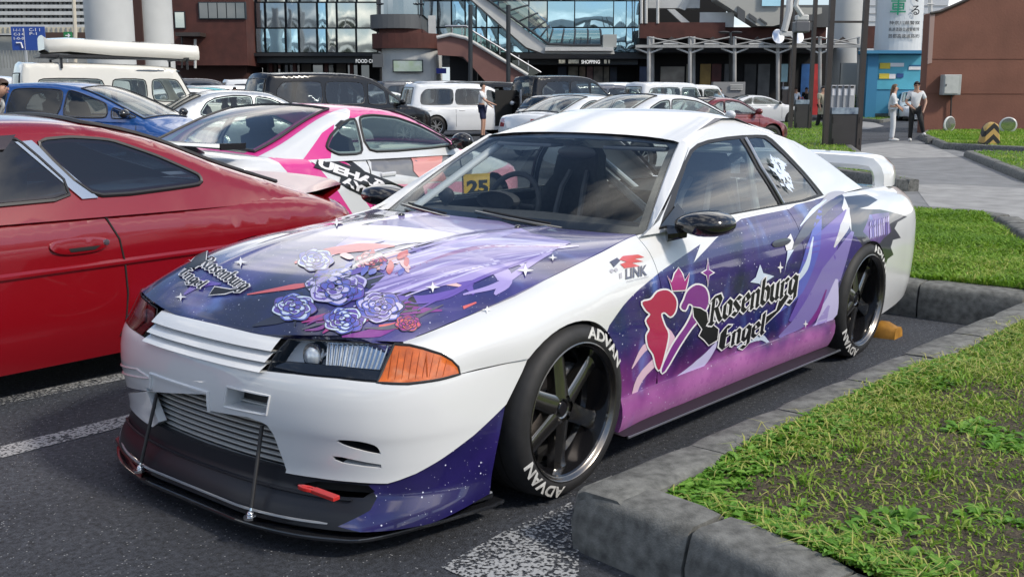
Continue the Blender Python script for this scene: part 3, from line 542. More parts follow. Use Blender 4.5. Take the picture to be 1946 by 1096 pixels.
# --- big round columns of the elevated road
def column(label, px0, px1, D, top=-90):
    p = place((px0+px1)/2, D); r = (px1-px0)/2/FPX*D; o = thing('road_column', label, 'column', tuple(p), 0, 'columns of the elevated road')
    zt = float(at((px0, top), D)[2]); mb = MB(); mb.lathe([(r*1.0, 0), (r, zt)], lambda q, a, h: (q*cos(a), q*sin(a), h), 40); mb.build('shaft', CWHITE, o, True)
    mb = MB(); mb.lathe([(r*1.012, 1.2), (r*1.012, 1.26)], lambda q, a, h: (q*cos(a), q*sin(a), h), 40); mb.build('joint_band', CGREY, o, True)
column('thick pale concrete road column rising behind the cream off-roader', 176, 262, 48); column('thick pale concrete road column left of the red brown tiled block', 268, 336, 52); column('slim pale concrete road column behind the lamp frames', 1568, 1630, 62)
b = BT('brown_pylon', 'narrow dark brown pylon between the two pale road columns', 'pylon', 263, 51); b.part('shaft', pm('pylon_brown', (.05, .02, .016), .7), 254, 272, -60, 160, 51, .5, z0=0)
# --- far apartment block
b = BT('apartment_block', 'far white apartment block with rows of small windows', 'building', 90, 150)
b.part('core', CGREY, -60, 200, -60, 60, 151, 6, z0=0)
WN = pm('far_window', (.06, .07, .08), .2); mbw = MB(); 
for j in range(-3, 5):
    y = 5+12.6*j; b.part('floor_band', CWHITE, -60, 200, y+4.5, y+12.6-1.2, 150, 1.2)
    for i in range(30):
        x = -60+8.6*i; b.part('window', WN if i % 4 else pm('far_blind', (.35, .35, .33), .7), x, x+5.2, y-1.0, y+4.3, 150.6, .2)
# --- noise barrier, signs and post at the left
b = BT('noise_barrier', 'pale slatted noise barrier with a brown top wall at the car park edge', 'barrier', 80, 95)
b.part('panel', pm('barrier_cream', (.55, .50, .38), .7), -80, 180, 52, 64, 96, .3, z0=None); b.part('lower_wall', CGREY and pm('barrier_grey', (.30, .31, .30), .8, noise=.2, nscale=1), -80, 180, 70, 170, 97, .4, z0=0); b.part('brown_wall', pm('barrier_brown', (.07, .04, .03), .8), 70, 180, 62, 80, 94, .4)
for i in range(28): x = -78+9.2*i; b.part('slat', pm('slat_grey', (.24, .25, .25), .6), x, x+2.4, 53, 64, 95.9, .1)
for i in range(26): x = -78+6.0*i; b.part('fence_bar', pm('fence_grey', (.20, .21, .20), .6), x, x+1.2, 96, 130, 90, .08)
b = BT('direction_sign', 'large blue road direction sign with white lettering', 'road sign', 55, 80); b.part('post', STEEL, 50, 53, 92, 190, 80.1, .2, z0=0)
f = b.part('sign_face', pm('sign_blue', (.015, .06, .30), .4), 22, 86, 51, 96, 80, .08)
for t, x0, x1, y0, y1 in (('1-1-1 3', 25, 45, 55, 60), ('C-3 4', 26, 45, 63, 68), ('1-0-0', 26, 46, 71, 76), ('C-1 1', 55, 76, 54, 60), ('P-1', 56, 70, 62, 67)): b.text(t, DECALW, x0, x1, y0, y1, 79.95, f)
b.tube('arrow', DECALW, [(31, 82), (40, 82), (43, 92)], 79.93, .06, f); b.part('divider', DECALW, 46, 46.8, 54, 95, 79.95, .02, f)
b = BT('exit_sign', 'small green sign with a white right arrow', 'sign', 129, 78); f = b.part('sign_face', pm('sign_green', (.01, .20, .06), .4), 121, 137, 61, 75, 78, .06); b.part('post', STEEL, 128, 129.6, 75, 190, 78.1, .1, z0=0)
b.poly('arrow', DECALW, [(124, 67), (129, 67), (129, 63.5), (134, 68), (129, 72.5), (129, 69), (124, 69)], 77.95, .02, f)
b = BT('lamp_pole', 'cream steel lighting pole in front of the apartment block', 'pole', 140, 85); b.tube('shaft', pm('pole_cream', (.55, .50, .40), .5), [(137, -60), (143, 62), (143, 190)], 85, .16)
# --- blue information board, traffic safety tower
b = BT('information_board', 'light blue information board with yellow map panels', 'information board', 1705, 56)
b.part('back', pm('board_blue', (.06, .26, .42), .5), 1666, 1760, 103, 178, 56.3, .4, z0=.35); sd_ = b.part('side', pm('board_side_blue', (.04, .20, .36), .5), 1648, 1668, 98, 186, 56, 1.2, z0=0); b.part('hood', pm('board_hood', (.05, .22, .38), .5), 1646, 1764, 96, 102, 55.6, 1.3)
fc = b.part('map_face', pm('board_face', (.10, .42, .55), .4, noise=.15, nscale=1), 1668, 1756, 105, 170, 56.25, .03)
for x0, x1, y0, y1, m in ((1672, 1692, 120, 131, 'y'), (1692, 1718, 120, 127, 'w'), (1671, 1690, 140, 150, 'y'), (1690, 1702, 141, 150, 'w'), (1704, 1717, 140, 148, 'b'), (1727, 1750, 127, 133, 'w'), (1728, 1754, 124, 125.5, 'b')): b.part('map_block', {'y': pm('map_yellow', (.65, .52, .06), .5), 'w': DECALW, 'b': pm('map_navy', (.03, .08, .25), .5)}[m], x0, x1, y0, y1, 56.2, .02, fc)
b = BT('safety_tower', 'white curved sign tower with green and black Japanese lettering', 'sign tower', 1718, 58)
u0, zt = b.uz(1676, -60, 58); u1 = b.uz(1762, 0, 58)[0]; zb = b.uz(1676, 97, 58)[1]; T = np.linspace(0, pi, 17); mb = MB(); mb.prism([((u0+u1)/2-(u1-u0)/2*cos(t), -.9*sin(t)) for t in T], lambda p, n: (p[0], p[1]+.5, n), 0, zt); tw = mb.build('shaft', pm('tower_white', (.62, .65, .66), .5), b.o)
for t, x0, x1, y0, y1, m in (('車', 1693, 1721, -2, 29, pm('sign_green2', (.0, .22, .12), .5)), ('て', 1733, 1747, -14, 4, DECALK), ('る', 1733, 1747, 11, 29, DECALK), ('神奈川県警察', 1690, 1748, 40, 47.5, DECALK), ('高速道路交通警察隊', 1689, 1747, 52.5, 60, DECALK), ('首都高速道路㈱', 1688, 1747, 65, 73, DECALK)): b.text(t, m, x0, x1, y0, y1, 57.52, tw)
for x in (1668, 1768): b.tube('mast', OFFW, [(x, -60), (x, 130)], 58.5, .12); 
for i in range(5):
    b.tube('ladder_rung', OFFW, [(1762, 8+20*i), (1775, 8+20*i)], 58.3, .04)
b = BT('far_building', 'pale grey clad building seen between the sign tower and the road column', 'building', 1650, 110); b.part('wall', pm('pale_cladding', (.52, .54, .56), .7), 1600, 1800, -70, 90, 110, 5, z0=0)
for j in range(9): b.part('cladding_joint', CGREY, 1600, 1800, -64+15*j, -63.3+15*j, 109.9, .05)
# --- brown rendered wall on the right
b = BT('rendered_wall', 'brown rendered wall with a sloping top at the edge of the path', 'wall', 1850, 38)
WALL = pm('brown_render', (.20, .085, .058), .85, noise=.22, nscale=.7, bump=.3, bscale=12)
b.poly('wall_face', WALL, [(1768, 26), (1776, 24), (1788, 22), (1842, -2), (1900, -40), (2400, -300), (2400, 300), (1754, 262), (1755, 250)], 38, .6)
b.poly('wall_end', pm('end_render', (.36, .25, .22), .8), [(1768, 27), (1777, 25), (1771, 120), (1763, 122)], 37.97, .05); b.tube('coping', BROWNM, [(1768, 26), (1788, 22), (1842, -2), (1900, -40)], 37.95, .05)
for y in (112, 178): b.part('render_joint', pm('joint_brown', (.15, .06, .042), .9), 1762, 2300, y, y+.8, 37.985, .03)
b = BT('meter_box', 'pale grey metal cabinet fixed to the brown wall', 'cabinet', 1810, 37.7); mb_ = b.part('case', pm('cabinet_grey', (.42, .43, .42), .5, noise=.15, nscale=5), 1794, 1827, 142, 181, 37.6, .38, bevel=.02); b.part('door', pm('cabinet_door', (.50, .51, .49), .5, noise=.12, nscale=5), 1796, 1822, 145, 178, 37.57, .03, mb_); b.tube('conduit', BROWNM, [(1808, 181), (1806, 250)], 37.9, .03); b.part('lock', TRIM, 1797.5, 1799, 160, 164, 37.55, .03, mb_)
def flood(label, px, py, D, rot):
    P = at((px, py), D); g = np.array(P); o = thing('floodlight', label, 'floodlight', (g[0], g[1], .16), RZB+rot, 'floodlights at the wall foot'); h = g[2]-.16
    mb = MB(); mb.lathe([(0, .02), (.235, .03), (.275, 0), (.28, -.03), (.20, -.12), (.08, -.20), (0, -.21)], lambda r, a, q: (r*cos(a), -q*.8, h+r*sin(a)*.95+q*.35), 24); mb.build('housing', pm('flood_white', (.60, .61, .60), .35), o, True)
    mb = MB(); mb.lathe([(0, .034), (.225, .034)], lambda r, a, q: (r*cos(a), -q, h+r*sin(a)*.95+q*.35), 24); mb.build('lens', MG3, o)
    mb = MB(); mb.tube([(-.16, .08, h), (-.12, .12, .0), (.12, .12, .0), (.16, .08, h)], .018, 6); mb.build('bracket', STEEL, o)
flood('round white floodlight tilted up at the foot of the brown wall', 1805, 236, 35.5, .5); flood('white floodlight standing behind the striped barrier block', 1916, 238, 35.0, -.3)
# --- hazard block
b = BT('barrier_block', 'tapered concrete barrier block with black and yellow hazard stripes', 'barrier', 1886, 26.3)
u0, zt = b.uz(1868, 232, 26.3); u1 = b.uz(1905, 232, 26.3)[0]; W_ = (u1-u0); hh = zt
HZ = bpy.data.materials.new('hazard_stripes'); HZ.use_nodes = True; t = HZ.node_tree; p = t.nodes['Principled BSDF']; tc = N(t, 'ShaderNodeTexCoord'); sp_ = N(t, 'ShaderNodeSeparateXYZ'); LK(t, tc.outputs['Object'], sp_.inputs[0]); ab = N(t, 'ShaderNodeMath', operation='ABSOLUTE'); LK(t, sp_.outputs[0], ab.inputs[0]); ad = N(t, 'ShaderNodeMath', operation='ADD'); LK(t, ab.outputs[0], ad.inputs[0]); LK(t, sp_.outputs[2], ad.inputs[1]); mu = N(t, 'ShaderNodeMath', operation='MULTIPLY'); mu.inputs[1].default_value = 3.6; LK(t, ad.outputs[0], mu.inputs[0]); fr_ = N(t, 'ShaderNodeMath', operation='FRACT'); LK(t, mu.outputs[0], fr_.inputs[0]); gt = N(t, 'ShaderNodeMath', operation='GREATER_THAN'); gt.inputs[1].default_value = .5; LK(t, fr_.outputs[0], gt.inputs[0]); mx = N(t, 'ShaderNodeMix', data_type='RGBA'); mx.inputs[6].default_value = (.02, .02, .02, 1); mx.inputs[7].default_value = (.50, .33, .10, 1); LK(t, gt.outputs[0], mx.inputs[0]); LK(t, mx.outputs[2], p.inputs['Base Color']); p.inputs['Roughness'].default_value = .7
for x0, m in ((-.02, HZ),):
    mb = MB(); q = [(-W_*.48, -.05), (W_*.48, -.05), (W_*.30, hh*.9), (W_*.05, hh), (-W_*.2, hh*.95), (-W_*.38, hh*.8)]; mb.prism(q, lambda p, n: (p[0]+n*.3*(p[1]/hh), n, p[1]), -.12, .35); mb.build('block', HZ, b.o, bevel=.03)
mb = MB(); mb.box(-W_*.75, W_*.75, -.25, .5, -.02, .06); mb.build('foot', RUBBER, b.o, bevel=.02)
b = BT('kerb_stool', 'small worn concrete block on the kerb near the couple', 'block', 1774, 29.5); b.part('block', KERB, 1762, 1786, 263, 268, 29.5, .3); b.part('leg', KERB, 1763, 1766, 268, 279, 29.5, .2, z0=0); b.part('leg', KERB, 1781, 1784, 268, 279, 29.5, .2, z0=0)
# --- twin-post lamp frames
BOXM = pm('lamp_box_brown', (.040, .036, .036), .55, noise=.15, nscale=4); PEEL = pm('peeling_blue', (.05, .075, .13), .6, ncol=(.40, .48, .55), nscale=5)
def lamp_frame(label, xa, xb, y_base, y_box, D, top=-150, grp='steel lamp frames', heads=False):
    b = BT('lamp_post', label, 'lamp post', (xa+xb)/2, D, grp); r = 5.2/FPX*D*.9
    for x in (xa, xb): b.part('post', BROWNM, x-4.6*25.5/D, x+4.6*25.5/D, top, y_base, D, .12*D/25.5+.02, z0=0)
    bx_ = b.part('control_box', BOXM, xa+5*25.5/D, xb-5*25.5/D, y_box+12*25.5/D, y_base, D+.02, .28, z0=.02); b.part('top_cover', PEEL, xa+5*25.5/D, xb-5*25.5/D, y_box, y_box+12*25.5/D, D+.005, .30, bx_)
    for x in (xa, xb):
        for k in (.28, .75): b.part('slot', UNDER, x-(-6 if x == xa else 8)*25.5/D, x-(-8 if x == xa else 6)*25.5/D, y_box+(y_base-y_box)*k-6*25.5/D, y_box+(y_base-y_box)*k+6*25.5/D, D-.003, .02, bx_)
    for y in (40, -60): b.part('cross_bar', BROWNM, xa, xb, y, y+4*25.5/D, D+.02, .06)
    return b
lamp_frame('tall twin post lamp frame with peeling blue box top nearest the wing', 1576, 1640, 291, 205, 25.5)
b = lamp_frame('tall twin post lamp frame beside the white sports coupe', 1509, 1545, 254, 190, 37.5, heads=True)
for nm, q, d in (('lamp_drum', [(1524, -60), (1524, 55)], 37.4),): 
    b.tube('lamp_arm', OFFW, [(1524, -40), (1512, 12), (1524, 30)], 37.3, .09); b.part('lamp_head', pm('lamp_grey', (.12, .12, .13), .4), 1512, 1540, 40, 62, 37.2, .5, bevel=.05); b.part('lamp_rim', OFFW, 1514, 1538, 28, 40, 37.25, .4, bevel=.05)
b = lamp_frame('slim twin post lamp frame far back near the seats', 1484, 1504, 190, 165, 57.0)
b.tube('lamp_arm', OFFW, [(1503, -40), (1500, 20), (1490, 60)], 56.5, .18)
for x in (1480, 1517): mb = MB(); u, z = b.uz(x, 68, 56.3); mb.lathe([(0, 0), (.30, .02), (.42, .15), (.40, .35)], lambda r, a, h: (u+r*cos(a)*.75, -.6+r*sin(a)*.5, z+r*sin(a)*.9*1.0-h*.2), 18); mb.build('spot_lamp', CHROME, b.o, True)
b.part('lamp_body', OFFW, 1482, 1515, 60, 70, 56.4, .3, bevel=.04)
# --- recycling bins, lit board
b = BT('recycling_bins', 'row of grey recycling bins by the hedge', 'bins', 1602, 56)
for i in range(4):
    x = 1580+11.5*i; bn = b.part('bin', pm('bin_grey', (.40, .41, .42), .5), x, x+10.5, 162, 195, 56-.1*i, .5, z0=0, bevel=.02); b.part('bin_label', DECALW, x+2, x+8.5, 170, 182, 55.98-.1*i, .02, bn); b.part('bin_slot', UNDER, x+2, x+8.5, 164, 167, 55.98-.1*i, .02, bn)
b = BT('notice_board', 'pale blue upright notice board under the pergola', 'notice board', 1495, 58.5); f = b.part('board', pm('notice_blue', (.40, .62, .66), .5, noise=.2, nscale=2), 1485, 1505, 122, 156, 58.5, .1); b.part('leg', STEEL, 1487, 1489, 156, 190, 58.5, .08, z0=0); b.part('leg', STEEL, 1501, 1503, 156, 190, 58.5, .08, z0=0)
b = BT('grey_partition', 'plain grey partition wall under the pergola edge', 'wall', 1615, 58); b.part('panel', pm('partition_grey', (.30, .32, .33), .7), 1597, 1648, 120, 190, 59, .2, z0=0)
b = BT('bench_wall', 'low grey planter wall with bench slats beside the shop doors', 'planter', 1385, 56); f = b.part('wall', pm('planter_grey', (.25, .25, .25), .8), 1355, 1416, 156, 195, 56, .5, z0=0)
for i in range(3): b.part('slat', OFFW, 1388, 1412, 161+4*i, 163+4*i, 55.9, .06, f)
# hedge
hd_ = [at((x, 160), 57) for x in (1575, 1635)]; V = []; P = np.random.default_rng(4).uniform(0, 1, (5000, 3)); a_, b_ = hd_
pts = np.stack([a_[0]+(b_[0]-a_[0])*P[:, 0], a_[1]+(b_[1]-a_[1])*P[:, 0], 0*P[:, 0]], 1)+_fw[None]*(P[:, 1:2]*.9+.6); zz = P[:, 2]*.95+.35
o = blades('hedge', pts[:, :2], zz, .10, .05, GRS, 1.2, tint=.1+.4*P[:, 2]); tag(o, 'clipped green hedge behind the recycling bins', 'hedge', kind='stuff')
# lamp masts of the car park
for lab, px, y0, D in (('twin headed black car park lamp before the pergola', 1388, 62, 60), ):
    b = BT('car_park_lamp', lab, 'lamp post', px, D); b.tube('mast', MULL, [(px, y0), (px, 200)], D, .09)
    for s in (-1, 1): mb = MB(); u, z = b.uz(px, y0, D); mb.sphere((u+s*.35, 0, z), (.32, .18, .07), 12, 6); mb.build('lamp_head', TRIM, b.o, True)

# ================================================================== what stands behind the camera (seen in the glass and paint): elevated road and hedge wall
def road_deck(label, pts, z, wid, cols):
    o = thing('elevated_road', label, 'elevated road', (pts[0][0], pts[0][1], 0)); P = np.array(spl(pts, 8))-np.array(pts[0]); t = np.gradient(P, axis=0); t /= np.linalg.norm(t, axis=1)[:, None]; nn = np.stack([-t[:, 1], t[:, 0]], 1)
    sec = [(-wid/2, z), (-wid/2, z+2.0), (-wid/2+.3, z+2.0), (-wid/2+.3, z+1.1), (wid/2-.3, z+1.1), (wid/2-.3, z+2.0), (wid/2, z+2.0), (wid/2, z), (wid/4, z-1.1), (-wid/4, z-1.1), (-wid/2, z)]
    mb = MB(); mb.quadgrid([[(p[0]+n[0]*a, p[1]+n[1]*a, h) for a, h in sec] for p, n in zip(P, nn)]); mb.build('deck', CWHITE, o, True, angle=.5)
    for i in range(2, len(P)-1, cols):
        mb = MB(); mb.lathe([(1.2, 0), (1.1, z-1.0)], lambda r, a, h: (P[i][0]+r*cos(a), P[i][1]+r*sin(a), h), 24); mb.build('pier', CWHITE, o, True)
road_deck('curving elevated road behind the near planting bed', [(-90, 46), (-50, 38), (-10, 34), (30, 34), (62, 20), (75, -10), (70, -60)], 7.5, 9, 4)
HZW = pm('dark_hedge_wall', (.03, .045, .02), .95, noise=.6, nscale=.8, bump=1, bscale=3)
w_ = thing('hedge_bank', 'dark clipped hedge bank below the elevated road', 'hedge', (0, 40, 0)); rng = np.random.default_rng(3)
Q = np.array(spl([(-90, 14), (-50, 6), (-10, 3), (32, 3), (66, -14), (82, -50), (78, -100)], 10)); tq = np.gradient(Q, axis=0); tq /= np.linalg.norm(tq, axis=1)[:, None]; nq = np.stack([-tq[:, 1], tq[:, 0]], 1)
rows_ = []
for a_, h_ in ((-1.6, 0), (-1.5, 1.8), (-1.0, 3.2), (0, 3.8), (1.2, 3.0), (1.6, 0)): rows_.append([(q[0]+n[0]*(a_+rng.uniform(-.4, .4)), q[1]+n[1]*(a_+rng.uniform(-.3, .3)), h_*rng.uniform(.8, 1.25)) for q, n in zip(Q, nq)])
mb = MB(); mb.quadgrid(rows_); mb.build('foliage', HZW, w_.__class__ and w_, True)
# ================================================================== hero coupe surfaces (car frame = world: x forward, y left, origin under front axle)
def pchip(xs, Y):
    xs = np.asarray(xs, float); Y = np.asarray(Y, float); n = len(xs); h = np.diff(xs); sh = (n,)+Y.shape[1:]
    dl = np.diff(Y, axis=0)/h.reshape((-1,)+(1,)*(Y.ndim-1)); m = np.zeros(sh)
    for i in range(1, n-1):
        a, b = dl[i-1], dl[i]; w1 = 2*h[i]+h[i-1]; w2 = h[i]+2*h[i-1]
        with np.errstate(divide='ignore', invalid='ignore'): v = (w1+w2)/(w1/a+w2/b)
        m[i] = np.where(a*b > 0, v, 0)
    m[0] = dl[0]; m[-1] = dl[-1]
    def f(x):
        x = np.asarray(x, float); k = np.clip(np.searchsorted(xs, x)-1, 0, n-2); t = (x-xs[k])/h[k]; e = (slice(None),)+(None,)*(Y.ndim-1)
        hh = h[k][e]; t0 = t[e]; tc = t0
        A = (1+2*tc)*(1-tc)**2; B = tc*(1-tc)**2; C = tc*tc*(3-2*tc); D = tc*tc*(tc-1)
        r = A*Y[k]+B*hh*m[k]+C*Y[k+1]+D*hh*m[k+1]
        lo = t0 < 0; hi = t0 > 1
        r = np.where(lo, Y[0]+m[0]*(x[e]-xs[0]), r); r = np.where(hi, Y[-1]+m[-1]*(x[e]-xs[-1]), r)
        return r
    return f
_sec = {   # x: four (y at z=.16,.28,.42,.54) then five (y,z) up to the hood edge / belt / deck edge
 .75: (.67, .69, .70, .70, (.70, .575), (.69, .60), (.68, .62), (.665, .635), (.645, .645)),
 .65: (.76, .775, .78, .782, (.778, .575), (.763, .605), (.74, .63), (.712, .645), (.675, .652)),
 .43: (.80, .82, .832, .838, (.84, .59), (.835, .625), (.815, .66), (.785, .685), (.742, .700)),
 .25: (.83, .85, .865, .875, (.877, .61), (.868, .65), (.847, .69), (.815, .718), (.77, .738)),
 .0: (.85, .875, .887, .892, (.893, .635), (.882, .69), (.86, .735), (.828, .768), (.785, .788)),
 -.3: (.83, .85, .86, .866, (.866, .645), (.857, .70), (.84, .75), (.812, .80), (.766, .830)),
 -.6: (.81, .832, .842, .846, (.847, .65), (.84, .70), (.823, .755), (.798, .81), (.745, .868)),
 -1.2: (.81, .832, .844, .849, (.85, .65), (.843, .70), (.827, .76), (.802, .82), (.769, .873)),
 -1.85: (.815, .838, .85, .855, (.855, .65), (.848, .70), (.83, .765), (.804, .825), (.769, .878)),
 -2.25: (.83, .855, .866, .87, (.868, .65), (.858, .71), (.838, .77), (.807, .83), (.765, .888)),
 -2.6: (.85, .875, .888, .893, (.892, .64), (.874, .70), (.85, .76), (.812, .83), (.755, .891)),
 -2.95: (.83, .855, .866, .87, (.866, .64), (.855, .71), (.834, .77), (.80, .835), (.735, .885)),
 -3.3: (.80, .822, .832, .836, (.834, .64), (.824, .71), (.806, .77), (.77, .83), (.70, .873)),
 -3.56: (.75, .78, .795, .80, (.798, .64), (.79, .70), (.772, .75), (.74, .80), (.67, .848)),
 -3.68: (.66, .69, .71, .72, (.72, .63), (.715, .685), (.70, .73), (.675, .775), (.61, .82)),
 -3.73: (.54, .57, .59, .60, (.60, .62), (.595, .67), (.58, .71), (.56, .75), (.50, .79))}
_xs = sorted(_sec); _K = np.array([[(y, z) for y, z in zip(_sec[x][:4], (.16, .28, .42, .54))]+list(_sec[x][4:]) for x in _xs])
_kf = pchip(_xs, _K)
_sv = np.array([0, .12, .26, .38, .48, .55, .62, .70, .79])
def side(x, s):        # s in metres up the flank, 0 sill .. .79 top edge
    x = np.asarray(x, float); s = np.asarray(s, float); C = _kf(x); n = len(_sv); k = np.clip(np.searchsorted(_sv, s)-1, 0, n-2); i = np.arange(len(x))
    def P(j): return C[i, np.clip(j, 0, n-1)]
    p1, p2 = P(k), P(k+1); h = (_sv[k+1]-_sv[k])
    def tan(j):
        a = np.clip(j-1, 0, n-1); b = np.clip(j+1, 0, n-1); return (P(b)-P(a))/(_sv[b]-_sv[a])[:, None]
    t = ((s-_sv[k])/h)[:, None]; hh = h[:, None]
    q = (1+2*t)*(1-t)**2*p1+t*(1-t)**2*hh*tan(k)+t*t*(3-2*t)*p2+t*t*(t-1)*hh*tan(k+1)
    return np.stack([x, q[:, 0], q[:, 1]], 1)
def sideR(x, s): return side(x, s)*np.array([1, -1, 1])
def xz2s(pts):
    out = []
    for (x, z) in pts:
        lo, hi = -.1, .85
        for _ in range(40):
            m = (lo+hi)/2
            if side(np.array([x]), np.array([m]))[0, 2] < z: lo = m
            else: hi = m
        out.append((x, (lo+hi)/2))
    return out
# front face: plan curve (t = arc length from the centre line), z profile
_pt = pchip([0, .15, .30, .45, .58, .70, .82, .95, 1.10, 1.25, 1.45], np.array([(.925, 0), (.922, .15), (.910, .298), (.885, .446), (.85, .57), (.795, .678), (.71, .762), (.592, .818), (.445, .846), (.295, .864), (.095, .882)]))
_pz = pchip([.05, .10, .15, .20, .25, .30, .355, .385, .42, .47, .51, .545, .575, .62, .66], np.array([.05, .04, .022, -.010, -.014, -.009, -.002, .004, .006, .004, -.002, -.012, -.032, -.058, -.08]))
def front(t, z):
    t = np.asarray(t, float); z = np.asarray(z, float); a = np.abs(t); p = _pt(a); q = (_pt(a+.01)-_pt(np.maximum(a-.01, 0))); q = q/np.linalg.norm(q, axis=1)[:, None]
    n = np.stack([q[:, 1], -q[:, 0]], 1); n[a < .012] = (1, 0)
    w = np.clip((1.35-a)/.5, 0, 1); w = np.maximum(w, .25) if False else w
    o = _pz(z)*np.clip((1.3-a)/.6, .0, 1)
    p = p+n*o[:, None]
    return np.stack([p[:, 0], p[:, 1]*np.where(t < 0, -1, 1), z], 1)
_zc = pchip([-.75, -.55, -.4, -.1, .1, .3, .45, .6, .7, .78, .84, .88], np.array([.872, .874, .880, .882, .874, .852, .826, .788, .745, .69, .645, .60]))
_ze = pchip([-.75, -.55, -.18, .15, .43, .65, .75, .85], np.array([.885, .863, .814, .763, .700, .652, .645, .60]))
_ye = pchip([-.75, -.55, -.18, .15, .43, .65, .75, .9], np.array([.73, .738, .776, .79, .745, .68, .66, .62]))
def hood(x, y):
    x = np.asarray(x, float); y = np.asarray(y, float); q = np.abs(y)/_ye(x); zc, ze = _zc(x), _ze(x)
    z = zc-(zc-ze)*np.minimum(q, 1.3)**(3.6+3.2*np.clip((x-.1)/.5, 0, 1))
    z += .006*np.exp(-((np.abs(y)-.30-.1*(.6-x)*.5)/.035)**2)*np.clip((.75-x)/.3, 0, 1)
    return np.stack([x, y, z], 1)
def gside(x, z):
    x = np.asarray(x, float); z = np.asarray(z, float); q = (z-.875)/.325
    y = .772-.19*q+.03*q*(1-q)*4*.5-.075*np.clip((-2.15-x)/.8, 0, 1)**1.3
    return np.stack([x, y, z], 1)
def gsideR(x, z): return gside(x, z)*np.array([1, -1, 1])
_rz = pchip([-1.0, -1.19, -1.4, -1.7, -2.0, -2.2, -2.4], np.array([1.18, 1.223, 1.233, 1.236, 1.231, 1.217, 1.17]))
def roof(x, y):
    x = np.asarray(x, float); y = np.asarray(y, float); q = np.abs(y)/.585
    return np.stack([x, y, _rz(x)-.006*q**2-.012*q**6], 1)
_RS = [(0, .004), (.15, .003), (.28, 0), (.38, -.005), (.46, -.012), (.52, -.020), (.56, -.030), (.583, -.039), (.592, -.048)]
def roof_section(x):
    z = float(_rz(np.array([x]))[0])-(.018 if x < -2.24 else 0); yb = float(gside(np.array([x]), np.array([z-.046]))[0, 1])+.003; h_ = [(x, y*yb/.592, z+dz) for y, dz in _RS]+[(x, yb-.004, z-.056)]; return [(a, -b, c) for a, b, c in h_[::-1]]+h_[1:]
def wscreen(a, b):
    a = np.asarray(a, float); b = np.asarray(b, float)
    y = a*(.735+(.545-.735)*b); x = (-.53-.13*a*a)*(1-b)+(-1.195-.02*a*a)*b; z = (.868-.012*a*a)*(1-b)+(1.223-.018*a*a)*b
    k = 4*b*(1-b)*.014; return np.stack([x+k*.5, y, z+k*.87], 1)
def rscreen(a, b):
    a = np.asarray(a, float); b = np.asarray(b, float)
    y = a*(.625+(.535-.625)*b); x = (-2.93+.05*a*a)*(1-b)+(-2.22+.03*a*a)*b; z = (.905-.012*a*a)*(1-b)+(1.218-.02*a*a)*b
    k = 4*b*(1-b)*.02; return np.stack([x-k*.4, y, z+k*.9], 1)
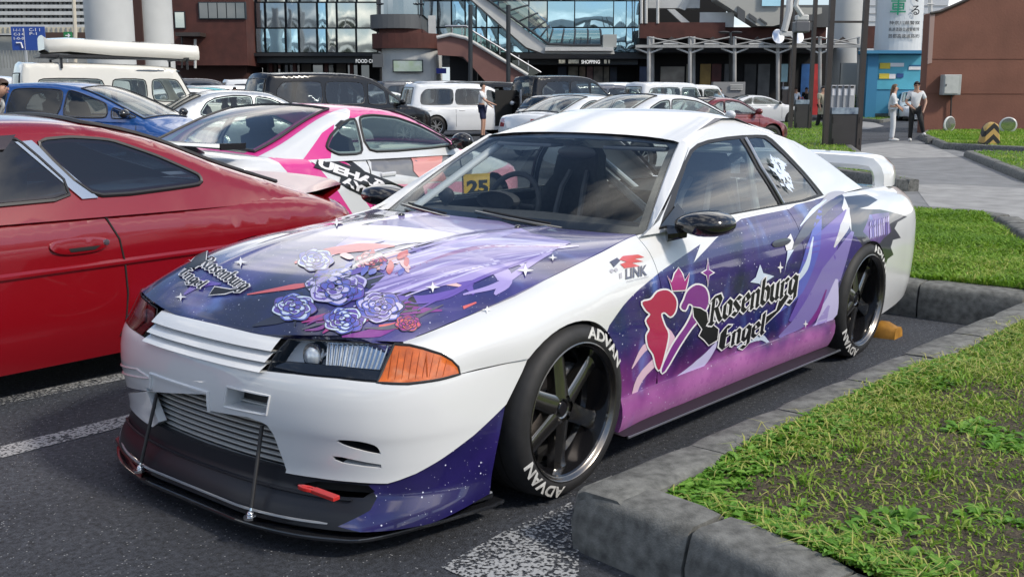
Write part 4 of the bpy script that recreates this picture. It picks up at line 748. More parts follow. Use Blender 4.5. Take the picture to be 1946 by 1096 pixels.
# ================================================================== hero materials
def galaxy(name, cols, pink=None, star=1., scale=2.2, axis='xz', grey=None):
    m = bpy.data.materials.new(name); m.use_nodes = True; t = m.node_tree; p = t.nodes['Principled BSDF']
    p.inputs['Roughness'].default_value = .28; p.inputs['Coat Weight'].default_value = 1; p.inputs['Coat Roughness'].default_value = .03
    tc = N(t, 'ShaderNodeTexCoord'); nz = N(t, 'ShaderNodeTexNoise'); nz.inputs['Scale'].default_value = scale; nz.inputs['Detail'].default_value = 6; nz.inputs['Distortion'].default_value = .8
    LK(t, tc.outputs['Object'], nz.inputs['Vector']); rp = N(t, 'ShaderNodeValToRGB'); LK(t, nz.outputs[0], rp.inputs[0])
    e = rp.color_ramp.elements
    while len(e) < len(cols): e.new(.5)
    for i, c in enumerate(cols): e[i].position = .28+.44*i/(len(cols)-1); e[i].color = (*c, 1)
    out = rp.outputs[0]
    def smooth(val, a, b):
        r = N(t, 'ShaderNodeMapRange', interpolation_type='SMOOTHSTEP'); r.inputs[1].default_value = a; r.inputs[2].default_value = b; LK(t, val, r.inputs[0]); return r.outputs[0]
    def mix(f, a, b):
        x = N(t, 'ShaderNodeMix', data_type='RGBA')
        LK(t, f, x.inputs[0])
        for k, c in ((6, a), (7, b)):
            if isinstance(c, tuple): x.inputs[k].default_value = (*c, 1)
            else: LK(t, c, x.inputs[k])
        return x.outputs[2]
    def math_(op, a, b):
        x = N(t, 'ShaderNodeMath', operation=op)
        for k, c in ((0, a), (1, b)):
            if isinstance(c, (int, float)): x.inputs[k].default_value = c
            else: LK(t, c, x.inputs[k])
        return x.outputs[0]
    sp = N(t, 'ShaderNodeSeparateXYZ'); LK(t, tc.outputs['Object'], sp.inputs[0]); X, Y, Z = sp.outputs
    if pink:
        n2 = N(t, 'ShaderNodeTexNoise'); n2.inputs['Scale'].default_value = 3.5; n2.inputs['Detail'].default_value = 3; LK(t, tc.outputs['Object'], n2.inputs['Vector'])
        zz = math_('ADD', Z, math_('MULTIPLY', math_('SUBTRACT', n2.outputs[0], .5), .35))
        xx = math_('MULTIPLY', math_('ADD', X, .35), .12)        # colour climbs towards the front wheel
        f = smooth(math_('SUBTRACT', zz, xx), .50, .26)
        out = mix(f, out, pink[0]); f2 = smooth(zz, .34, .16); out = mix(f2, out, pink[1])
        vo = N(t, 'ShaderNodeTexVoronoi'); vo.inputs['Scale'].default_value = 26; LK(t, tc.outputs['Object'], vo.inputs['Vector'])
        f3 = math_('MULTIPLY', smooth(vo.outputs[0], .36, .30), math_('MULTIPLY', f2, .45)); out = mix(f3, out, (.30, .07, .30))
    # nebula glow printed in the vinyl
    n3 = N(t, 'ShaderNodeTexNoise'); n3.inputs['Scale'].default_value = scale*1.6; n3.inputs['Detail'].default_value = 8; mp = N(t, 'ShaderNodeMapping'); mp.inputs['Location'].default_value = (3.1, 1.7, .4); mp.inputs['Rotation'].default_value = (0, .7, 0); mp.inputs['Scale'].default_value = (1.5, 1, .6)
    LK(t, tc.outputs['Object'], mp.inputs[0]); LK(t, mp.outputs[0], n3.inputs['Vector']); f4 = math_('MULTIPLY', smooth(n3.outputs[0], .58, .76), .55); out = mix(f4, out, (.16, .30, .75))
    for sc, th, k in ((38, .13, 1.), (95, .16, .55)):
        v = N(t, 'ShaderNodeTexVoronoi'); v.inputs['Scale'].default_value = sc; LK(t, tc.outputs['Object'], v.inputs['Vector'])
        r = N(t, 'ShaderNodeSeparateColor'); LK(t, v.outputs['Color'], r.inputs[0])
        f = math_('MULTIPLY', smooth(v.outputs[0], th, th*.5), math_('MULTIPLY', math_('GREATER_THAN', r.outputs[0], .62), k*star)); out = mix(f, out, (.75, .78, .92))
    LK(t, out, p.inputs['Base Color']); MATS[name] = m; return m
GAL = galaxy('galaxy_wrap', [(.006, .005, .025), (.010, .008, .07), (.030, .014, .14), (.012, .016, .12), (.004, .004, .02)], pink=((.20, .035, .20), (.46, .16, .42)))
GALF = galaxy('galaxy_wrap_lip', [(.004, .004, .02), (.012, .008, .08), (.03, .016, .15)])
GALH = galaxy('galaxy_wrap_hood', [(.008, .008, .03), (.014, .016, .08), (.06, .05, .22), (.025, .028, .14), (.045, .028, .11)], scale=1.7, star=.7)
BAT = galaxy('purple_print', [(.02, .015, .04), (.10, .05, .22), (.20, .10, .38)], scale=6, star=.2)
DARKP = pm('dark_print', (.02, .018, .03), .3, coat=1)
def vin(name, c): return pm(name, c, .32, coat=.8)
LAV = vin('lavender_print', (.36, .30, .62)); LAV2 = vin('pale_lavender_print', (.55, .52, .78)); VIO = vin('violet_print', (.14, .09, .40)); BLU = vin('blue_print', (.10, .12, .50))
ROSE = vin('pale_rose_print', (.75, .50, .50)); CORAL = vin('coral_print', (.62, .12, .12)); MAG = vin('magenta_print', (.36, .03, .20)); PUR = vin('purple_vinyl', (.20, .03, .24)); CRIM = vin('crimson_vinyl', (.40, .02, .08))
SILV = vin('silver_grey_print', (.42, .41, .45)); SILV2 = vin('pale_grey_print', (.62, .62, .66)); SLATE = vin('slate_print', (.09, .09, .13)); PINKP = vin('pale_pink_print', (.72, .50, .62)); WBL = vin('pale_blue_print', (.60, .70, .85))
car = thing('show_coupe', 'white show coupe wrapped in purple galaxy graphics with black carbon front splitter', 'car')
SD = ((-3.7, .75), (0., .79))
def S(pxs): return hit(pxs, side, SD)
def arch(cx, cz, R, a0, a1, n=22): return [(cx+R*cos(a0+(a1-a0)*i/n), cz+R*sin(a0+(a1-a0)*i/n)) for i in range(n+1)]
GF = spl([(-.612, .172), (-.612, .50), (-.606, .70), (-.585, .82), (-.578, .862)], 5)      # door front gap
GR = spl([(-1.80, .225), (-1.862, .30), (-1.875, .55), (-1.865, .75), (-1.83, .879)], 5)      # door rear gap
lamp = hit([(749, 655), (780, 658), (803, 663), (835, 673), (860, 685), (870, 697), (874, 710)], side, SD)
seam = xz2s([(.45, .556), (.35, .558), (.25, .556)])
ra = arch(.015, .29, .352, math.asin((.556-.29)/.352), pi-math.asin((.17-.29)/.352)*1)
ra = arch(.015, .29, .352, math.asin((.556-.29)/.352), pi+.35)
fender = [(.62, .79)]+lamp+seam+xz2s(ra+[(-.34, .165), (-.59, .165)]+GF)[0:]
fender = [p for p in fender if p[0] > -.7]
fender[-1] = (-.578, .79)
fender = fender+[(x, .79) for x in np.linspace(-.5, .55, 12)]
door = xz2s([(-.64, .235)]+[(x-.0, z) for x, z in GF if z > .26])[:-1]+[(-.578, .79)]+[(x, .79) for x in np.linspace(-.7, -1.75, 10)]+[(-1.83, .79)]+xz2s(GR[::-1][1:])+xz2s([(-1.78, .222)])
bk = arch(-2.607, .29, .348, 0, pi, 24)
quarter = [(-1.83, .79)]+xz2s(GR[::-1][1:])+xz2s([(-1.80, .165), (-2.30, .160)]+arch(-2.607, .29, .348, .36-.72, pi+.42, 26))+xz2s([(-2.99, .17), (-3.3, .185), (-3.55, .21), (-3.70, .235)])+[(-3.725, .3), (-3.725, .48), (-3.72, .6), (-3.70, .72), (-3.68, .79)]+[(x, .79) for x in np.linspace(-3.5, -2.0, 12)]
# wrap areas on the flank, traced on the surface
main = S([(1158, 618), (1185, 580), (1215, 549), (1255, 516), (1290, 492), (1331, 464), (1319, 498), (1362, 452), (1408, 416), (1440, 409), (1500, 397), (1535, 372), (1545, 345), (1590, 352), (1604, 374), (1600, 395), (1618, 440), (1640, 470), (1652, 560), (1640, 740), (1560, 690), (1190, 850), (1080, 800)])
bat = S([(1604, 374), (1646, 369), (1668, 380), (1650, 392), (1634, 396), (1672, 398), (1724, 412), (1706, 422), (1700, 434), (1712, 452), (1697, 456), (1693, 470), (1698, 484), (1687, 492), (1680, 512), (1660, 500), (1640, 470), (1618, 440)])
batp = S([(1652, 408), (1690, 404), (1688, 420), (1694, 440), (1680, 452), (1672, 462), (1655, 458), (1640, 440)])
regs = [(main, 1), (bat, 2), (batp, 3)]
sm = [WHITE, GAL, DARKP, BAT]
for lf, fl, nm in ((side, True, ''), (sideR, False, '')):
    inn = panel('body_shell', [(.60, .79), (.60, .60), (.4, .5), (.3, .42)]+xz2s(arch(.015, .29, .37, .4, pi-.1))+[(-.36, .0), (-2.23, .0)]+[(-2.22, .25)]+xz2s(arch(-2.607, .29, .37, .2, pi-.2))+[(-3.0, .02), (-3.70, .06), (-3.70, .72), (-3.66, .79)], lf, UNDER, car, h=.09, edge=0, off=-.016, flip=fl)
    panel('fender', fender, lf, sm, car, h=.035, regions=regs, flip=fl, inset=.002)
    dr = panel('door', door, lf, sm, car, h=.04, regions=regs, flip=fl, inset=.002)
    panel('quarter_panel', quarter, lf, sm, car, h=.04, regions=regs, flip=fl, inset=.002)
    sg = -1 if lf is sideR else 1
    # door handle: recessed cup with flap
    def hl(u, v): return lf(u, v)
    panel('handle', spl([(-1.56, .585), (-1.60, .60), (-1.70, .60), (-1.75, .585), (-1.70, .568), (-1.60, .568)], 4, True), lf, DARKP, dr, h=.02, off=.004, edge=.004, flip=fl)
    # skirt: rocker fairing and carbon blade
    def skl(x, s, sg=sg):
        x = np.asarray(x, float); s = np.asarray(s, float); b = side(x, s+.0)
        k = np.clip((.13-s)/.13, 0, 1); return np.stack([x, sg*(b[:, 1]+.004+.022*np.sin(np.clip((.13-s)/.15, 0, 1)*pi)), b[:, 2]-.02*k], 1)
    panel('side_skirt', [(-.33, .125), (-.33, 0), (-1.2, -.01), (-2.26, -.012), (-2.26, .115), (-1.2, .12)], skl, [WHITE, GAL], car, h=.04, regions=[([(-.2, .2), (-.2, -.1), (-2.4, -.1), (-2.4, .2)], 1)], flip=fl, edge=.03)
    mb = MB(); P = [[(x, sg*y, z) for (y, z) in ((.70, .165-.02*t), (.885, .150-.035*t), (.902, .157-.035*t), (.902, .143-.035*t), (.70, .145-.02*t))] for t, x in [(i/10, -.31-1.95*i/10) for i in range(11)]]
    mb.quadgrid(P); bl = mb.build('skirt_blade', pm('satin_black', (.012, .012, .013), .5), car); mb = MB(); mb.tube([(-.31-1.95*i/10, sg*.9025, .150-.035*i/10) for i in range(11)], .005, 6); mb.build('blade_edge', STEEL, bl)
# ------------------------------------------------------------------ bumper with its openings
FD = ((-1.2, 1.25), (.06, .66))
def FR(pxs): return hit(pxs, front, FD, 44)
bl_edge = FR([(874, 711), (940, 695), (1003, 680)])
white_low = FR([(962, 768), (901, 826), (846, 867), (791, 899), (760, 911), (737, 918), (670, 915), (600, 907), (548, 899)])
openR = FR([(544, 892), (532, 858), (519, 824), (508, 808), (496, 801), (470, 792)])
def mir(p): return [(-a, b) for a, b in p][::-1]
topz = [(t, .548+.0*t) for t in np.linspace(-.30, .30, 7)]
hlb = FR([(506, 705), (560, 711), (640, 719), (715, 727), (775, 727), (830, 718), (874, 711)])
tl = [(t, z) for t, z in hlb]
bot = [(t, z) for t, z in white_low]
arcf = [(1.06+.24*k, z) for k, z in ((.0, .40), (.35, .45), (.6, .50), (.8, .556))]
left_half = tl+FR([(1003, 681), (993, 705), (978, 736)])+bot
opx = openR[:5]
bumper = left_half+openR[:1]+[(.30, .2345), (0, .232), (-.30, .2345)]
bumper = left_half+[(.2, .231), (0, .23), (-.2, .231)]+mir(left_half)
hole = openR[:6]+[(.09, .386), (.075, .40), (.075, .44)]+FR([(303, 717), (302, 745), (292, 742), (276, 735), (288, 768), (302, 802)])+[(-.40, .20), (-.2, .20), (.2, .20), (.40, .20)]
ductL = FR([(433, 737), (511, 754), (505, 785), (428, 770)]); ductR = FR([(262, 685), (292, 692), (289, 719), (261, 704)])
slot1 = spl(FR([(640, 836), (680, 838), (712, 846), (722, 858), (718, 862), (660, 848)]), 4, True)
slot2 = FR([(631, 866), (650, 868), (724, 882), (725, 889), (690, 886), (650, 879), (636, 873)])
holes = [hole, ductL, slot1, slot2]
bp = panel('front_bumper', bumper, front, WHITE, car, h=.022, holes=holes, edge=.03)
for q, dpt in ((ductL, .10), (slot1, .06), (slot2, .07)):
    c = np.mean(q, 0)
    mb = MB(); n = len(q); a = front(*np.array(q).T); b = a-np.array([dpt, 0, .0])
    big = len(q) == 4
    mb.V = [tuple(v) for v in a-np.array([.006, 0, 0])]+[tuple(v) for v in b]; mb.F = [(i, (i+1) % n, n+(i+1) % n, n+i) for i in range(n)]; mb.build('duct_wall', WHITE if big else TRIM, bp)
    mb = MB(); mb.V = [tuple(v) for v in b]; mb.F = [tuple(range(n))]; mb.build('duct_mesh', UNDER if not big else TRIM, bp)
# raised frames round the two plate-side ducts and the licence recess
for q in (ductL, ductR):
    pts = front(*np.array(dens(offs(q, -.006), .03)).T)+np.array([.001, 0, 0]); mb = MB(); mb.tube([tuple(p) for p in pts]+[tuple(pts[0])], .004, 6, False); mb.build('duct_frame', WHITE, bp, True)
pts = front(*np.array(dens([(.082, .385), (.082, .447), (-.277, .447), (-.282, .395)], .03, False)).T)+np.array([.002, 0, 0]); mb = MB(); mb.tube([tuple(p) for p in pts], .007, 6); mb.build('licence_frame', WHITE, bp, True)
# intercooler core behind the opening
def icl(t, z): p = front(np.asarray(t, float), np.full(np.shape(t), .30)); return np.stack([p[:, 0]-.055-.0*np.asarray(z), p[:, 1], np.asarray(z, float)], 1)
ic = panel('intercooler', [(-.46, .20), (.46, .20), (.46, .45), (-.46, .45)], icl, pm('core_fins', (.025, .025, .025), .6, noise=.5, nscale=120), car, h=.06, edge=.05)
for i in range(11):
    z = .232+.0195*i; T = np.linspace(-.44, .44, 12); P = icl(T, np.full(12, z)); mb = MB()
    mb.quadgrid([P+[0, 0, -.0036], P+[.012, 0, -.0026], P+[.012, 0, .0026], P+[0, 0, .0036]]); mb.build('fin_bar', pm('fin_alloy', (.55, .55, .52), .45), ic)
# lower lip: dark centre, galaxy ends, with the slot for the tow hook
def lipl(t, z): return front(t, z)
seamL = FR([(718, 924), (832, 913), (932, 893)])
lip_top = [(0, .244), (.2, .246), (.36, .246), (.44, .238)]+[(t, z-.004) for t, z in white_low[::-1]]
lip_r = lip_top+FR([(962, 772), (952, 825), (940, 885), (933, 938)])+[(.9, .105), (.6, .098), (.3, .095), (0, .095)]
slotT = FR([(560, 921), (600, 915), (655, 919), (700, 924), (712, 934), (690, 945), (640, 942), (570, 935)])
endp = FR([(700, 922), (716, 945), (703, 968), (640, 1000), (940, 1000), (980, 700), (960, 740), (737, 905)])
lipdark = pm('dark_lip', (.014, .016, .022), .38, spec=.35)
lp = panel('front_lip', lip_r+mir(lip_r)[1:-1], lipl, [lipdark, GALF], car, h=.025, holes=[slotT], regions=[(endp, 1), (mir(endp), 1)], edge=.02, off=-.006)
for sg in (1, -1):      # fold lines along the lip
    T = np.linspace(0, sg*.66, 14); P = front(T, np.full(14, .19)-.004)+[.004, 0, 0]; mb = MB(); mb.tube([tuple(p) for p in P], .005, 6); mb.build('lip_fold', lipdark, lp, True)
mb = MB(); a = front(*np.array(slotT).T)-[.05, 0, 0]; mb.V = [tuple(v) for v in a]; mb.F = [tuple(range(len(a)))]; mb.build('slot_backing', UNDER, lp)
# splitter: two stacked blades
plan = [(.972, 0), (.972, .15), (.968, .30), (.93, .48), (.87, .62), (.80, .70), (.60, .765), (.365, .815)]
def plate(name, grow, z0, z1, mat, xb=.30):
    q = spl([(x+grow*.7, y+grow*.5*min(1, y/.4)) for x, y in plan], 4); q = [(xb, q[-1][1])]+q[::-1]; q = q+[(x, -y) for x, y in q[::-1]][1:]
    mb = MB(); mb.prism(q, lambda p, n: (p[0], p[1], n), z0, z1); return mb.build(name, mat, car, bevel=.004)
carbon = pm('carbon_black', (.014, .015, .018), .18, coat=.8)
sp = plate('splitter', .01, .062, .076, carbon); plate('splitter_upper', -.022, .088, .112, carbon, .34)
P = spl([(x-.012, y-.008, .1125) for x, y in plan], 4); mb = MB(); mb.tube(P+[], .0045, 6); mb.tube([(x, -y, z) for x, y, z in P], .0045, 6); mb.build('splitter_lip', pm('worn_edge', (.35, .37, .40), .3, metal=.4), sp, True)
q = [(.99, -.30), (.93, -.55), (.845, -.73), (.66, -.755), (.70, -.60), (.80, -.40)]
mb = MB(); q = [(.985, -.30), (.84, -.715), (.73, -.735), (.80, -.60), (.90, -.45)]; fin = [tuple(on(p, 2, .085)) for p in ((219, 833), (274, 805), (300, 850), (268, 902))]
mb.V = [(x, y, z+.012*(i in (1, 2))) for i, (x, y, z) in enumerate(fin)]+[(x, y, z-.012) for x, y, z in fin]; mb.F = [(0, 1, 2, 3), (7, 6, 5, 4), (0, 4, 5, 1), (1, 5, 6, 2), (2, 6, 7, 3), (3, 7, 4, 0)]
mb.build('splitter_end', pm('maroon_plate', (.10, .012, .018), .35, coat=.5), sp)
mb = MB(); mb.V = [(x, -y, z) for x, y, z in mb.V]
for (a, b) in (((498, 808), (475, 982)), ((298, 748), (265, 893))):
    A = on(a, 0, .885); B = on(b, 2, .10); A = Vector(A); B = Vector(B); mb = MB(); mb.tube([A, B+(A-B)*.1], .0065, 8); rd = mb.build('splitter_rod', TRIM, car, True)
    mb = MB(); mb.tube([B+(A-B)*.1, B-(A-B)*.02], .0045, 8); mb.sphere(tuple(B+(A-B)*.03), .012); mb.tube([B+Vector((0, 0, -.005)), B+Vector((0, 0, .004))], .02, 10); mb.build('rod_end', CHROME, rd, True)
A = np.array(on((585, 928), 0, .93)); c = A; mb = MB(); R = .030
mb.lathe([(R-.012, -.006), (R, -.006), (R, .006), (R-.012, .006)], lambda r, a, h: (c[0]+r*cos(a)*.9, c[1]+r*sin(a)*1.15, c[2]+h+.008*cos(a)), 20, True); mb.box(c[0]-.014, c[0]+.012, c[1]+.024, c[1]+.13, c[2]-.005, c[2]+.008); mb.build('tow_hook', pm('red_anodised', (.50, .02, .015), .35, coat=.4), car, bevel=.002)
# ------------------------------------------------------------------ grille, lamps
gb = panel('grille', [(-.33, .548), (.33, .548), (.37, .65), (-.37, .65)], lambda t, z: front(t, z)-np.array([.035, 0, 0]), TRIM, car, h=.05, edge=0)
for z0, z1, d0, d1 in ((.612, .648, .018, -.006), (.580, .606, .022, .0), (.552, .574, .024, .004)):
    T = np.linspace(-.345, .345, 22); T = T*(1+(z0-.58)*.6); rows = []
    for z, d in ((z0-.004, -.03), (z0, d0-.012), (z0+.003, d0), ((z0+z1)/2, (d0+d1)/2+.003), (z1, d1), (z1+.001, -.03)): rows.append(front(T, np.full(22, z))+np.array([d, 0, 0]))
    mb = MB(); mb.quadgrid(rows); mb.build('grille_blade', WHITE, gb, True, angle=.9)
hl_px = [(547, 646), (600, 648), (680, 652), (747, 656), (735, 685), (716, 725), (640, 718), (570, 711), (508, 704), (518, 682), (532, 662)]
hlp = FR(hl_px)
am_px = [(750, 656), (778, 658), (803, 664), (838, 675), (858, 686), (869, 698), (872, 709), (835, 718), (776, 726), (719, 725), (737, 686)]
amp = FR(am_px)
LENSG = glassm('lamp_glass', (.95, .97, .98), 1.35)
LENSDARK = glassm('darkened_lens', (.35, .32, .34), 1.5)  # far lamp glass darkened in its tint so the reflected red shows less
for sgn in (1, -1):
    f = (lambda q: q) if sgn == 1 else mir
    q = f(hlp); t0 = np.array(q)
    hb = panel('headlight', offs(q, .010), lambda t, z: front(t, z)-np.array([.055, 0, 0]), pm('lamp_bucket', (.55, .56, .58), .3), car, h=.04, edge=-.035)
    panel('lens', q, front, LENSG if sgn == 1 else LENSDARK, hb, h=.03, edge=.01, off=.001)
    fr = front(*np.array(dens(offs(q, -.002), .03)).T)-np.array([.003, 0, 0]); mb = MB(); mb.tube([tuple(p) for p in fr]+[tuple(fr[0])], .0022, 6, False); mb.build('lamp_gasket', TRIM, hb, True)
    bb = FR([(512, 698), (540, 688), (640, 696), (728, 704), (718, 724), (640, 717), (570, 710)]); bb = bb if sgn == 1 else mir(bb)
    panel('lamp_base', bb, lambda t, z: front(t, z)-np.array([.012, 0, 0]), BLACKG, hb, h=.04, edge=.03)
    # projector bowl and ribbed high-beam reflector
    cc = FR([(580, 682)])[0]; c = front(np.array([cc[0]*sgn]), np.array([cc[1]]))[0]
    mb = MB(); mb.lathe([(.043, .0), (.040, -.012), (.036, -.004), (.030, .008), (.018, .017), (.0, .020)], lambda r, a, h: (c[0]-.028+h, c[1]+r*cos(a), c[2]+r*sin(a)*.95), 24); mb.build('projector', CLEARL, hb, True)
    mb = MB(); mb.tube([(c[0]-.06, c[1], c[2]), (c[0]-.028, c[1], c[2])], .045, 20); mb.build('projector_ring', CHROME, hb, True)
    tr = [FR([p])[0] for p in ((614, 654), (728, 660), (706, 718), (610, 708))]; tr = [(a*sgn, b) for a, b in tr]
    panel('reflector', tr if sgn == 1 else tr[::-1], lambda t, z: front(t, z)-np.array([.026, 0, 0]), CHROME, hb, h=.03, edge=.02)
    for i in range(13):
        u = i/12; a = np.array(tr[0])*(1-u)+np.array(tr[1])*u; b = np.array(tr[3])*(1-u)+np.array(tr[2])*u
        P = front(np.array([a[0], (a[0]+b[0])/2, b[0]]), np.array([a[1], (a[1]+b[1])/2, b[1]]))-np.array([.02, 0, 0]); mb = MB(); mb.tube([tuple(p) for p in P], .0028, 5); mb.build('lens_rib', CLEARL, hb, True)
    q = f(amp); sg = panel('turn_signal', q, front, AMBER if sgn == 1 else pm('darkened_amber', (.10, .035, .03), .15, coat=1), car, h=.03, edge=.02, off=.001)  # far signal colour darkened along with its lamp
    fr = front(*np.array(dens(offs(q, -.004), .03)).T); mb = MB(); mb.tube([tuple(p) for p in fr]+[tuple(fr[0])], .0045, 6, False); mb.build('lamp_gasket', TRIM, sg, True)
    for k in range(9):
        xx = 742+13*k; a_ = FR([(xx+4, 664+max(0, xx-790)*.28), (xx-5, 721-max(0, xx-790)*.10)]); P = front(np.array([a_[0][0]*sgn, a_[1][0]*sgn]), np.array([a_[0][1], a_[1][1]])); mb = MB(); mb.tube([tuple(q_) for q_ in P], .0013, 4); mb.build('prism_line', pm('amber_dark', (.35, .06, .006), .3), sg)
    a = FR([(810, 676), (812, 716)]); a = [(x*sgn, z) for x, z in a]; P = front(np.array([a[0][0], a[1][0]]), np.array([a[0][1], a[1][1]])); mb = MB(); mb.tube([tuple(p) for p in P], .003, 5); mb.build('lens_rib', pm('amber_rib', (.45, .09, .01), .2), sg, True)
# nose filler between lamps, bumper and hood
nf = panel('nose_panel', [(-1.05, .53), (1.05, .53), (1.0, .6), (.80, .645), (.36, .655), (-.36, .655), (-.80, .645), (-1.0, .6)], lambda t, z: front(t, z)-np.array([.065, 0, 0]), UNDER, car, h=.06, edge=0)
# ------------------------------------------------------------------ hood
hfront = hit([(752, 653), (700, 649), (640, 645), (580, 641), (556, 640), (542, 647), (500, 638), (474, 632)], hood, ((-.6, .88), (-.75, .75)))
hf = [(float(q[0])-.002, float(q[1])) for q in front(np.array([.785, .72, .64, .55, .45, .36, .25, .12, 0.]), np.full(9, .655))]
hr = [(-.595, .735), (-.55, .60), (-.515, .42), (-.495, .2), (-.49, 0)]
hedge = [(x, float(_ye(np.array([x]))[0])) for x in np.linspace(.58, -.55, 16)]
half = hf[::-1]+hedge+hr
hoodpoly = half+[(x, -y) for x, y in half[::-1]][1:-1]
HD = panel('hood', hoodpoly, hood, [GALH], car, h=.035, edge=.02, inset=.002)
panel('engine_bay_shade', [(x*.98-.005, y*.98) for x, y in hoodpoly], lambda x, y: hood(x, y)-np.array([0, 0, .03]), UNDER, car, h=.12, edge=0)
for y in (.33, -.33):
    p = hood(np.array([-.36]), np.array([y]))[0]; mb = MB(); mb.sphere(tuple(p+[0, 0, .004]), (.018, .012, .009)); mb.build('washer_nozzle', BLACKG, HD, True)
# ------------------------------------------------------------------ greenhouse
WSP = [(-1, 0), (-.5, 0), (0, 0), (.5, 0), (1, 0), (1, .5), (1, 1), (.5, 1), (0, 1), (-.5, 1), (-1, 1), (-1, .5)]
panel('windscreen', offs(WSP, .01), wscreen, GLASS, car, h=.1, edge=0)
wtrim = panel('windscreen_surround', offs(WSP, -.012), wscreen, BLACKG, car, h=.1, holes=[[(-.95, .075), (.95, .075), (.945, .90), (.90, .945), (-.90, .945), (-.945, .90)]], edge=.004, off=-.004)
C = [wscreen(np.array([a]), np.array([0.]))[0] for a in np.linspace(-1, 1, 13)]; hrr = [(x, y) for x, y in hr]+[(x, -y) for x, y in hr[::-1]][1:]
hh = np.array(hrr)[::-1]; ya = np.linspace(-.735, .735, 13); xa = np.interp(ya, hh[:, 1], hh[:, 0]); hp = hood(xa, ya)-[0, 0, .012]
mb = MB(); mb.quadgrid([hp+[.03, 0, -.03], hp, np.array(C)+[0, 0, -.006], np.array(C)+[-.05, 0, -.03]]); mb.build('cowl', TRIM, car, True)
for (a0, b0, a1, b1) in ((.55, -.02, -.10, .055), (-.25, -.02, -.85, .05)):
    T = np.linspace(0, 1, 12); P = wscreen(a0+(a1-a0)*T, b0+(b1-b0)*T); mb = MB(); mb.tube([tuple(p+np.array([.01, 0, .012])) for p in P], .007, 6); wp = mb.build('wiper', BLACKG, car, True)
    P2 = wscreen(a0+(a1-a0)*(.15+.8*T), b0+.035+(b1-b0)*(.15+.8*T)); mb = MB(); mb.tube([tuple(p+np.array([.004, 0, .006])) for p in P2], .005, 5); mb.build('blade', RUBBER, wp)
mb = MB(); mb.quadgrid([roof_section(x) for x in np.concatenate([[-1.195], np.linspace(-1.23, -2.16, 16), [-2.215, -2.265]])]); mb.build('roof', WHITE, car, True)
zr = lambda x: float(_rz(np.array([x]))[0])-.042
wpx = [(1247, 461), (1262, 405), (1285, 345), (1300, 308), (1311, 285), (1325, 273), (1345, 266), (1380, 260), (1410, 257), (1440, 256), (1456, 257), (1468, 264), (1490, 285), (1516, 312), (1545, 345), (1566, 371), (1530, 384), (1490, 394), (1420, 406), (1357, 419), (1300, 440)]
wop = hit(wpx, gside, ((-2.6, -.6), (.82, 1.24)))
wop = [(x, min(max(z, .885) if x < -.9 else z, zr(x)-.012)) for x, z in wop]
wop[0] = (-.70, .878); wop[-1] = (-.95, .886)
frame = [(-.585, .868)]+[(-.66+(-1.21+.66)*i/8, .876+(1.180-.876)*i/8) for i in range(1, 9)]+[(x, zr(x)) for x in np.linspace(-1.30, -2.15, 10)]+[(-2.25, 1.168), (-2.40, 1.115), (-2.58, 1.04), (-2.76, .962), (-2.96, .885), (-2.6, .886), (-2.2, .884), (-1.8, .876), (-1.2, .870), (-.75, .866)]
gl_d = hit([(1268, 445), (1275, 412), (1293, 352), (1307, 310), (1318, 289), (1330, 278), (1347, 271), (1380, 265), (1408, 262), (1420, 280), (1440, 318), (1462, 352), (1483, 389), (1420, 402), (1357, 415), (1310, 430)], gside, ((-2.6, -.6), (.82, 1.24)))
gl_q = hit([(1424, 262), (1440, 260), (1455, 262), (1466, 270), (1490, 292), (1514, 317), (1540, 347), (1556, 368), (1525, 379), (1494, 388), (1474, 352), (1452, 316), (1434, 282)], gside, ((-2.6, -.6), (.82, 1.24)))
gl_d = [(x, min(max(z, .893), zr(x)-.022)) for x, z in gl_d]; gl_q = [(x, min(max(z, .897), zr(x)-.022)) for x, z in gl_q]
SGL = glassm('tinted_side_glass', (.60, .66, .64), 2.2)
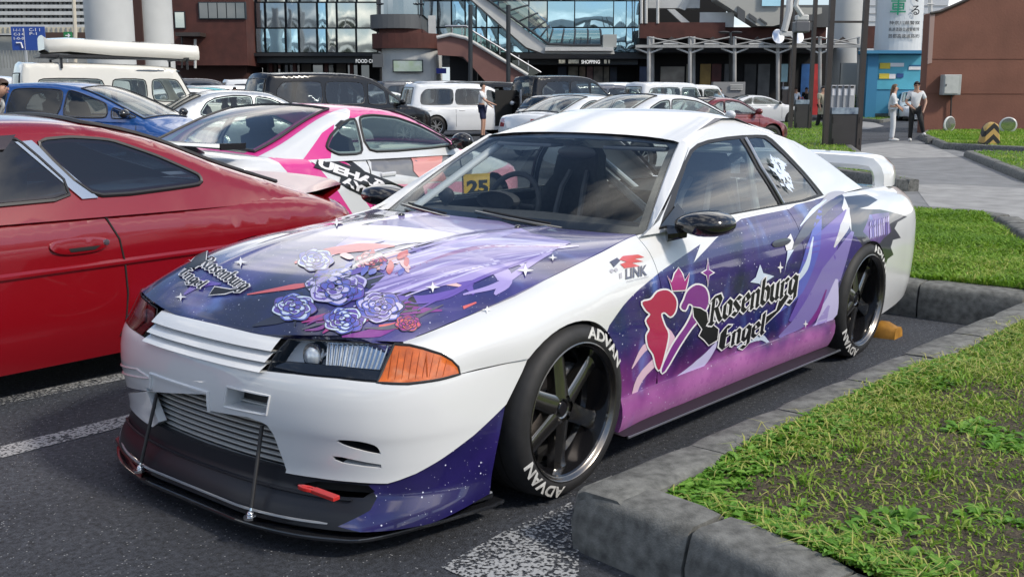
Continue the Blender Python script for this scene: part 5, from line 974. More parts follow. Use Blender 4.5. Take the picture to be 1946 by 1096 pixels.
for lf, fl, sg in ((gside, True, 1), (gsideR, False, -1)):
    panel('side_frame', frame, lf, WHITE, car, h=.05, holes=[wop], edge=.02, flip=fl)
    ws = panel('window_surround', offs(wop, -.004), lf, TRIM, car, h=.05, holes=[gl_d, gl_q], edge=.01, off=-.005, flip=fl)
    panel('door_window', gl_d, lf, SGL, car, h=.1, edge=0, off=-.008, flip=fl); panel('quarter_window', gl_q, lf, SGL, car, h=.1, edge=0, off=-.008, flip=fl)
    # chrome B-post strip and pillar bridges to the screens
    bq = [((gl_d[8+i][0]+gl_q[(0-i) % 13][0])/2, (gl_d[8+i][1]+gl_q[(0-i) % 13][1])/2) for i in range(5)]
    P = lf(*np.array(bq).T); mb = MB(); mb.tube([tuple(p+np.array([0, sg*.002, 0])) for p in P], .008, 6); mb.build('post_strip', STEEL, ws, True)
    T = np.linspace(0, 1, 12); A = wscreen(np.full(12, 1.0*sg), T); B = lf(-.62+(-1.215+.62)*T, .872+(1.184-.872)*T); M_ = (A+B)/2+np.array([.006, sg*.008, .007])
    mb = MB(); mb.quadgrid([A, (A*.7+M_*.3)+[.004, 0, .004], M_, (B*.7+M_*.3)+[.002, sg*.003, .002], B]); mb.build('front_pillar', WHITE, car, True)
    A = rscreen(np.full(12, 1.0*sg), T); fp = np.array([(-2.96, .885), (-2.76, .962), (-2.58, 1.04), (-2.40, 1.115), (-2.215, 1.175)]); tt = np.linspace(0, 1, 5); B = lf(np.interp(T, tt, fp[:, 0]), np.interp(T, tt, fp[:, 1]))
    M_ = (A+B)/2+np.array([-.01, sg*.012, .012])*(1-T[:, None]); mb = MB(); mb.quadgrid([A, M_, B]); mb.build('rear_pillar', WHITE, car, True)
    # mirror
    mp = hit([(1272, 452), (1262, 440)], gside, ((-1.2, -.5), (.82, 1.1)))
    c = np.array([-.80, .915*sg, .905]); mb = MB()
    mb.lathe([(0, -.115), (.42, -.108), (.72, -.08), (.93, -.03), (1, .02), (.96, .06), (.9, .075)], lambda r, a, h: (c[0]+.075+.062*r*cos(a)*(1-.1*h)-.0, c[1]-sg*h*.0+sg*(-h), c[2]+.046*r*sin(a)), 20)
    mir_ = MB(); cb = c
    sh = [(0, -.095), (.6, -.085), (.9, -.05), (1, -.01), (1, .05), (.96, .062)]
    mb = MB(); mb.lathe(sh, lambda r, a, h: (c[0]-h, c[1]+.115*r*cos(a), c[2]+.050*r*sin(a)*(1.0+.15*cos(a)*sg)), 24); mo = mb.build('mirror', BLACKG, car, True, angle=1.2)
    mb = MB(); mb.lathe([(0, -.058), (.9, -.058)], lambda r, a, h: (c[0]+h*.95, c[1]+.115*r*cos(a), c[2]+.05*r*sin(a)), 24); mb.build('mirror_glass', CHROME, mo)
    mb = MB(); b0 = np.array([-.72, .795*sg, .865]); mb.tube([tuple(b0), tuple(c+[.03, -.06*sg, -.035])], [.035, .022], 10); mb.build('mirror_stalk', BLACKG, mo, True)
    mb = MB(); P = lf(np.array([-.70, -.95, -.95, -.90]), np.array([.885, .885, .90, .965])); mb.V = [tuple(p+[0, sg*.003, 0]) for p in P]; mb.F = [(0, 1, 2, 3)]; mb.build('mirror_sail', BLACKG, mo)
panel('rear_window', [(-.96, .04), (.96, .04), (.96, .97), (-.96, .97)], rscreen, glassm('rear_glass', (.6, .66, .66), 1.5), car, h=.1, edge=0)
panel('rear_window_seal', [(-1, 0), (1, 0), (1, 1), (-1, 1)], rscreen, TRIM, car, h=.1, holes=[[(-.95, .06), (.95, .06), (.95, .95), (-.95, .95)]], edge=.005, off=-.003)
def deck(x, y):
    x = np.asarray(x, float); y = np.asarray(y, float); e = side(np.clip(x, -3.7, -2), np.full(np.shape(x), .79)); q = np.abs(y)/e[:, 1]
    return np.stack([x, y, e[:, 2]+.012*(1-q**2)], 1)
ed = lambda x: float(side(np.array([x]), np.array([.79]))[0, 1])
dk = [(-2.90, .60), (-2.93, 0), (-2.90, -.60)]+[(x, -ed(x)) for x in np.linspace(-2.95, -3.62, 8)]+[(-3.70, -.4), (-3.72, 0), (-3.70, .4)]+[(x, ed(x)) for x in np.linspace(-3.62, -2.95, 8)]
panel('boot_lid', dk, deck, WHITE, car, h=.06, edge=.02)
Z = np.linspace(.2, .80, 12); Yt = np.linspace(-.62, .62, 21); mb = MB()
mb.quadgrid([[(-3.735-.05*(1-(y/.62)**2)+.0*z+.06*max(0, z-.70)+.05*max(0, .35-z), y*(1-.25*max(0, z-.72)), z) for y in Yt] for z in Z]); rf = mb.build('rear_fascia', WHITE, car, True)
for y in (.52, .34, -.34, -.52):
    mb = MB(); mb.lathe([(0, .012), (.05, .008), (.062, 0)], lambda r, a, h: (-3.742-.05*(1-(y/.62)**2)-h, y+r*cos(a), .63+r*sin(a)), 20); mb.build('tail_lamp', RED_L, rf, True)
# wing: aerofoil carried on two end legs
def foil(c=.27, t=.035): return [(c*.5, 0), (c*.42, t*.55), (c*.15, t*.75), (-c*.2, t*.55), (-c*.5, t*.25), (-c*.5, 0), (-c*.1, -t*.25), (c*.35, -t*.35)]
path = []
for y, z, k in ((-.655, .872, .86), (-.655, .93, .92), (-.645, .965, 1), (-.62, .990, 1), (-.55, .998, 1), (-.3, 1.004, 1), (0, 1.006, 1), (.3, 1.004, 1), (.55, .998, 1), (.62, .990, 1), (.645, .965, 1), (.655, .93, .92), (.655, .872, .86)): path.append((y, z, k))
rows = []
for i, (y, z, k) in enumerate(path):
    a = path[max(i-1, 0)]; b = path[min(i+1, len(path)-1)]; ty, tz = b[0]-a[0], b[1]-a[1]; l = sqrt(ty*ty+tz*tz); ny, nz = -tz/l, ty/l
    rows.append([(-3.40+.03*(y/.65)**2-.0+px*k, y+ny*pz, z+nz*pz) for px, pz in foil(.30, .085)]); rows[-1].append(rows[-1][0])
mb = MB(); mb.quadgrid(rows); wg = mb.build('rear_wing', WHITE, car, True, angle=.8)
for y in (-.35, .31): mb = MB(); mb.box(-3.42, -3.36, y, y+.04, .87, 1.02); mb.build('wing_post', WHITE, wg, bevel=.005)
# ------------------------------------------------------------------ wheels
def torus_letters(word, R0, R1, ang, par, mat, f, nm='sidewall_lettering'):
    V, F = text_mesh(word, 1, .035, 0, 1.02); w = V[:, 0].max()-V[:, 0].min(); h = V[:, 1].max()-V[:, 1].min(); y0 = V[:, 1].min()
    span = w/h*(R1-R0)/((R0+R1)/2)*1.42; P = []
    for x, y in V: r = R0+(R1-R0)*(y-y0)/h; a = ang-(x/w)*span; P.append(f(r, a))
    mk(nm, P, F, mat, par)
RIMM = pm('dark_chrome_rim', (.24, .23, .22), .18, metal=.95); RIMF = pm('bronze_lip', (.24, .22, .20), .25, metal=1)
def wheel(loc, out, camber, letters=True):
    w = bpy.data.objects.new('wheel', None); COL.objects.link(w); w.parent = car; w.location = loc; w.rotation_euler = (-out*RAD(camber), 0, 0); w.empty_display_size = .1
    y = lambda h: out*h
    f = lambda r, a, h: (r*cos(a), y(h), r*sin(a))
    prof = [(.247, .0), (.258, .006), (.272, .006), (.292, -.002), (.303, -.016), (.312, -.04), (.318, -.08), (.318, -.19), (.312, -.225), (.30, -.25), (.255, -.27)]
    mb = MB(); mb.lathe(prof, f, 72); ty = mb.build('tyre', RUBBER, w, True)
    for hh in (-.075, -.12, -.165):
        mb = MB(); mb.lathe([(.3185, hh), (.3192, hh-.004), (.3185, hh-.008)], f, 60); mb.build('tread_groove', UNDER, ty, True)
    mb = MB(); mb.lathe([(.2500, -.001), (.2500, .004), (.246, .006), (.241, .002), (.238, -.006), (.233, -.010)], f, 72); mb.build('rim_lip', RIMF, w, True)
    mb = MB(); mb.lathe([(.233, -.010), (.228, -.016), (.226, -.05), (.226, -.11), (.214, -.125), (.214, -.25)], f, 72); mb.build('rim_barrel', BLACKG, w, True)
    mb = MB(); mb.lathe([(.0, -.16), (.16, -.16), (.165, -.165), (.165, -.185)], f, 48); mb.build('brake_disc', pm('brake_iron', (.18, .17, .17), .4, metal=.9), w, True)
    mb = MB(); mb.box(-.17, -.09, y(-.11), y(-.17), .03, .12) if out > 0 else mb.box(-.19, -.09, y(-.17), y(-.10), .02, .13); mb.build('caliper', pm('caliper_grey', (.35, .34, .33), .4, metal=.5), w, bevel=.012)
    mb = MB(); mb.lathe([(0, -.062), (.028, -.062), (.031, -.055), (.036, -.052), (.060, -.056), (.072, -.072), (.076, -.10), (.06, -.13)], f, 40); mb.build('hub', RIMM, w, True)
    mb = MB(); mb.lathe([(0, -.050), (.022, -.050), (.026, -.056), (.028, -.064)], f, 24); mb.build('centre_cap', BLACKG, w, True)
    for k in range(6):
        a = 2*pi*k/6+RAD(25); rows = []
        for r, wd, h, th in ((.045, .036, -.045, .05), (.09, .033, -.050, .045), (.14, .031, -.056, .042), (.19, .031, -.060, .04), (.218, .034, -.060, .04), (.229, .039, -.056, .04)):
            ring = []
            for s_, hh in ((-1, -th), (-1, -.008), (-.62, 0), (.62, 0), (1, -.008), (1, -th)):
                u = s_*wd; ring.append((r*cos(a)-u*sin(a), y(h+hh), r*sin(a)+u*cos(a)))
            rows.append(ring)
        mb = MB(); mb.quadgrid(rows); mb.build('spoke', RIMM, w, True, angle=.7)
    for k in range(5):
        a = 2*pi*k/5; mb = MB(); mb.lathe([(0, -.046), (.008, -.046), (.010, -.060)], lambda r, b, h: (.048*cos(a)+r*cos(b), y(h), .048*sin(a)+r*sin(b)), 8); mb.build('lug_nut', TRIM, w)
    if letters:
        # lettering reads clockwise seen from outside
        for ang in (RAD(52), RAD(232)):
            torus_letters('ADVAN', .262, .303, ang, ty, pm('letter_white', (.60, .60, .58), .6, noise=.25, nscale=60), (lambda r, a: (-out*r*cos(a) if False else r*cos(a)*1.0, y(.0075 if r < .28 else (.0075-(r-.28)*.45)), r*sin(a))) if out < 0 else (lambda r, a: (-r*cos(a), y(.0085-(max(0, r-.276))*.34), r*sin(a))))
    return w
wheel((0, .885, .319), 1, 2.5); wheel((-2.612, .882, .319), 1, 2.0); wheel((0, -.885, .319), -1, 2.5, False); wheel((-2.612, -.882, .319), -1, 2.0, False)
# wheel-well liners and floor
for cx in (0.015, -2.607):
    for sg in (1, -1):
        mb = MB(); mb.quadgrid([[(cx+.362*cos(a), sg*yy, .29+.372*sin(a)) for a in np.linspace(-.1, pi+.25, 20)] for yy in (.45, .81)]); mb.F.append(tuple(range(20))); mb.build('wheel_liner', UNDER, car)
mb = MB(); mb.box(-3.6, .80, -.70, .70, .115, .14); mb.build('floor_pan', UNDER, car)
# ------------------------------------------------------------------ interior
DK = pm('interior_black', (.035, .037, .042), .7, noise=.3, nscale=40, bump=.2, bscale=200); CAGE = pm('cage_white', (.62, .65, .68), .35, coat=.3)
mb = MB(); mb.quadgrid([[(-.60, y, .80) for y in np.linspace(-.68, .68, 9)], [(-.72, y, .862) for y in np.linspace(-.68, .68, 9)], [(-.95, y, .875-.02*abs(y)) for y in np.linspace(-.68, .68, 9)], [(-1.04, y, .84) for y in np.linspace(-.68, .68, 9)], [(-1.06, y, .60) for y in np.linspace(-.68, .68, 9)]]); mb.build('dashboard', DK, car, True)
mb = MB(); mb.lathe([(.165+.014*cos(a), .014*sin(a)) for a in np.linspace(0, 2*pi, 9)[:-1]], lambda r, a, h: (-1.16-h*.94-.34*r*sin(a), -.37+r*cos(a), .86+.94*r*sin(a)-h*.34), 32, True); st = mb.build('steering_wheel', DK, car, True)
mb = MB(); mb.box(-1.17, -1.12, -.43, -.31, .83, .89); mb.box(-1.165, -1.145, -.52, -.22, .85, .875); mb.build('steering_boss', DK, st, bevel=.01)
mb = MB(); mb.lathe([(0, -.03), (.07, -.03), (.08, 0), (.075, .03)], lambda r, a, h: (-1.06+h, -.37+r*cos(a)*1.6, .895+r*sin(a)*.6), 20); mb.build('instrument_binnacle', DK, car, True)
for y0, mt in ((-.37, DK), (.37, DK)):
    sx = -1.42; o = bpy.data.objects.new('bucket_seat', None); COL.objects.link(o); o.parent = car; o.location = (sx, y0, .0)
    rows = []
    for z, x, w, d in ((.34, -.10, .24, .05), (.50, -.17, .25, .09), (.66, -.22, .255, .10), (.80, -.265, .25, .09), (.90, -.295, .20, .06), (.98, -.31, .145, .05), (1.08, -.325, .135, .04), (1.12, -.33, .10, .02)):
        rows.append([(x-.07, -w*.8, z), (x+d, -w, z), (x+d*.9, -w*.8, z), (x+.02, -w*.55, z), (x+.01, 0, z), (x+.02, w*.55, z), (x+d*.9, w*.8, z), (x+d, w, z), (x-.07, w*.8, z), (x-.08, 0, z), (x-.07, -w*.8, z)])
    mb = MB(); mb.quadgrid(rows); mb.build('seat_back', mt, o, True)
    mb = MB(); mb.quadgrid([[(x, -.26, .36), (x, -.24, .45), (x, -.15, .40), (x, 0, .39), (x, .15, .40), (x, .24, .45), (x, .26, .36)] for x in (.40, .30, .0, -.14)]); mb.build('seat_cushion', mt, o, True)
    for s in (-.08, .08): mb = MB(); mb.tube([(-.30, s*.7, 1.0), (-.245, s*.9, .92), (-.205, s, .80), (-.14, s*.9, .55)], .016, 6); mb.build('harness', pm('grey_webbing', (.20, .20, .22), .8), o)
def cg(*p): mb = MB(); mb.tube(p, .02, 10); mb.build('roll_cage_tube', CAGE, car, True)
for s in (1, -1):
    cg((-1.86, .60*s, .25), (-1.86, .60*s, .85), (-1.88, .53*s, 1.14), (-1.88, .44*s, 1.185), (-1.88, 0, 1.195)); cg((-1.88, .53*s, 1.14), (-1.25, .50*s, 1.17), (-.78, .66*s, .87), (-.76, .68*s, .45)); cg((-1.88, .48*s, 1.15), (-2.7, .48*s, .72))
    cg((-1.86, .58*s, .40), (-1.86, -.50*s, 1.12)); cg((-1.30, .64*s, .42), (-1.86, .62*s, .72))
mb = MB()
q = [(-.58, .55), (-.50, 1.0), (-.44, 1.0), (-.40, .66), (-.2, .60), (-.2, .54)]; mb.prism(q, lambda p, n: (n, p[0]*-1, p[1]), -1.845, -1.835); mb.build('cage_gusset', CAGE, car)
mb = MB(); mb.box(-1.17, -1.13, .52, .62, .45, .80); mb.build('door_card', DK, car)
for s in (1, -1): mb = MB(); mb.quadgrid([[(x, s*.70, z) for x in np.linspace(-.75, -2.4, 8)] for z in (.2, .5, .83)]); mb.build('door_card', DK, car)
mb = MB(); mb.quadgrid([[(-2.05, y, .45), (-2.30, y, .86), (-2.92, y, .885)] for y in np.linspace(-.66, .66, 7)]); mb.build('parcel_shelf', DK, car, True)
mb = MB(); mb.sphere((-1.17, .02, 1.135), (.018, .115, .034), 14, 8); mb.build('rear_view_mirror', TRIM, car, True)
for y in (-.30, .34): mb = MB(); mb.box(-1.27, -1.16, y-.17, y+.17, 1.155, 1.172, Matrix.Rotation(.0, 4, 'Y')); mb.build('sun_visor', pm('visor_grey', (.12, .13, .15), .7), car, bevel=.006)
mb = MB(); mb.quadgrid([[(x, y, float(_rz(np.array([x]))[0])-.028) for y in np.linspace(-.53, .53, 5)] for x in np.linspace(-1.22, -2.18, 8)]); mb.build('headliner', pm('headliner_grey', (.22, .22, .23), .9), car)
mb = MB(); mb.sphere((-.93, -.60, .915), (.03, .05, .04)); mb.tube([(-.93, -.6, .86), (-.93, -.6, .9)], .012, 6); mb.build('gauge_pod', TRIM, car, True)
# ================================================================== parked cars
def fillet(d, r): d = np.clip(d, 0, r); return r-np.sqrt(np.maximum(0, r*r-(r-d)**2))
TYPES = {
 'sedan': dict(L=4.65, w=.89, wh=(.86, 3.62), r=.32, low=[(4.60, .24), (4.65, .40), (4.62, .60), (4.46, .73), (3.9, .86), (3.40, .95), (2.4, .965), (1.2, .98), (.35, .985), (.10, .95), (.02, .75), (0, .52), (.06, .27)],
   top=[(3.46, .94), (2.95, 1.24), (2.62, 1.40), (2.2, 1.455), (1.75, 1.455), (1.38, 1.39), (1.0, 1.22), (.62, .985)], ws=(0, 2), rw=(5, 7), win=[[(3.20, 1.00), (2.78, 1.23), (2.55, 1.33), (2.28, 1.37), (2.25, 1.01)], [(2.19, 1.01), (2.22, 1.375), (1.85, 1.385), (1.55, 1.34), (1.38, 1.26), (1.22, 1.03)]], tum=.33),
 'coupe': dict(L=4.45, w=.90, wh=(.88, 3.48), r=.325, low=[(4.38, .22), (4.45, .36), (4.42, .55), (4.25, .68), (3.8, .80), (3.15, .93), (2.2, .945), (1.2, .965), (.4, .97), (.12, .93), (.03, .72), (0, .5), (.08, .26)],
   top=[(3.22, .92), (2.65, 1.20), (2.35, 1.32), (2.0, 1.365), (1.6, 1.36), (1.25, 1.27), (.75, 1.05), (.55, .97)], ws=(0, 2), rw=(4, 7), win=[[(2.95, .98), (2.50, 1.19), (2.28, 1.265), (1.95, 1.30), (1.72, 1.295), (1.62, .985)], [(1.56, .985), (1.66, 1.29), (1.45, 1.265), (1.22, 1.17), (1.02, 1.02)]], tum=.40),
 'hatch': dict(L=4.55, w=.88, wh=(.85, 3.58), r=.31, low=[(4.50, .24), (4.55, .40), (4.51, .60), (4.35, .74), (3.9, .90), (3.62, 1.0), (2.4, 1.0), (1.0, 1.02), (.15, 1.05), (.03, .85), (0, .55), (.06, .28)],
   top=[(3.72, .985), (3.05, 1.30), (2.55, 1.48), (2.1, 1.55), (1.5, 1.55), (.8, 1.50), (.42, 1.42), (.12, 1.05)], ws=(0, 2), rw=(6, 7), win=[[(3.62, 1.03), (3.2, 1.19), (3.2, 1.02)], [(3.12, 1.03), (3.10, 1.24), (2.60, 1.41), (2.42, 1.45), (2.36, 1.04)], [(2.28, 1.04), (2.34, 1.455), (1.75, 1.475), (1.45, 1.46), (1.35, 1.06)], [(1.27, 1.07), (1.37, 1.455), (.85, 1.40), (.62, 1.12)]], tum=.30),
 'minivan': dict(L=4.85, w=.91, wh=(.85, 3.82), r=.34, low=[(4.80, .25), (4.85, .45), (4.83, .75), (4.72, .92), (4.25, 1.06), (3.9, 1.10), (2.4, 1.10), (1.0, 1.10), (.06, 1.10), (.02, .85), (0, .5), (.05, .27)],
   top=[(4.05, 1.07), (3.45, 1.50), (3.05, 1.76), (2.5, 1.88), (1.5, 1.90), (.5, 1.87), (.22, 1.80), (.03, 1.10)], ws=(0, 2), rw=(6, 7), win=[[(3.85, 1.15), (3.42, 1.42), (3.42, 1.14)], [(3.34, 1.14), (3.32, 1.48), (3.02, 1.64), (2.85, 1.67), (2.80, 1.14)], [(2.70, 1.15), (2.72, 1.69), (1.65, 1.71), (1.60, 1.15)], [(1.50, 1.15), (1.55, 1.71), (.55, 1.69), (.38, 1.50), (.34, 1.16)]], tum=.20),
 'suv': dict(L=4.75, w=.93, wh=(.88, 3.72), r=.37, low=[(4.70, .32), (4.75, .50), (4.73, .90), (4.62, 1.03), (4.0, 1.10), (3.45, 1.14), (2.4, 1.14), (1.0, 1.15), (.08, 1.15), (.02, .9), (0, .55), (.05, .35)],
   top=[(3.55, 1.12), (3.05, 1.50), (2.75, 1.72), (2.3, 1.83), (1.5, 1.85), (.5, 1.82), (.25, 1.76), (.06, 1.15)], ws=(0, 2), rw=(6, 7), win=[[(3.32, 1.19), (2.95, 1.48), (2.72, 1.62), (2.50, 1.67), (2.45, 1.19)], [(2.37, 1.19), (2.42, 1.68), (1.62, 1.70), (1.55, 1.20)], [(1.46, 1.20), (1.54, 1.70), (.65, 1.67), (.40, 1.45), (.36, 1.21)]], tum=.22),
 'boxy': dict(L=3.45, w=.76, wh=(.55, 2.92), r=.29, low=[(3.40, .25), (3.45, .42), (3.44, .70), (3.36, .85), (3.1, .98), (2.85, 1.02), (1.8, 1.03), (.8, 1.03), (.05, 1.03), (.02, .8), (0, .5), (.04, .27)],
   top=[(2.95, 1.0), (2.70, 1.40), (2.55, 1.66), (2.3, 1.74), (1.4, 1.76), (.4, 1.74), (.15, 1.66), (.03, 1.03)], ws=(0, 2), rw=(6, 7), win=[[(2.78, 1.08), (2.58, 1.42), (2.48, 1.58), (1.78, 1.60), (1.75, 1.08)], [(1.67, 1.08), (1.70, 1.60), (.35, 1.58), (.25, 1.10)]], tum=.14)}
def rim_for(r):
    key = 'rim%.2f' % r
    if key in MATS: return MATS[key]
    f = lambda q, a, h: (q*cos(a), h, q*sin(a)); mb = MB()
    mb.lathe([(r*.66, -.02), (r, -.005)][0:0]+[(r*.64, .0), (r*.70, .012), (r*.93, .0), (r, -.03), (r, -.17), (r*.9, -.20)], f, 28); me1 = bpy.data.meshes.new('tyre'); me1.from_pydata(mb.V, [], mb.F); me1.polygons.foreach_set('use_smooth', [True]*len(me1.polygons)); me1.materials.append(RUBBER)
    mb = MB(); R = r*.66
    mb.lathe([(0, -.02), (R*.22, -.018), (R*.26, -.03)], f, 12)
    for k in range(5):
        for s in (-.13, .13):
            a = 2*pi*k/5+s; b = 2*pi*k/5+s*1.6; q = [(R*.2, -1), (R*.2, 1), (R*.98, 1), (R*.98, -1)]
            base = len(mb.V); wv = R*.055
            for rr, aa, sg in ((R*.2, a, -1), (R*.2, a, 1), (R*.99, b, 1), (R*.99, b, -1)): mb.V.append((rr*cos(aa)-sg*wv*sin(aa), -.014-.004*(rr > R*.5), rr*sin(aa)+sg*wv*cos(aa)))
            mb.F.append((base, base+1, base+2, base+3))
    mb.lathe([(R*.90, -.012), (R, .004), (R*1.0, -.02)], f, 28)
    me2 = bpy.data.meshes.new('rim'); me2.from_pydata(mb.V, [], mb.F); me2.materials.append(pm('alloy', (.45, .45, .46), .3, metal=.8))
    mb = MB(); mb.lathe([(0, -.08), (R*.97, -.08)], f, 20); me3 = bpy.data.meshes.new('wheel_backing'); me3.from_pydata(mb.V, [], mb.F); me3.materials.append(UNDER)
    MATS[key] = (me1, me2, me3); return MATS[key]
def add_wheels(par, xs, hw, r, rim=None):
    for x in xs:
        for s in (1, -1):
            w = bpy.data.objects.new('wheel', None); COL.objects.link(w); w.parent = par; w.location = (x, s*(hw-.02), r); w.rotation_euler = (0, 0, 0 if s > 0 else pi); w.empty_display_size = .1
            for me, nm in zip(rim_for(r), ('tyre', 'rim', 'wheel_backing')):
                o = bpy.data.objects.new(nm, me); COL.objects.link(o); o.parent = w
                if nm == 'rim' and rim: o.material_slots[0].link = 'OBJECT'; o.material_slots[0].material = rim
SEATM = pm('seat_cloth', (.035, .036, .04), .8); CGL = glassm('car_glass', (.74, .80, .78), 1.62); CGLD = glassm('privacy_glass', (.30, .33, .34), 1.7)
def seat_me():
    if 'seat_me' in MATS: return MATS['seat_me']
    mb = MB(); rows = []
    for z, x, w_, d in ((0, 0, .23, .10), (.25, -.05, .24, .11), (.45, -.09, .22, .09), (.50, -.10, .12, .07), (.55, -.11, .10, .06), (.58, -.11, .13, .08), (.68, -.12, .13, .08), (.72, -.12, .10, .05)): rows.append([(x-d/2, -w_, z), (x+d/2, -w_*.9, z), (x+d/2, w_*.9, z), (x-d/2, w_, z), (x-d/2, -w_, z)])
    mb.quadgrid(rows); me = bpy.data.meshes.new('seat'); me.from_pydata([tuple(v) for v in mb.V], [], mb.F); me.polygons.foreach_set('use_smooth', [True]*len(me.polygons)); me.materials.append(SEATM); MATS['seat_me'] = me; return me
def car_build(name, label, loc, head, typ, paint, group=None, sx=1., sz=1., sw=1., h=.14, glass=None, roofmat=None, mods=None, rim=None, seams=True, cat='car', rear=True, regions=None, topregions=None, lowmat=None):
    T = dict(TYPES[typ] if isinstance(typ, str) else typ)
    if mods: T.update(mods)
    L = T['L']; r = T['r']; cx = L/2; glass = glass or CGL
    tr = lambda q: [((x-cx)*sx, z*sz) for x, z in q]
    o = thing(name, label, cat, loc, head, group)
    low = spl(tr(T['low']), 4); w = T['w']*sw; wx = [(x-cx)*sx for x in T['wh']]; R = r+.045; zb = low[0][1]
    hx = L/2*sx
    def ends(x): return np.clip((.62-(hx-np.abs(x)))/.62, 0, 1.15)
    def lowl(x, z, sg=1):
        x = np.asarray(x, float); z = np.asarray(z, float); P = np.stack([x, z], 1); bz = T['low'][6][1]*sz
        y = w-.045*np.clip((z-.60*sz)/(bz-.6*sz), 0, 1.2)**2-.05*np.clip((.45-z)/.3, 0, 1)**2-T.get('taper', .24)*ends(x)**2.2
        for xx in wx: y = y+.022*np.exp(-(((x-xx)**2+(z-r)**2)/(R*1.15)**2)**2)
        y = y+.010*np.exp(-((z-bz*.78)/.03)**2)*(np.abs(x) < hx-.3)
        return np.stack([x, sg*(y-fillet(pdist(P, low), T.get('fr', .085))), z], 1)
    poly = [low[0]]
    # contour then underside with wheel arches (rear to front)
    bottom = [low[-1]]
    for xx in sorted(wx):
        bottom += [(xx-R*.98, zb-.02)]+[(xx+R*cos(a), r+R*sin(a)) for a in np.linspace(pi-.1, .1, 11)]+[(xx+R*.98, zb-.02)]
    cont = dens(low, h, False); pl = cont+bottom[1:]
    bm_V = []; bm_F = []; bm_m = []
    def sheet(poly_cont, poly_rest, lift, regs):
        loop = list(poly_cont)+dens(poly_rest+[poly_cont[0]], h, False)[:-1] if poly_rest else list(poly_cont)
        V = list(loop); E = [(i, (i+1) % len(V)) for i in range(len(V))]; q = np.array(loop)
        regd = []
        for q_, m in (regs or []):
            b = len(V); d_ = dens(q_, h); regd.append((d_, m)); V += d_; E += [(b+i, b+(i+1) % len(d_)) for i in range(len(d_))]
        gx, gy = np.meshgrid(np.arange(q[:, 0].min()+h/2, q[:, 0].max(), h), np.arange(q[:, 1].min()+h*.3, q[:, 1].max(), h*.6)); G = np.stack([gx.ravel(), gy.ravel()], 1); G = G[inpoly(G, loop)]
        dd = pdist(G, loop+[loop[0]]) if len(G) else []; G = G[np.array(dd) > h*.18] if len(G) else G
        if T.get('fr', .085):      # rings that follow the contour so the rounded edge stays round
            for k in (.25, .6, 1.1):
                ring = np.array(offs(loop, T.get('fr', .085)*k)); rr = ring[inpoly(ring, loop)]; rr = rr[pdist(rr, loop+[loop[0]]) > T.get('fr', .085)*k*.8]
                if len(rr): V += [tuple(p) for p in rr]
        V += [tuple(g) for g in G]
        vo, eo, fo, *_ = geometry.delaunay_2d_cdt([Vector(v) for v in V], E, [], 0, 1e-6)
        P = np.array([(v.x, v.y) for v in vo]); F = np.array([f for f in fo]); C = P[F].mean(1); k = inpoly(C, loop); F = F[k]; C = C[k]; mi = np.zeros(len(F), int)
        for d_, m in regd: mi[inpoly(C, d_)] = m
        return lift(P[:, 0], P[:, 1]), F, mi
    def solid(nm, contour, rest, lift, mats, bulge, regs=None, bandm=None):
        X, F, mi = sheet(contour, rest, lift, regs); bm = bmesh.new()
        def add(P, fl):
            vs = [bm.verts.new(tuple(p)) for p in P]
            for f, m in zip(F, mi):
                if m == 99: continue
                try:
                    fc = bm.faces.new([vs[i] for i in (f if fl else f[::-1])]); fc.material_index = int(m); fc.smooth = True
                except ValueError: pass
        add(X, False); add(X*np.array([1, -1, 1]), True)
        c = np.array(contour); t = np.gradient(c, axis=0); t /= np.linalg.norm(t, axis=1)[:, None]+1e-9; nrm = np.stack([-t[:, 1], t[:, 0]], 1)
        if (nrm[:, 1].sum() < 0): nrm = -nrm
        yc = lift(c[:, 0], c[:, 1])[:, 1]; ks = np.linspace(-1, 1, 11); rows = []
        for i in range(len(c)):
            b = bulge(c[i], nrm[i]); rows.append([bm.verts.new((c[i, 0]+nrm[i, 0]*b*(1-k*k), yc[i]*k, c[i, 1]+nrm[i, 1]*b*(1-k*k))) for k in ks])
        for i in range(len(c)-1):
            for j in range(10):
                if bandm and bandm(i, (ks[j]+ks[j+1])/2) == 99: continue
                fc = bm.faces.new((rows[i][j], rows[i][j+1], rows[i+1][j+1], rows[i+1][j])); fc.smooth = True
                if bandm: fc.material_index = T.get('bandpaint', 0)
        bmesh.ops.remove_doubles(bm, verts=bm.verts, dist=2e-4); bmesh.ops.recalc_face_normals(bm, faces=bm.faces)
        me = bpy.data.meshes.new(nm); bm.to_mesh(me); bm.free(); me.set_sharp_from_angle(angle=.75)
        return link(nm, me, mats, o), c, nrm, yc
    lb = lambda p, n: .045*max(0, n[1])+.11*abs(n[0])**2
    paints = paint if isinstance(paint, list) else [paint]
    body, c, nrm, yc = solid('body', cont, bottom, lowl, paints, lb, regions)
    # greenhouse
    tp = tr(T['top']); zb_ = tp[0][1]; tum = T['tum']
    wtop = w-.062
    def topl(x, z, sg=1):
        x = np.asarray(x, float); z = np.asarray(z, float); P = np.stack([x, z], 1); q = np.clip(z-zb_, -.1, 2)
        y = wtop-tum*q-.05*q*q*0+.02-.16*np.clip((np.abs(x)-hx*.35)/(hx*.65), 0, 1)**2*T.get('tt', 1)
        return np.stack([x, sg*(y-fillet(pdist(P, topc), .07)), z], 1)
    topc = []; idx = []
    ks = 4; sp_ = spl(tp, ks); topc = sp_; topd = dens(topc, h, False)
    tb = lambda p, n: .035*max(0, n[1])+.05*abs(n[0])
    roofm = [roofmat] if roofmat else paints
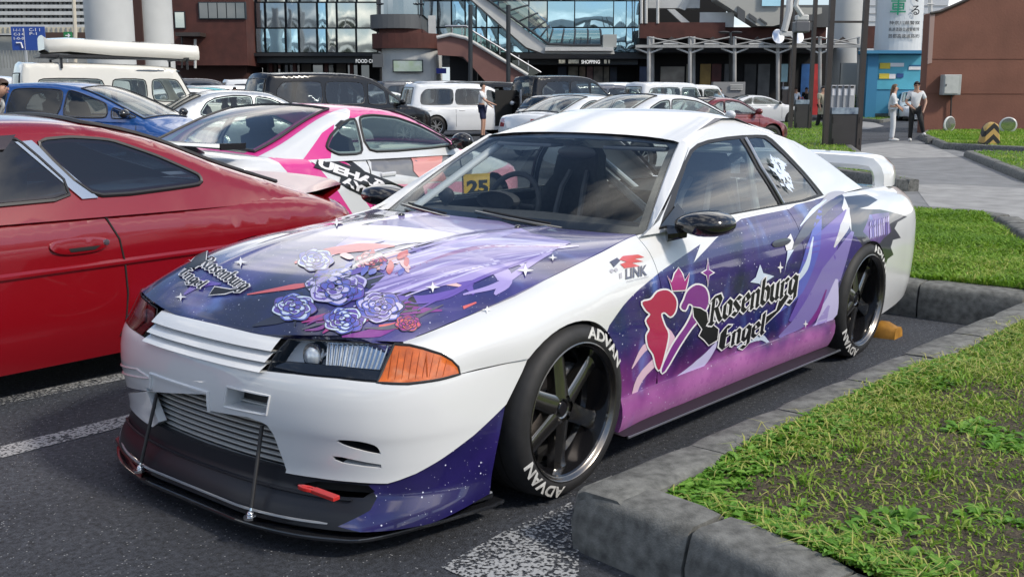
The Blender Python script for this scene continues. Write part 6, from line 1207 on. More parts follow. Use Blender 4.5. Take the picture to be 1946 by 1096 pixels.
    spa = np.array(sp_); sl = np.concatenate([[0], np.cumsum(np.hypot(*np.diff(spa, axis=0).T))]); tda = np.array(topd); tl_ = np.concatenate([[0], np.cumsum(np.hypot(*np.diff(tda, axis=0).T))])
    rwi = T.get('rwi', (.05, .1)); spans = [(sl[T['ws'][0]*ks]+.05, sl[T['ws'][1]*ks]-.03), (sl[T['rw'][0]*ks]+rwi[0]*.6+.05, sl[T['rw'][1]*ks]-rwi[1]*.6-.03)]
    def holeband(i, k):
        m_ = (tl_[i]+tl_[i+1])/2; return 99 if abs(k) < .82 and any(a_ < m_ < b_ for a_, b_ in spans) else 0
    cab, c2, n2, y2 = solid('cabin', topd, [(tp[-1][0], tp[-1][1]-.03), (tp[0][0], tp[0][1]-.03)], topl, roofm, tb, (topregions or [])+[(offs(chaik(tr(q)), .014), 99) for q in T['win']], holeband)
    def screen(nm, a, b, kk, i0=.02, i1=.02):
        # strip of the cabin contour between profile knots a and b
        P = np.array(sp_[a*ks:b*ks+1]); d = np.concatenate([[0], np.cumsum(np.hypot(*np.diff(P, axis=0).T))]); n_ = max(4, int(d[-1]/.1)); s_ = np.linspace(d[-1]*i0+.02, d[-1]*(1-i1)-.01, n_); Q = np.stack([np.interp(s_, d, P[:, 0]), np.interp(s_, d, P[:, 1])], 1)
        t = np.gradient(Q, axis=0); t /= np.linalg.norm(t, axis=1)[:, None]; nn = np.stack([-t[:, 1], t[:, 0]], 1)
        if nn[:, 1].sum() < 0: nn = -nn
        Y = topl(Q[:, 0], Q[:, 1])[:, 1]+.03; kss = np.linspace(-1, 1, 9)*kk
        rows = [[(Q[i, 0]+nn[i, 0]*(tb(Q[i], nn[i])*(1-k*k)+.008), Y[i]*k, Q[i, 1]+nn[i, 1]*(tb(Q[i], nn[i])*(1-k*k)+.008)) for k in kss] for i in range(n_)]
        mb = MB(); mb.quadgrid(rows); g = mb.build(nm, glass, o, True); rim_ = [rows[0][j] for j in range(9)]+[rows[i][8] for i in range(1, n_)]+[rows[-1][j] for j in range(7, -1, -1)]+[rows[i][0] for i in range(n_-2, -1, -1)]
        mb = MB(); mb.tube(rim_, .012, 5, False); mb.build('screen_seal', TRIM, g)
    screen('windscreen', T['ws'][0], T['ws'][1], .93); screen('rear_window', T['rw'][0], T['rw'][1], .86, *T.get('rwi', (.05, .1)))
    for wi, q in enumerate(T['win']):
        q = chaik(tr(q)); gm = glass if (wi == 0 or not T.get('privacy', typ in ('minivan', 'suv', 'hatch'))) else CGLD
        for sg in (1, -1):
            lf = lambda x, z, sg=sg: topl(x, z, sg)
            g = panel('side_window', q, lf, gm, o, h=h*1.4, edge=.004, off=.006, flip=sg > 0)
            fr = lf(*np.array(dens(offs(q, -.008), h*1.2)).T)+np.array([0, sg*.004, 0]); mb = MB(); mb.tube([tuple(p) for p in fr]+[tuple(fr[0])], .011, 5, False); mb.build('window_trim', TRIM, g)
    # seams, handles, mirrors, lamps, plates
    xs = sorted({round(q[-1][0], 2) for q in T['win']}); dz = zb+.10; lowz = T['low'][6][1]*sz
    fx = (T['win'][0][0][0]-cx)*sx
    if seams:
        ll = [fx]+[(a-cx)*sx for a in T.get('doors', [q[-1][0] for q in T['win'][-2:]] if typ != 'coupe' else [1.6])]
        for xx in ll:
            if abs(xx-wx[0]) < R*.9: xx = wx[0]+R*.95
            for sg in (1, -1):
                z = np.linspace(dz, lowz-.02, 9); P = lowl(np.full(9, xx), z, sg)+np.array([0, sg*.001, 0]); mb = MB(); mb.tube([tuple(p) for p in P], .005, 4); mb.build('door_seam', UNDER, o)
        for xx in ll[1:]:
            for sg in (1, -1):
                p = lowl(np.array([xx+.22]), np.array([lowz-.14]), sg)[0]; mb = MB(); mb.box(p[0]-.1, p[0]+.1, p[1]-.015, p[1]+.02 if sg > 0 else p[1]+.015, p[2]-.018, p[2]+.018) if sg > 0 else mb.box(p[0]-.1, p[0]+.1, p[1]-.02, p[1]+.015, p[2]-.018, p[2]+.018); mb.build('handle', paints[0], o, bevel=.01)
    for sg in (1, -1):
        mx = (T['win'][0][0][0]-cx)*sx-.12; mz = lowz+.06; mb = MB(); mb.sphere((mx, sg*(w+.08), mz+.03), (.07, .11, .075), 12, 8); mb.tube([(mx, sg*(w-.08), mz-.04), (mx, sg*(w+.04), mz)], .025, 6); mb.build('mirror', T.get('mirm', paints[0]), o, True)
    ce = np.array(low)
    def endgrid(front_, k0, k1, z0, z1, off):
        half = ce[:len(ce)//3] if front_ else ce[-len(ce)//3:][::-1]; half = half[np.argsort(half[:, 1])]
        zz = np.linspace(z0, z1, 4); xx = np.interp(zz, half[:, 1], half[:, 0]); kk = np.linspace(k0, k1, 6); yw = lowl(xx, zz)[:, 1]
        sgn = 1 if front_ else -1
        return [[(xx[i]+sgn*(.10*(1-min(1, abs(k))**2)+off)-sgn*max(0, abs(k)-1)*yw[i]*1.1, yw[i]*np.sign(k)*(min(abs(k), 1))+np.sign(k)*(off+max(0, abs(k)-1)*.13), zz[i]) for k in kk] for i in range(4)]
    lz = T.get('lamp', (.58, .72)); tz = T.get('tail', (.72, .90))
    for s in (1, -1):
        mb = MB(); mb.quadgrid(endgrid(True, s*.58, s*1.10, lz[0]*sz, lz[1]*sz, .008)); mb.build('headlight', CLEARL, o, True)
        mb = MB(); mb.quadgrid(endgrid(False, s*.60, s*1.10, tz[0]*sz, tz[1]*sz, .008)); mb.build('tail_light', RED_L, o, True)
    mb = MB(); mb.quadgrid(endgrid(True, -.45, .45, (lz[0]-.16)*sz, (lz[0]+.02)*sz, .006)); mb.build('grille', BLACKG, o, True)
    px = -hx-.10; zpl = T.get('plate', .62)*sz; mb = MB(); mb.box(px-.012, px+.03, -.165, .165, zpl-.08, zpl+.08); mb.build('licence_plate', pm('plate_white', (.62, .64, .62), .5), o)
    mb = MB(); mb.box(-hx+.25, hx-.25, -(w-.20), w-.20, zb, lowz-.16); mb.build('underbody', UNDER, o)
    xf = tp[T['ws'][1]][0]; xr = tp[T['rw'][0]][0]; zt_ = max(z for _, z in tp); hb_ = min(.72, zt_-lowz+.10)
    mb = MB(); mb.quadgrid([[(tp[0][0]-.12, y, lowz-.05), (tp[0][0]-.45, y, lowz+.015), (tp[0][0]-.62, y, lowz-.16)] for y in (-(w-.15), 0, w-.15)]); mb.build('dashboard', SEATM, o, True)
    for x_ in ([xf-.55, xr+.15] if xf-xr > 1.1 else [xf-.50]):
        for y in (-.36, .36):
            s_ = bpy.data.objects.new('seat', seat_me()); COL.objects.link(s_); s_.parent = o; s_.location = (x_, y, lowz-.16); s_.scale = (1, 1, hb_/.72)
    add_wheels(o, wx, w+.012, r, rim)
    o_ = dict(obj=o, low=lowl, top=topl, tr=tr, w=w, hx=hx, sp=sp_)
    return o_
def paintm(name, c, metal=.0, rough=.35): return pm(name, c, rough, metal=metal, coat=1, coatr=.03)
# ------------------------------------------------------------------ decals traced on a surface
def decal(name, pxs, lift, dom, mat, par, off=.0015, flip=False, h=.05, smoothn=0):
    q = hit(spl(pxs, smoothn, True) if smoothn else pxs, lift, dom); return panel(name, q, lift, mat, par, h=h, edge=0, off=off, flip=flip)
def maphit(P, lift, dom, off, flip):
    q = np.array(hit(P, lift, dom)); X = lift(q[:, 0], q[:, 1]); return X+snormal(lift, q[:, 0], q[:, 1], flip)*off
def decal_text(name, s, TL, TR, BL, lift, dom, mat, par, off=.003, flip=False, bold=.02, space=1., local=None):
    V, F = text_mesh(s, 1, bold, 0, space); lo = V.min(0); hi = V.max(0); u = (V-lo)/(hi-lo); TL, TR, BL = map(np.array, (TL, TR, BL))
    P = TL+(TR-TL)*u[:, :1]+(BL-TL)*(1-u[:, 1:]); X = maphit(P, lift, dom, off, flip)
    if local is not None: X = np.array([tuple(local @ Vector(x)) for x in X])
    return mk(name, X, F, mat, par)
# ------------------------------------------------------------------ red coupe beside the show car
REDP = paintm('red_paint', (.22, .004, .009), 0, .22)
SO = dict(L=4.86, w=.895, wh=(.92, 3.62), r=.305, low=[(4.80, .17), (4.86, .38), (4.83, .56), (4.62, .68), (4.1, .80), (3.55, .90), (2.6, .895), (1.6, .895), (.8, .87), (.25, .80), (.06, .69), (0, .52), (.06, .22)],
 top=[(3.60, .88), (2.95, 1.15), (2.60, 1.245), (2.2, 1.275), (1.75, 1.262), (1.35, 1.18), (.95, 1.02), (.42, .845)], ws=(0, 2), rw=(4, 7), win=[[(3.25, .94), (2.75, 1.12), (2.5, 1.175), (2.2, 1.20), (2.06, 1.20), (1.84, .92)], [(1.78, .925), (1.97, 1.185), (1.80, 1.195), (1.60, 1.175), (1.38, 1.09), (1.17, .985), (1.17, .95)]], tum=.52, doors=[1.80], fr=.10, taper=.17, tail=(.62, .76), lamp=(.52, .64))
RC = (.93, -2.60, 0)
rc = car_build('red_coupe', 'red sports coupe with rear lip spoiler parked beside the galaxy wrapped show coupe', RC, 0, SO, REDP, h=.09, seams=False, glass=glassm('blue_dark_glass', (.16, .20, .24), 1.8))
ro = rc['obj']; wl = lambda x, z: rc['low'](x, z)
for sg in (1, -1):
    z = np.array([.24, .30, .45, .60, .72, .82, .87]); x = np.array([-.72, -.745, -.76, -.755, -.735, -.69, -.64]); P = rc['low'](x, z, sg)+np.array([0, sg*.001, 0]); mb = MB(); mb.tube([tuple(p) for p in P], .006, 5); mb.build('door_seam', UNDER, ro)
    # side rubbing crease, oval handle, spoiler, visor
    z = np.full(30, .60); x = np.linspace(-2.2, 2.2, 30); P = rc['low'](x, z+.012*np.abs(x)/2, sg); mb = MB(); mb.quadgrid([P+[0, sg*.0, -.02], P+[0, sg*.012, -.006], P+[0, sg*.012, .006], P+[0, 0, .018]]); mb.build('side_moulding', REDP, ro, True)
    q = spl([(x+.10, z) for x, z in ((-.78, .715), (-.70, .74), (-.55, .742), (-.49, .725), (-.50, .695), (-.58, .675), (-.72, .68))], 4, True)
    hnd = panel('door_handle', q, lambda a, b: rc['low'](a, b, sg), REDP, ro, h=.04, off=.010, edge=.012, flip=sg > 0)
    panel('handle_recess', [(-.63, .70), (-.47, .70), (-.48, .685), (-.60, .685)], lambda a, b: rc['low'](a, b, sg), UNDER, hnd, h=.05, off=.0115, edge=0, flip=sg > 0)
    p = rc['low'](np.array([-.66]), np.array([.712]), sg)[0]; mb = MB(); mb.lathe([(0, .014), (.014, .014), (.016, .008)], lambda r, a, h: (p[0]+r*cos(a), p[1]+sg*h, p[2]+r*sin(a)), 14); mb.build('key_lock', CHROME, hnd, True)
    q = [(-.33, 1.245), (-.50, 1.262), (.4, 1.232), (.4, 1.16), (-.35, 1.20)]; q = [(-.30, 1.15), (-.37, 1.212), (.35, 1.185), (.36, 1.12)]
    panel('rain_visor', q, lambda a, b: rc['top'](a, b, sg), pm('visor_smoke', (.03, .02, .025), .2, coat=.5), ro, h=.1, off=.02, edge=.01, flip=sg > 0)
    q = [(-.36, 1.185), (-.59, .915), (-.67, .915), (-.44, 1.19)]; panel('door_post', q, lambda a, b: rc['top'](a, b, sg), pm('post_steel', (.45, .50, .55), .18, metal=1), ro, h=.08, off=.010, edge=.006, flip=sg > 0)
rows = []
for y in np.linspace(-.70, .70, 21):
    b = 1-(y/.70)**2; k = .35+.65*b**.4; rows.append([(-2.00-.06*b, y, .83), (-2.12-.06*b, y, .835+.02*k), (-2.26-.08*b, y, .845+.05*k), (-2.31-.08*b, y, .85+.055*k), (-2.30-.08*b, y, .825+.05*k), (-2.18-.06*b, y, .78)])
mb = MB(); mb.quadgrid(rows); mb.build('boot_spoiler', REDP, ro, True)
# ------------------------------------------------------------------ pink and white wrapped coupe behind it
PW_ = paintm('pearl_white', (.62, .64, .66)); PK = vin('hot_pink_vinyl', (.62, .03, .24)); PK2 = vin('pale_pink_vinyl', (.72, .30, .42)); SAL = vin('salmon_vinyl', (.66, .28, .26)); GREYV = vin('grey_vinyl', (.16, .16, .17))
E6 = dict(L=4.24, w=.885, wh=(.82, 3.39), r=.315, low=[(4.17, .22), (4.24, .36), (4.20, .55), (4.02, .68), (3.6, .80), (3.05, .91), (2.2, .90), (1.3, .925), (.6, .955), (.15, .93), (.03, .76), (0, .5), (.08, .27)],
 top=[(3.12, .89), (2.55, 1.15), (2.25, 1.245), (1.9, 1.285), (1.55, 1.28), (1.2, 1.20), (.75, 1.04), (.42, .94)], ws=(0, 2), rw=(4, 7), win=[[(2.88, .95), (2.42, 1.13), (2.15, 1.20), (1.85, 1.225), (1.66, 1.215), (1.58, .945)], [(1.52, .945), (1.60, 1.21), (1.42, 1.17), (1.22, 1.08), (1.12, 1.0), (1.22, .95)]], tum=.50, doors=[1.55], taper=.2, tail=(.72, .84), lamp=(.55, .68), mirm=BLACKG, bandpaint=0)
PHD = RAD(190); PC = np.array([-3.30, -4.24, 0])
pc = car_build('wrapped_coupe', 'white coupe with hot pink stripe wrap and tall black rear wing', PC, PHD, dict(E6, bandpaint=1), [PW_, PK, GREYV, PK2, DECALK], h=.10, regions=[([(-1.62, 1.0), (-1.30, 1.0), (-.58, .2), (-1.1, .2)], 1), ([(-1.10, 1.0), (-.98, 1.0), (-.30, .45), (-.05, .2), (-.30, .2)], 1), ([(-.55, .80), (-.50, .93), (1.05, .93), (.9, .66), (.1, .70)], 2), ([(-.60, .70), (-.1, .66), (.8, .62), (1.7, .74), (2.1, .6), (2.1, .2), (-.2, .2)], 3), ([(.2, .60), (.9, .50), (1.4, .2), (.2, .2)], 0), ([(-.95, 1.0), (-.90, 1.0), (-.05, .35), (.0, .2), (-.10, .2)], 4)], topregions=[([(-.62, 1.19), (-.45, 1.31), (.3, 1.31), (1.05, .87), (.80, .90), (.30, 1.14), (.03, 1.215), (-.27, 1.24), (-.46, 1.225)], 1), ([(-1.30, .92), (-.98, 1.11), (-.80, 1.17), (-1.0, .92)], 1), ([(-.80, 1.16), (-.70, 1.20), (-.60, 1.19), (-.75, 1.11)], 4)], glass=glassm('green_dark_glass', (.55, .62, .58), 1.9), rim=BLACKG)
po = pc['obj']; Mi = (Matrix.Translation(Vector(PC)) @ Matrix.Rotation(PHD, 4, 'Z')).inverted()
_RP = np.array([[cos(PHD), sin(PHD), 0], [-sin(PHD), cos(PHD), 0], [0, 0, 1]])
plow = lambda x, z: pc['low'](-np.asarray(x, float), z, -1) @ _RP+PC       # world-side views of its right flank; x runs with world x
ptop = lambda x, z: pc['top'](-np.asarray(x, float), z, -1) @ _RP+PC
def roofl(x, k):     # upper contour of the cabin, x world offset, k across
    x = np.asarray(x, float); k = np.asarray(k, float); sp_ = np.array(pc['sp'])[::-1]; z = np.interp(-x, sp_[:, 0], sp_[:, 1]); y = pc['top'](-x, z)[:, 1]
    return np.stack([-x, -y*k, z+.035*(1-k*k)], 1) @ _RP+PC
LD = ((-2.1, 2.1), (.25, .95)); TD = ((-1.2, 1.9), (.88, 1.28)); RD = ((-.6, 1.4), (-.9, 1.))
def pdecal(nm, pxs, lf, dom, mat, off, sm=0):
    o = decal(nm, pxs, lf, dom, mat, None, off, flip=True, smoothn=sm); o.data.transform(Mi); o.parent = po
    return o
flipT = lambda: None
for nm, pts, lf, dom, mat, off in (
  ('salmon_shape', [(780, 300), (800, 292), (840, 296), (835, 320), (850, 345), (800, 345), (785, 325)], plow, LD, SAL, .0055),
  ('number_panel', [(880, 331), (930, 329), (928, 371), (881, 373)], plow, LD, vin('yellow_panel', (.62, .38, .03)), .0065)): pdecal(nm, pts, lf, dom, mat, off)
def ptx(s, TL, TR, BL, mat, off, bold=.03, sp=1.): decal_text('lettering', s, TL, TR, BL, plow, LD, mat, po, off, True, bold, sp, Mi)
for a, b, c_, s in (((606, 302), (764, 358), (602, 317), 'UEHARA'), ((652, 334), (750, 384), (648, 348), 'AYUMU')):
    a, b, c_ = map(np.array, (a, b, c_)); e = (b-a)*.035; f = (c_-a)*.22
    pdecal('lettering_ground', [tuple(a-e-f), tuple(b+e-f), tuple(b+e+f+(c_-a)), tuple(c_-e+f)], plow, LD, DECALK, .0075)
    ptx(s, a, b, c_, DECALW, .010, .05, .95)
ptx('25', (885, 343), (926, 341), (886, 370), DECALK, .009, .05)
# rear wing on two struts (car frame: tail at -x)
mb = MB(); rows = [[(-1.98+px*1.0, y, 1.05+pz-.01*(y/.75)**2) for px, pz in foil(.26, .03)] for y in np.linspace(-.78, .78, 9)]; rows = [r_+[r_[0]] for r_ in rows]; mb.quadgrid(rows); wg2 = mb.build('rear_wing', BLACKG, po, True, angle=.8)
for s in (1, -1):
    mb = MB(); mb.prism([(-1.72, .94), (-1.86, .94), (-2.05, 1.045), (-1.93, 1.045)], lambda p, n: (p[0], s*.34+n, p[1]), -.008, .008); mb.build('wing_strut', BLACKG, wg2); mb = MB(); mb.prism([(-2.10, 1.03), (-1.87, 1.03), (-1.86, 1.07), (-2.10, 1.075)], lambda p, n: (p[0], s*.785+n, p[1]), -.006, .006); mb.build('end_plate', BLACKG, wg2)
mb = MB(); mb.prism([(-.42, 1.28), (-.20, 1.295), (-.36, 1.34), (-.42, 1.345)], lambda p, n: (p[0]-.05, n, p[1]-.015), -.02, .02); mb.build('roof_fin', PW_, po, bevel=.008)
# ------------------------------------------------------------------ the other cars
G1 = 'cars parked across the lot'
BLUP = paintm('metallic_blue', (.015, .085, .30), .4); SILP = paintm('silver_paint', (.50, .53, .56), .6); CREAM = paintm('cream_white', (.66, .64, .57)); BLK = pm('black_car_paint', (.005, .005, .006), .2, spec=.35, coat=.25); WH2 = paintm('cool_white', (.66, .68, .70)); TEAL = paintm('teal_paint', (.06, .38, .42)); DKR = paintm('dark_red_paint', (.16, .008, .012)); LBL = paintm('light_blue_paint', (.10, .28, .52)); GRM = paintm('graphite_paint', (.06, .065, .075), .4); NAV = paintm('navy_paint', (.02, .03, .06))
def bg(name, label, pxx, D, head, typ, paint, **k): return car_build(name, label, place(pxx, D), RAD(head), typ, paint, G1, **k)
bh = bg('blue_hatchback', 'metallic blue tall hatchback with chrome door mirror in front of the cream off-roader', 168, 17.6, 120, 'hatch', BLUP, h=.11, mods=dict(mirm=BLACKG, lamp=(.62, .80)))
DEF = dict(L=4.6, w=.89, wh=(.85, 3.65), r=.40, low=[(4.56, .42), (4.6, .60), (4.58, 1.02), (4.5, 1.14), (4.0, 1.17), (3.3, 1.20), (2.4, 1.20), (1.2, 1.20), (.05, 1.20), (.02, .95), (0, .7), (.03, .45)], top=[(3.36, 1.18), (3.2, 1.45), (3.02, 1.80), (2.85, 1.92), (1.5, 1.97), (.3, 1.97), (.10, 1.88), (.02, 1.20)], ws=(0, 2), rw=(6, 7), rwi=(.12, .25), win=[[(3.18, 1.25), (2.98, 1.68), (2.48, 1.68), (2.48, 1.25)], [(2.36, 1.25), (2.36, 1.68), (1.72, 1.68), (1.72, 1.25)], [(1.55, 1.30), (1.55, 1.68), (.35, 1.68), (.35, 1.30)]], tum=.10, doors=[2.42, 1.64], tt=.1, taper=.06, fr=.05, tail=(.85, 1.0), lamp=(.85, 1.02), plate=.8)
df = bg('off_roader', 'cream boxy off-roader carrying a hard shell roof tent', 262, 22.3, 160, DEF, CREAM, h=.14)
do = df['obj']
for x in (.9, -1.5):
    for s in (1, -1): mb = MB(); mb.tube([(x, s*.80, 1.88), (x, s*.80, 2.10)], .025, 6); mb.build('rack_foot', TRIM, do)
    mb = MB(); mb.box(x-.03, x+.03, -.86, .86, 2.08, 2.12); mb.build('rack_bar', TRIM, do)
for s in (1, -1): mb = MB(); mb.sphere((.15, s*.755, 1.845), (.62, .03, .045), 16, 8); mb.build('roof_light', glassm('roof_glass', (.3, .33, .33)) if False else DGLASS, do, True)
tt = thing('roof_tent', 'white hard shell roof tent strapped on top of the cream off-roader', 'roof tent', tuple(place(262, 22.3)+[0, 0, 2.12]), RAD(160))
rows = [[(x, y*w_, z+zz*(1.0 if x > -1.2 else .9)) for (y, zz) in ((-.62, 0), (-.66, .05), (-.66, .13), (-.60, .22), (-.3, .25), (0, .255), (.3, .25), (.60, .22), (.66, .13), (.66, .05), (.62, 0))] for x, w_, z in ((-1.75, .80, .10), (-1.68, .95, .05), (-1.3, 1, .07), (-.5, 1, .02), (.6, 1, -.01), (1.1, 1, -.03), (1.2, .95, -.03))]
mb = MB(); mb.quadgrid([[(x, y, z*1.25) for x, y, z in r_] for r_ in rows]); mb.F.append(tuple(range(11))); mb.F.append(tuple(range(66, 77))[::-1]); mb.build('tent_shell', CREAM, tt, True, angle=.9)
mb = MB(); mb.box(-1.85, 1.1, -.60, .60, -.02, .03); mb.build('tent_base', TRIM, tt)
bg('silver_sedan', 'silver four door sedan between the blue hatchback and the black minivan', 474, 20.5, 158, 'sedan', SILP, h=.12, sz=.98)
bg('black_minivan', 'tall black minivan with chrome window line behind the pink striped coupe', 645, 27.5, 168, 'minivan', BLK, sz=.99)
vn = bg('white_minivan', 'white minivan with its front door open beside the man in navy shorts', 888, 36.0, 155, 'minivan', WH2, sz=.90, sx=.93)
q = place(888, 36.0); hd = RAD(155); vo_ = vn['obj']
mb = MB(); mb.prism([(1.52, .35), (.62, .35), (.58, .98), (.62, 1.52), (1.0, 1.50), (1.45, 1.05)], lambda p, n: (1.50-(1.52-p[0])*.35, -.90-(1.52-p[0])*.92+n, p[1]), -.03, .03); mb.build('open_door', WH2, vo_, bevel=.01)
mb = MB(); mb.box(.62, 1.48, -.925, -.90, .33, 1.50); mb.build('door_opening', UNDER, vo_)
bg('white_coupe', 'white coupe with dark rear screen and boot badge, tail towards the show coupe', 1128, 24.0, 168, 'coupe', WH2, sz=.97, h=.12)
bg('white_luxury_coupe', 'large white coupe with pale side glass directly behind the show coupe roof', 1262, 19.0, 166, 'coupe', WH2, sx=1.04, h=.11)
bg('red_kei_car', 'small dark red hatchback beside the large white coupe', 1362, 26.0, 160, 'coupe', DKR, sx=.78, sz=.94)
bg('white_sports_coupe', 'low white sports coupe by the planting beds and steel lamp frames', 1440, 47.0, 138, E6, WH2)
bg('white_jeep', 'white boxy compact with upright windows behind the large white coupe', 1268, 38.0, 165, 'boxy', WH2, sz=1.0)
bg('white_city_car', 'white city car with black side glass beside the pergola seats', 1316, 44.0, 158, 'boxy', WH2, sx=1.05, sz=.98)
bg('black_off_roader', 'black full size off-roader showing red tail lamps and licence plate', 1088, 37.0, 168, 'suv', BLK, sz=1.06, mods=dict(tail=(.95, 1.12)))
bg('graphite_wagon', 'low graphite wagon in front of the black off-roader', 1118, 32.5, 160, 'hatch', GRM, sz=.88)
bg('dark_suv', 'dark sport utility car right of the black off-roader', 1165, 40.0, 160, 'suv', NAV, sz=.92)
bg('white_wagon', 'white wagon parked beyond the dark sport utility car', 1130, 46.0, 150, 'hatch', WH2, sz=1.0)
bg('pale_suv', 'white roofed sport utility car close to the shop entrance', 1200, 52.0, 155, 'suv', WH2, sz=1.02)
bg('black_van', 'black minivan between the white minivan and the black off-roader', 945, 42.0, 165, 'minivan', BLK, sz=.96)
bg('pearl_van', 'pearl white minivan with dark glass behind the white minivan', 880, 47.0, 165, 'minivan', PW_, sz=1.0)
bg('graphite_van', 'graphite minivan furthest along the row by the map board', 800, 51.0, 160, 'minivan', GRM, sz=1.02)
bg('teal_hatchback', 'teal hatchback beyond the cream off-roader bonnet', 415, 33.0, 150, 'hatch', TEAL, sz=1.0)
bg('white_hatchback', 'white hatchback between the teal hatchback and the silver sedan', 395, 27.5, 155, 'hatch', WH2, sz=.96)
bg('dark_wagon', 'dark wagon with roof rails behind the teal hatchback', 400, 42.0, 150, 'suv', GRM, sz=1.05)
bg('white_kei_van', 'white kei van beneath the mirrored facade', 520, 50.0, 155, 'minivan', WH2, sz=1.06)
bg('white_compact_suv', 'white compact sport utility car left of the black minivan', 468, 40.0, 165, 'suv', WH2, sz=.9)
bg('grey_sedan', 'grey sedan with pale roof far along the row by the food court', 690, 55.0, 155, 'sedan', SILP)
bg('silver_wagon', 'silver wagon under the food court sign', 600, 52.0, 155, 'suv', SILP)
bg('white_van', 'white van behind the cream off-roader rear corner', 5, 30.0, 150, 'minivan', WH2, sz=.98)
bg('light_blue_hatchback', 'light blue hatchback in front of the blue information board', 1690, 60.0, 20, 'hatch', LBL, sz=.98)
bg('white_patrol_sedan', 'white sedan beside the light blue hatchback by the brown wall', 1738, 56.0, 25, 'sedan', WH2)
for nm_, lab, px_, D_, hd_2, ty_, pt_ in (('silver_compact', 'silver compact behind the white hatchback', 335, 48, 155, 'sedan', SILP), ('black_compact', 'black compact hatchback between the white compact sport utility car and the silver wagon', 560, 44, 158, 'hatch', BLK), ('navy_suv', 'navy sport utility car behind the tall black minivan', 640, 47, 160, 'suv', NAV), ('white_sedan', 'white sedan beyond the tall black minivan bonnet', 735, 45, 158, 'sedan', WH2), ('black_sedan', 'black sedan under the map board', 775, 57, 155, 'sedan', BLK),
  ('blue_compact', 'blue compact hatchback in front of the stair foot', 842, 56, 158, 'hatch', BLUP), ('cream_van', 'cream minivan below the covered escalator', 1005, 53, 160, 'minivan', CREAM), ('maroon_hatchback', 'maroon hatchback near the shopping entrance doors', 1090, 56, 158, 'hatch', DKR), ('graphite_minivan', 'graphite minivan beside the white roofed sport utility car', 1150, 59, 160, 'minivan', GRM), ('silver_hatchback', 'silver hatchback between the white boxy compact and the pergola posts', 1245, 50, 160, 'hatch', SILP), ('grey_compact', 'grey compact in front of the low planter wall', 1335, 53, 158, 'hatch', GRM)):
    bg(nm_, lab, px_, D_, hd_2, ty_, pt_, h=.2)
# ================================================================== printed graphics on the show coupe
def rib(pts, wid, n=6):       # a ribbon polygon in pixels from a centre line and widths
    c = np.array(spl(pts, n)); w = np.interp(np.linspace(0, 1, len(c)), np.linspace(0, 1, len(wid)), wid); t = np.gradient(c, axis=0); t /= np.linalg.norm(t, axis=1)[:, None]+1e-9; nn = np.stack([-t[:, 1], t[:, 0]], 1)
    return [tuple(p) for p in c+nn*w[:, None]/2]+[tuple(p) for p in (c-nn*w[:, None]/2)[::-1]]
class Print:      # many flat pieces of one colour laid on a surface as one print
    def __init__(s, lift, dom, flip, par, nm='vinyl_print', st=4e-5): s.l, s.d, s.f, s.p = lift, dom, flip, par; s.k = 0; s.nm = nm; s.st = st
    def poly(s, pts, mat, off=.0012):
        s.k += 1; panel(s.nm, hit(pts, s.l, s.d), s.l, mat, s.p, h=.032, edge=0, off=off+s.k*s.st, flip=s.f)
    def flat(s, quads, mat, off):   # convex pixel polygons, no subdivision
        allp = [p for q in quads for p in q]; h_ = np.array(hit(allp, s.l, s.d)); X = s.l(h_[:, 0], h_[:, 1]); Nn = snormal(s.l, h_[:, 0], h_[:, 1], s.f); V = []; F = []; i = 0
        for q in quads:
            s.k += .02; b = len(V); n = len(q); V += [tuple(x) for x in X[i:i+n]+Nn[i:i+n]*(off+s.k*s.st)]; F.append(tuple(range(b, b+n))); i += n
        o = mk(s.nm, V, F, mat, s.p, smooth=True)
        if len(quads) > 1: o['kind'] = 'stuff'
BL_ = {'o': (.62, [[(.1, .2), (.1, .85), (.3, 1.), (.5, .8), (.5, .15), (.3, 0), (.1, .2)]]), 's': (.62, [[(.5, .85), (.3, 1), (.1, .8), (.5, .25), (.3, 0), (.08, .15)]]), 'e': (.6, [[(.1, .5), (.5, .65), (.3, 1), (.1, .8), (.1, .2), (.3, 0), (.5, .2)]]),
 'n': (.68, [[(.05, .9), (.12, .85), (.12, .05), (.2, 0)], [(.12, .75), (.35, 1), (.48, .85), (.48, .05), (.58, 0)]]), 'b': (.62, [[(.1, 1.5), (.1, .2), (.3, 0), (.5, .2), (.5, .75), (.3, 1), (.12, .8)]]), 'u': (.68, [[(.05, .95), (.12, .9), (.12, .2), (.3, 0), (.48, .2)], [(.48, 1), (.48, .1), (.58, 0)]]),
 'r': (.56, [[(.05, .9), (.12, .85), (.12, .05), (.2, 0)], [(.12, .75), (.35, 1), (.48, .85)]]), 'g': (.64, [[(.1, .2), (.1, .85), (.3, 1.), (.5, .8), (.3, 0), (.1, .2)], [(.5, .9), (.5, -.3), (.3, -.5), (.08, -.35)]]), 'l': (.34, [[(.1, 1.5), (.1, .15), (.22, 0)]]),
 'R': (.88, [[(.15, 1.5), (.15, 0)], [(0, 1.35), (.15, 1.5), (.5, 1.5), (.65, 1.2), (.5, .85), (.15, .8)], [(.4, .8), (.65, .2), (.8, 0)], [(.0, .1), (.3, -.05)]]), 'E': (.8, [[(.6, 1.4), (.35, 1.5), (.1, 1.2), (.1, .3), (.35, 0), (.65, .15)], [(.1, .8), (.55, .85)], [(.3, 1.45), (.3, .1)]])}
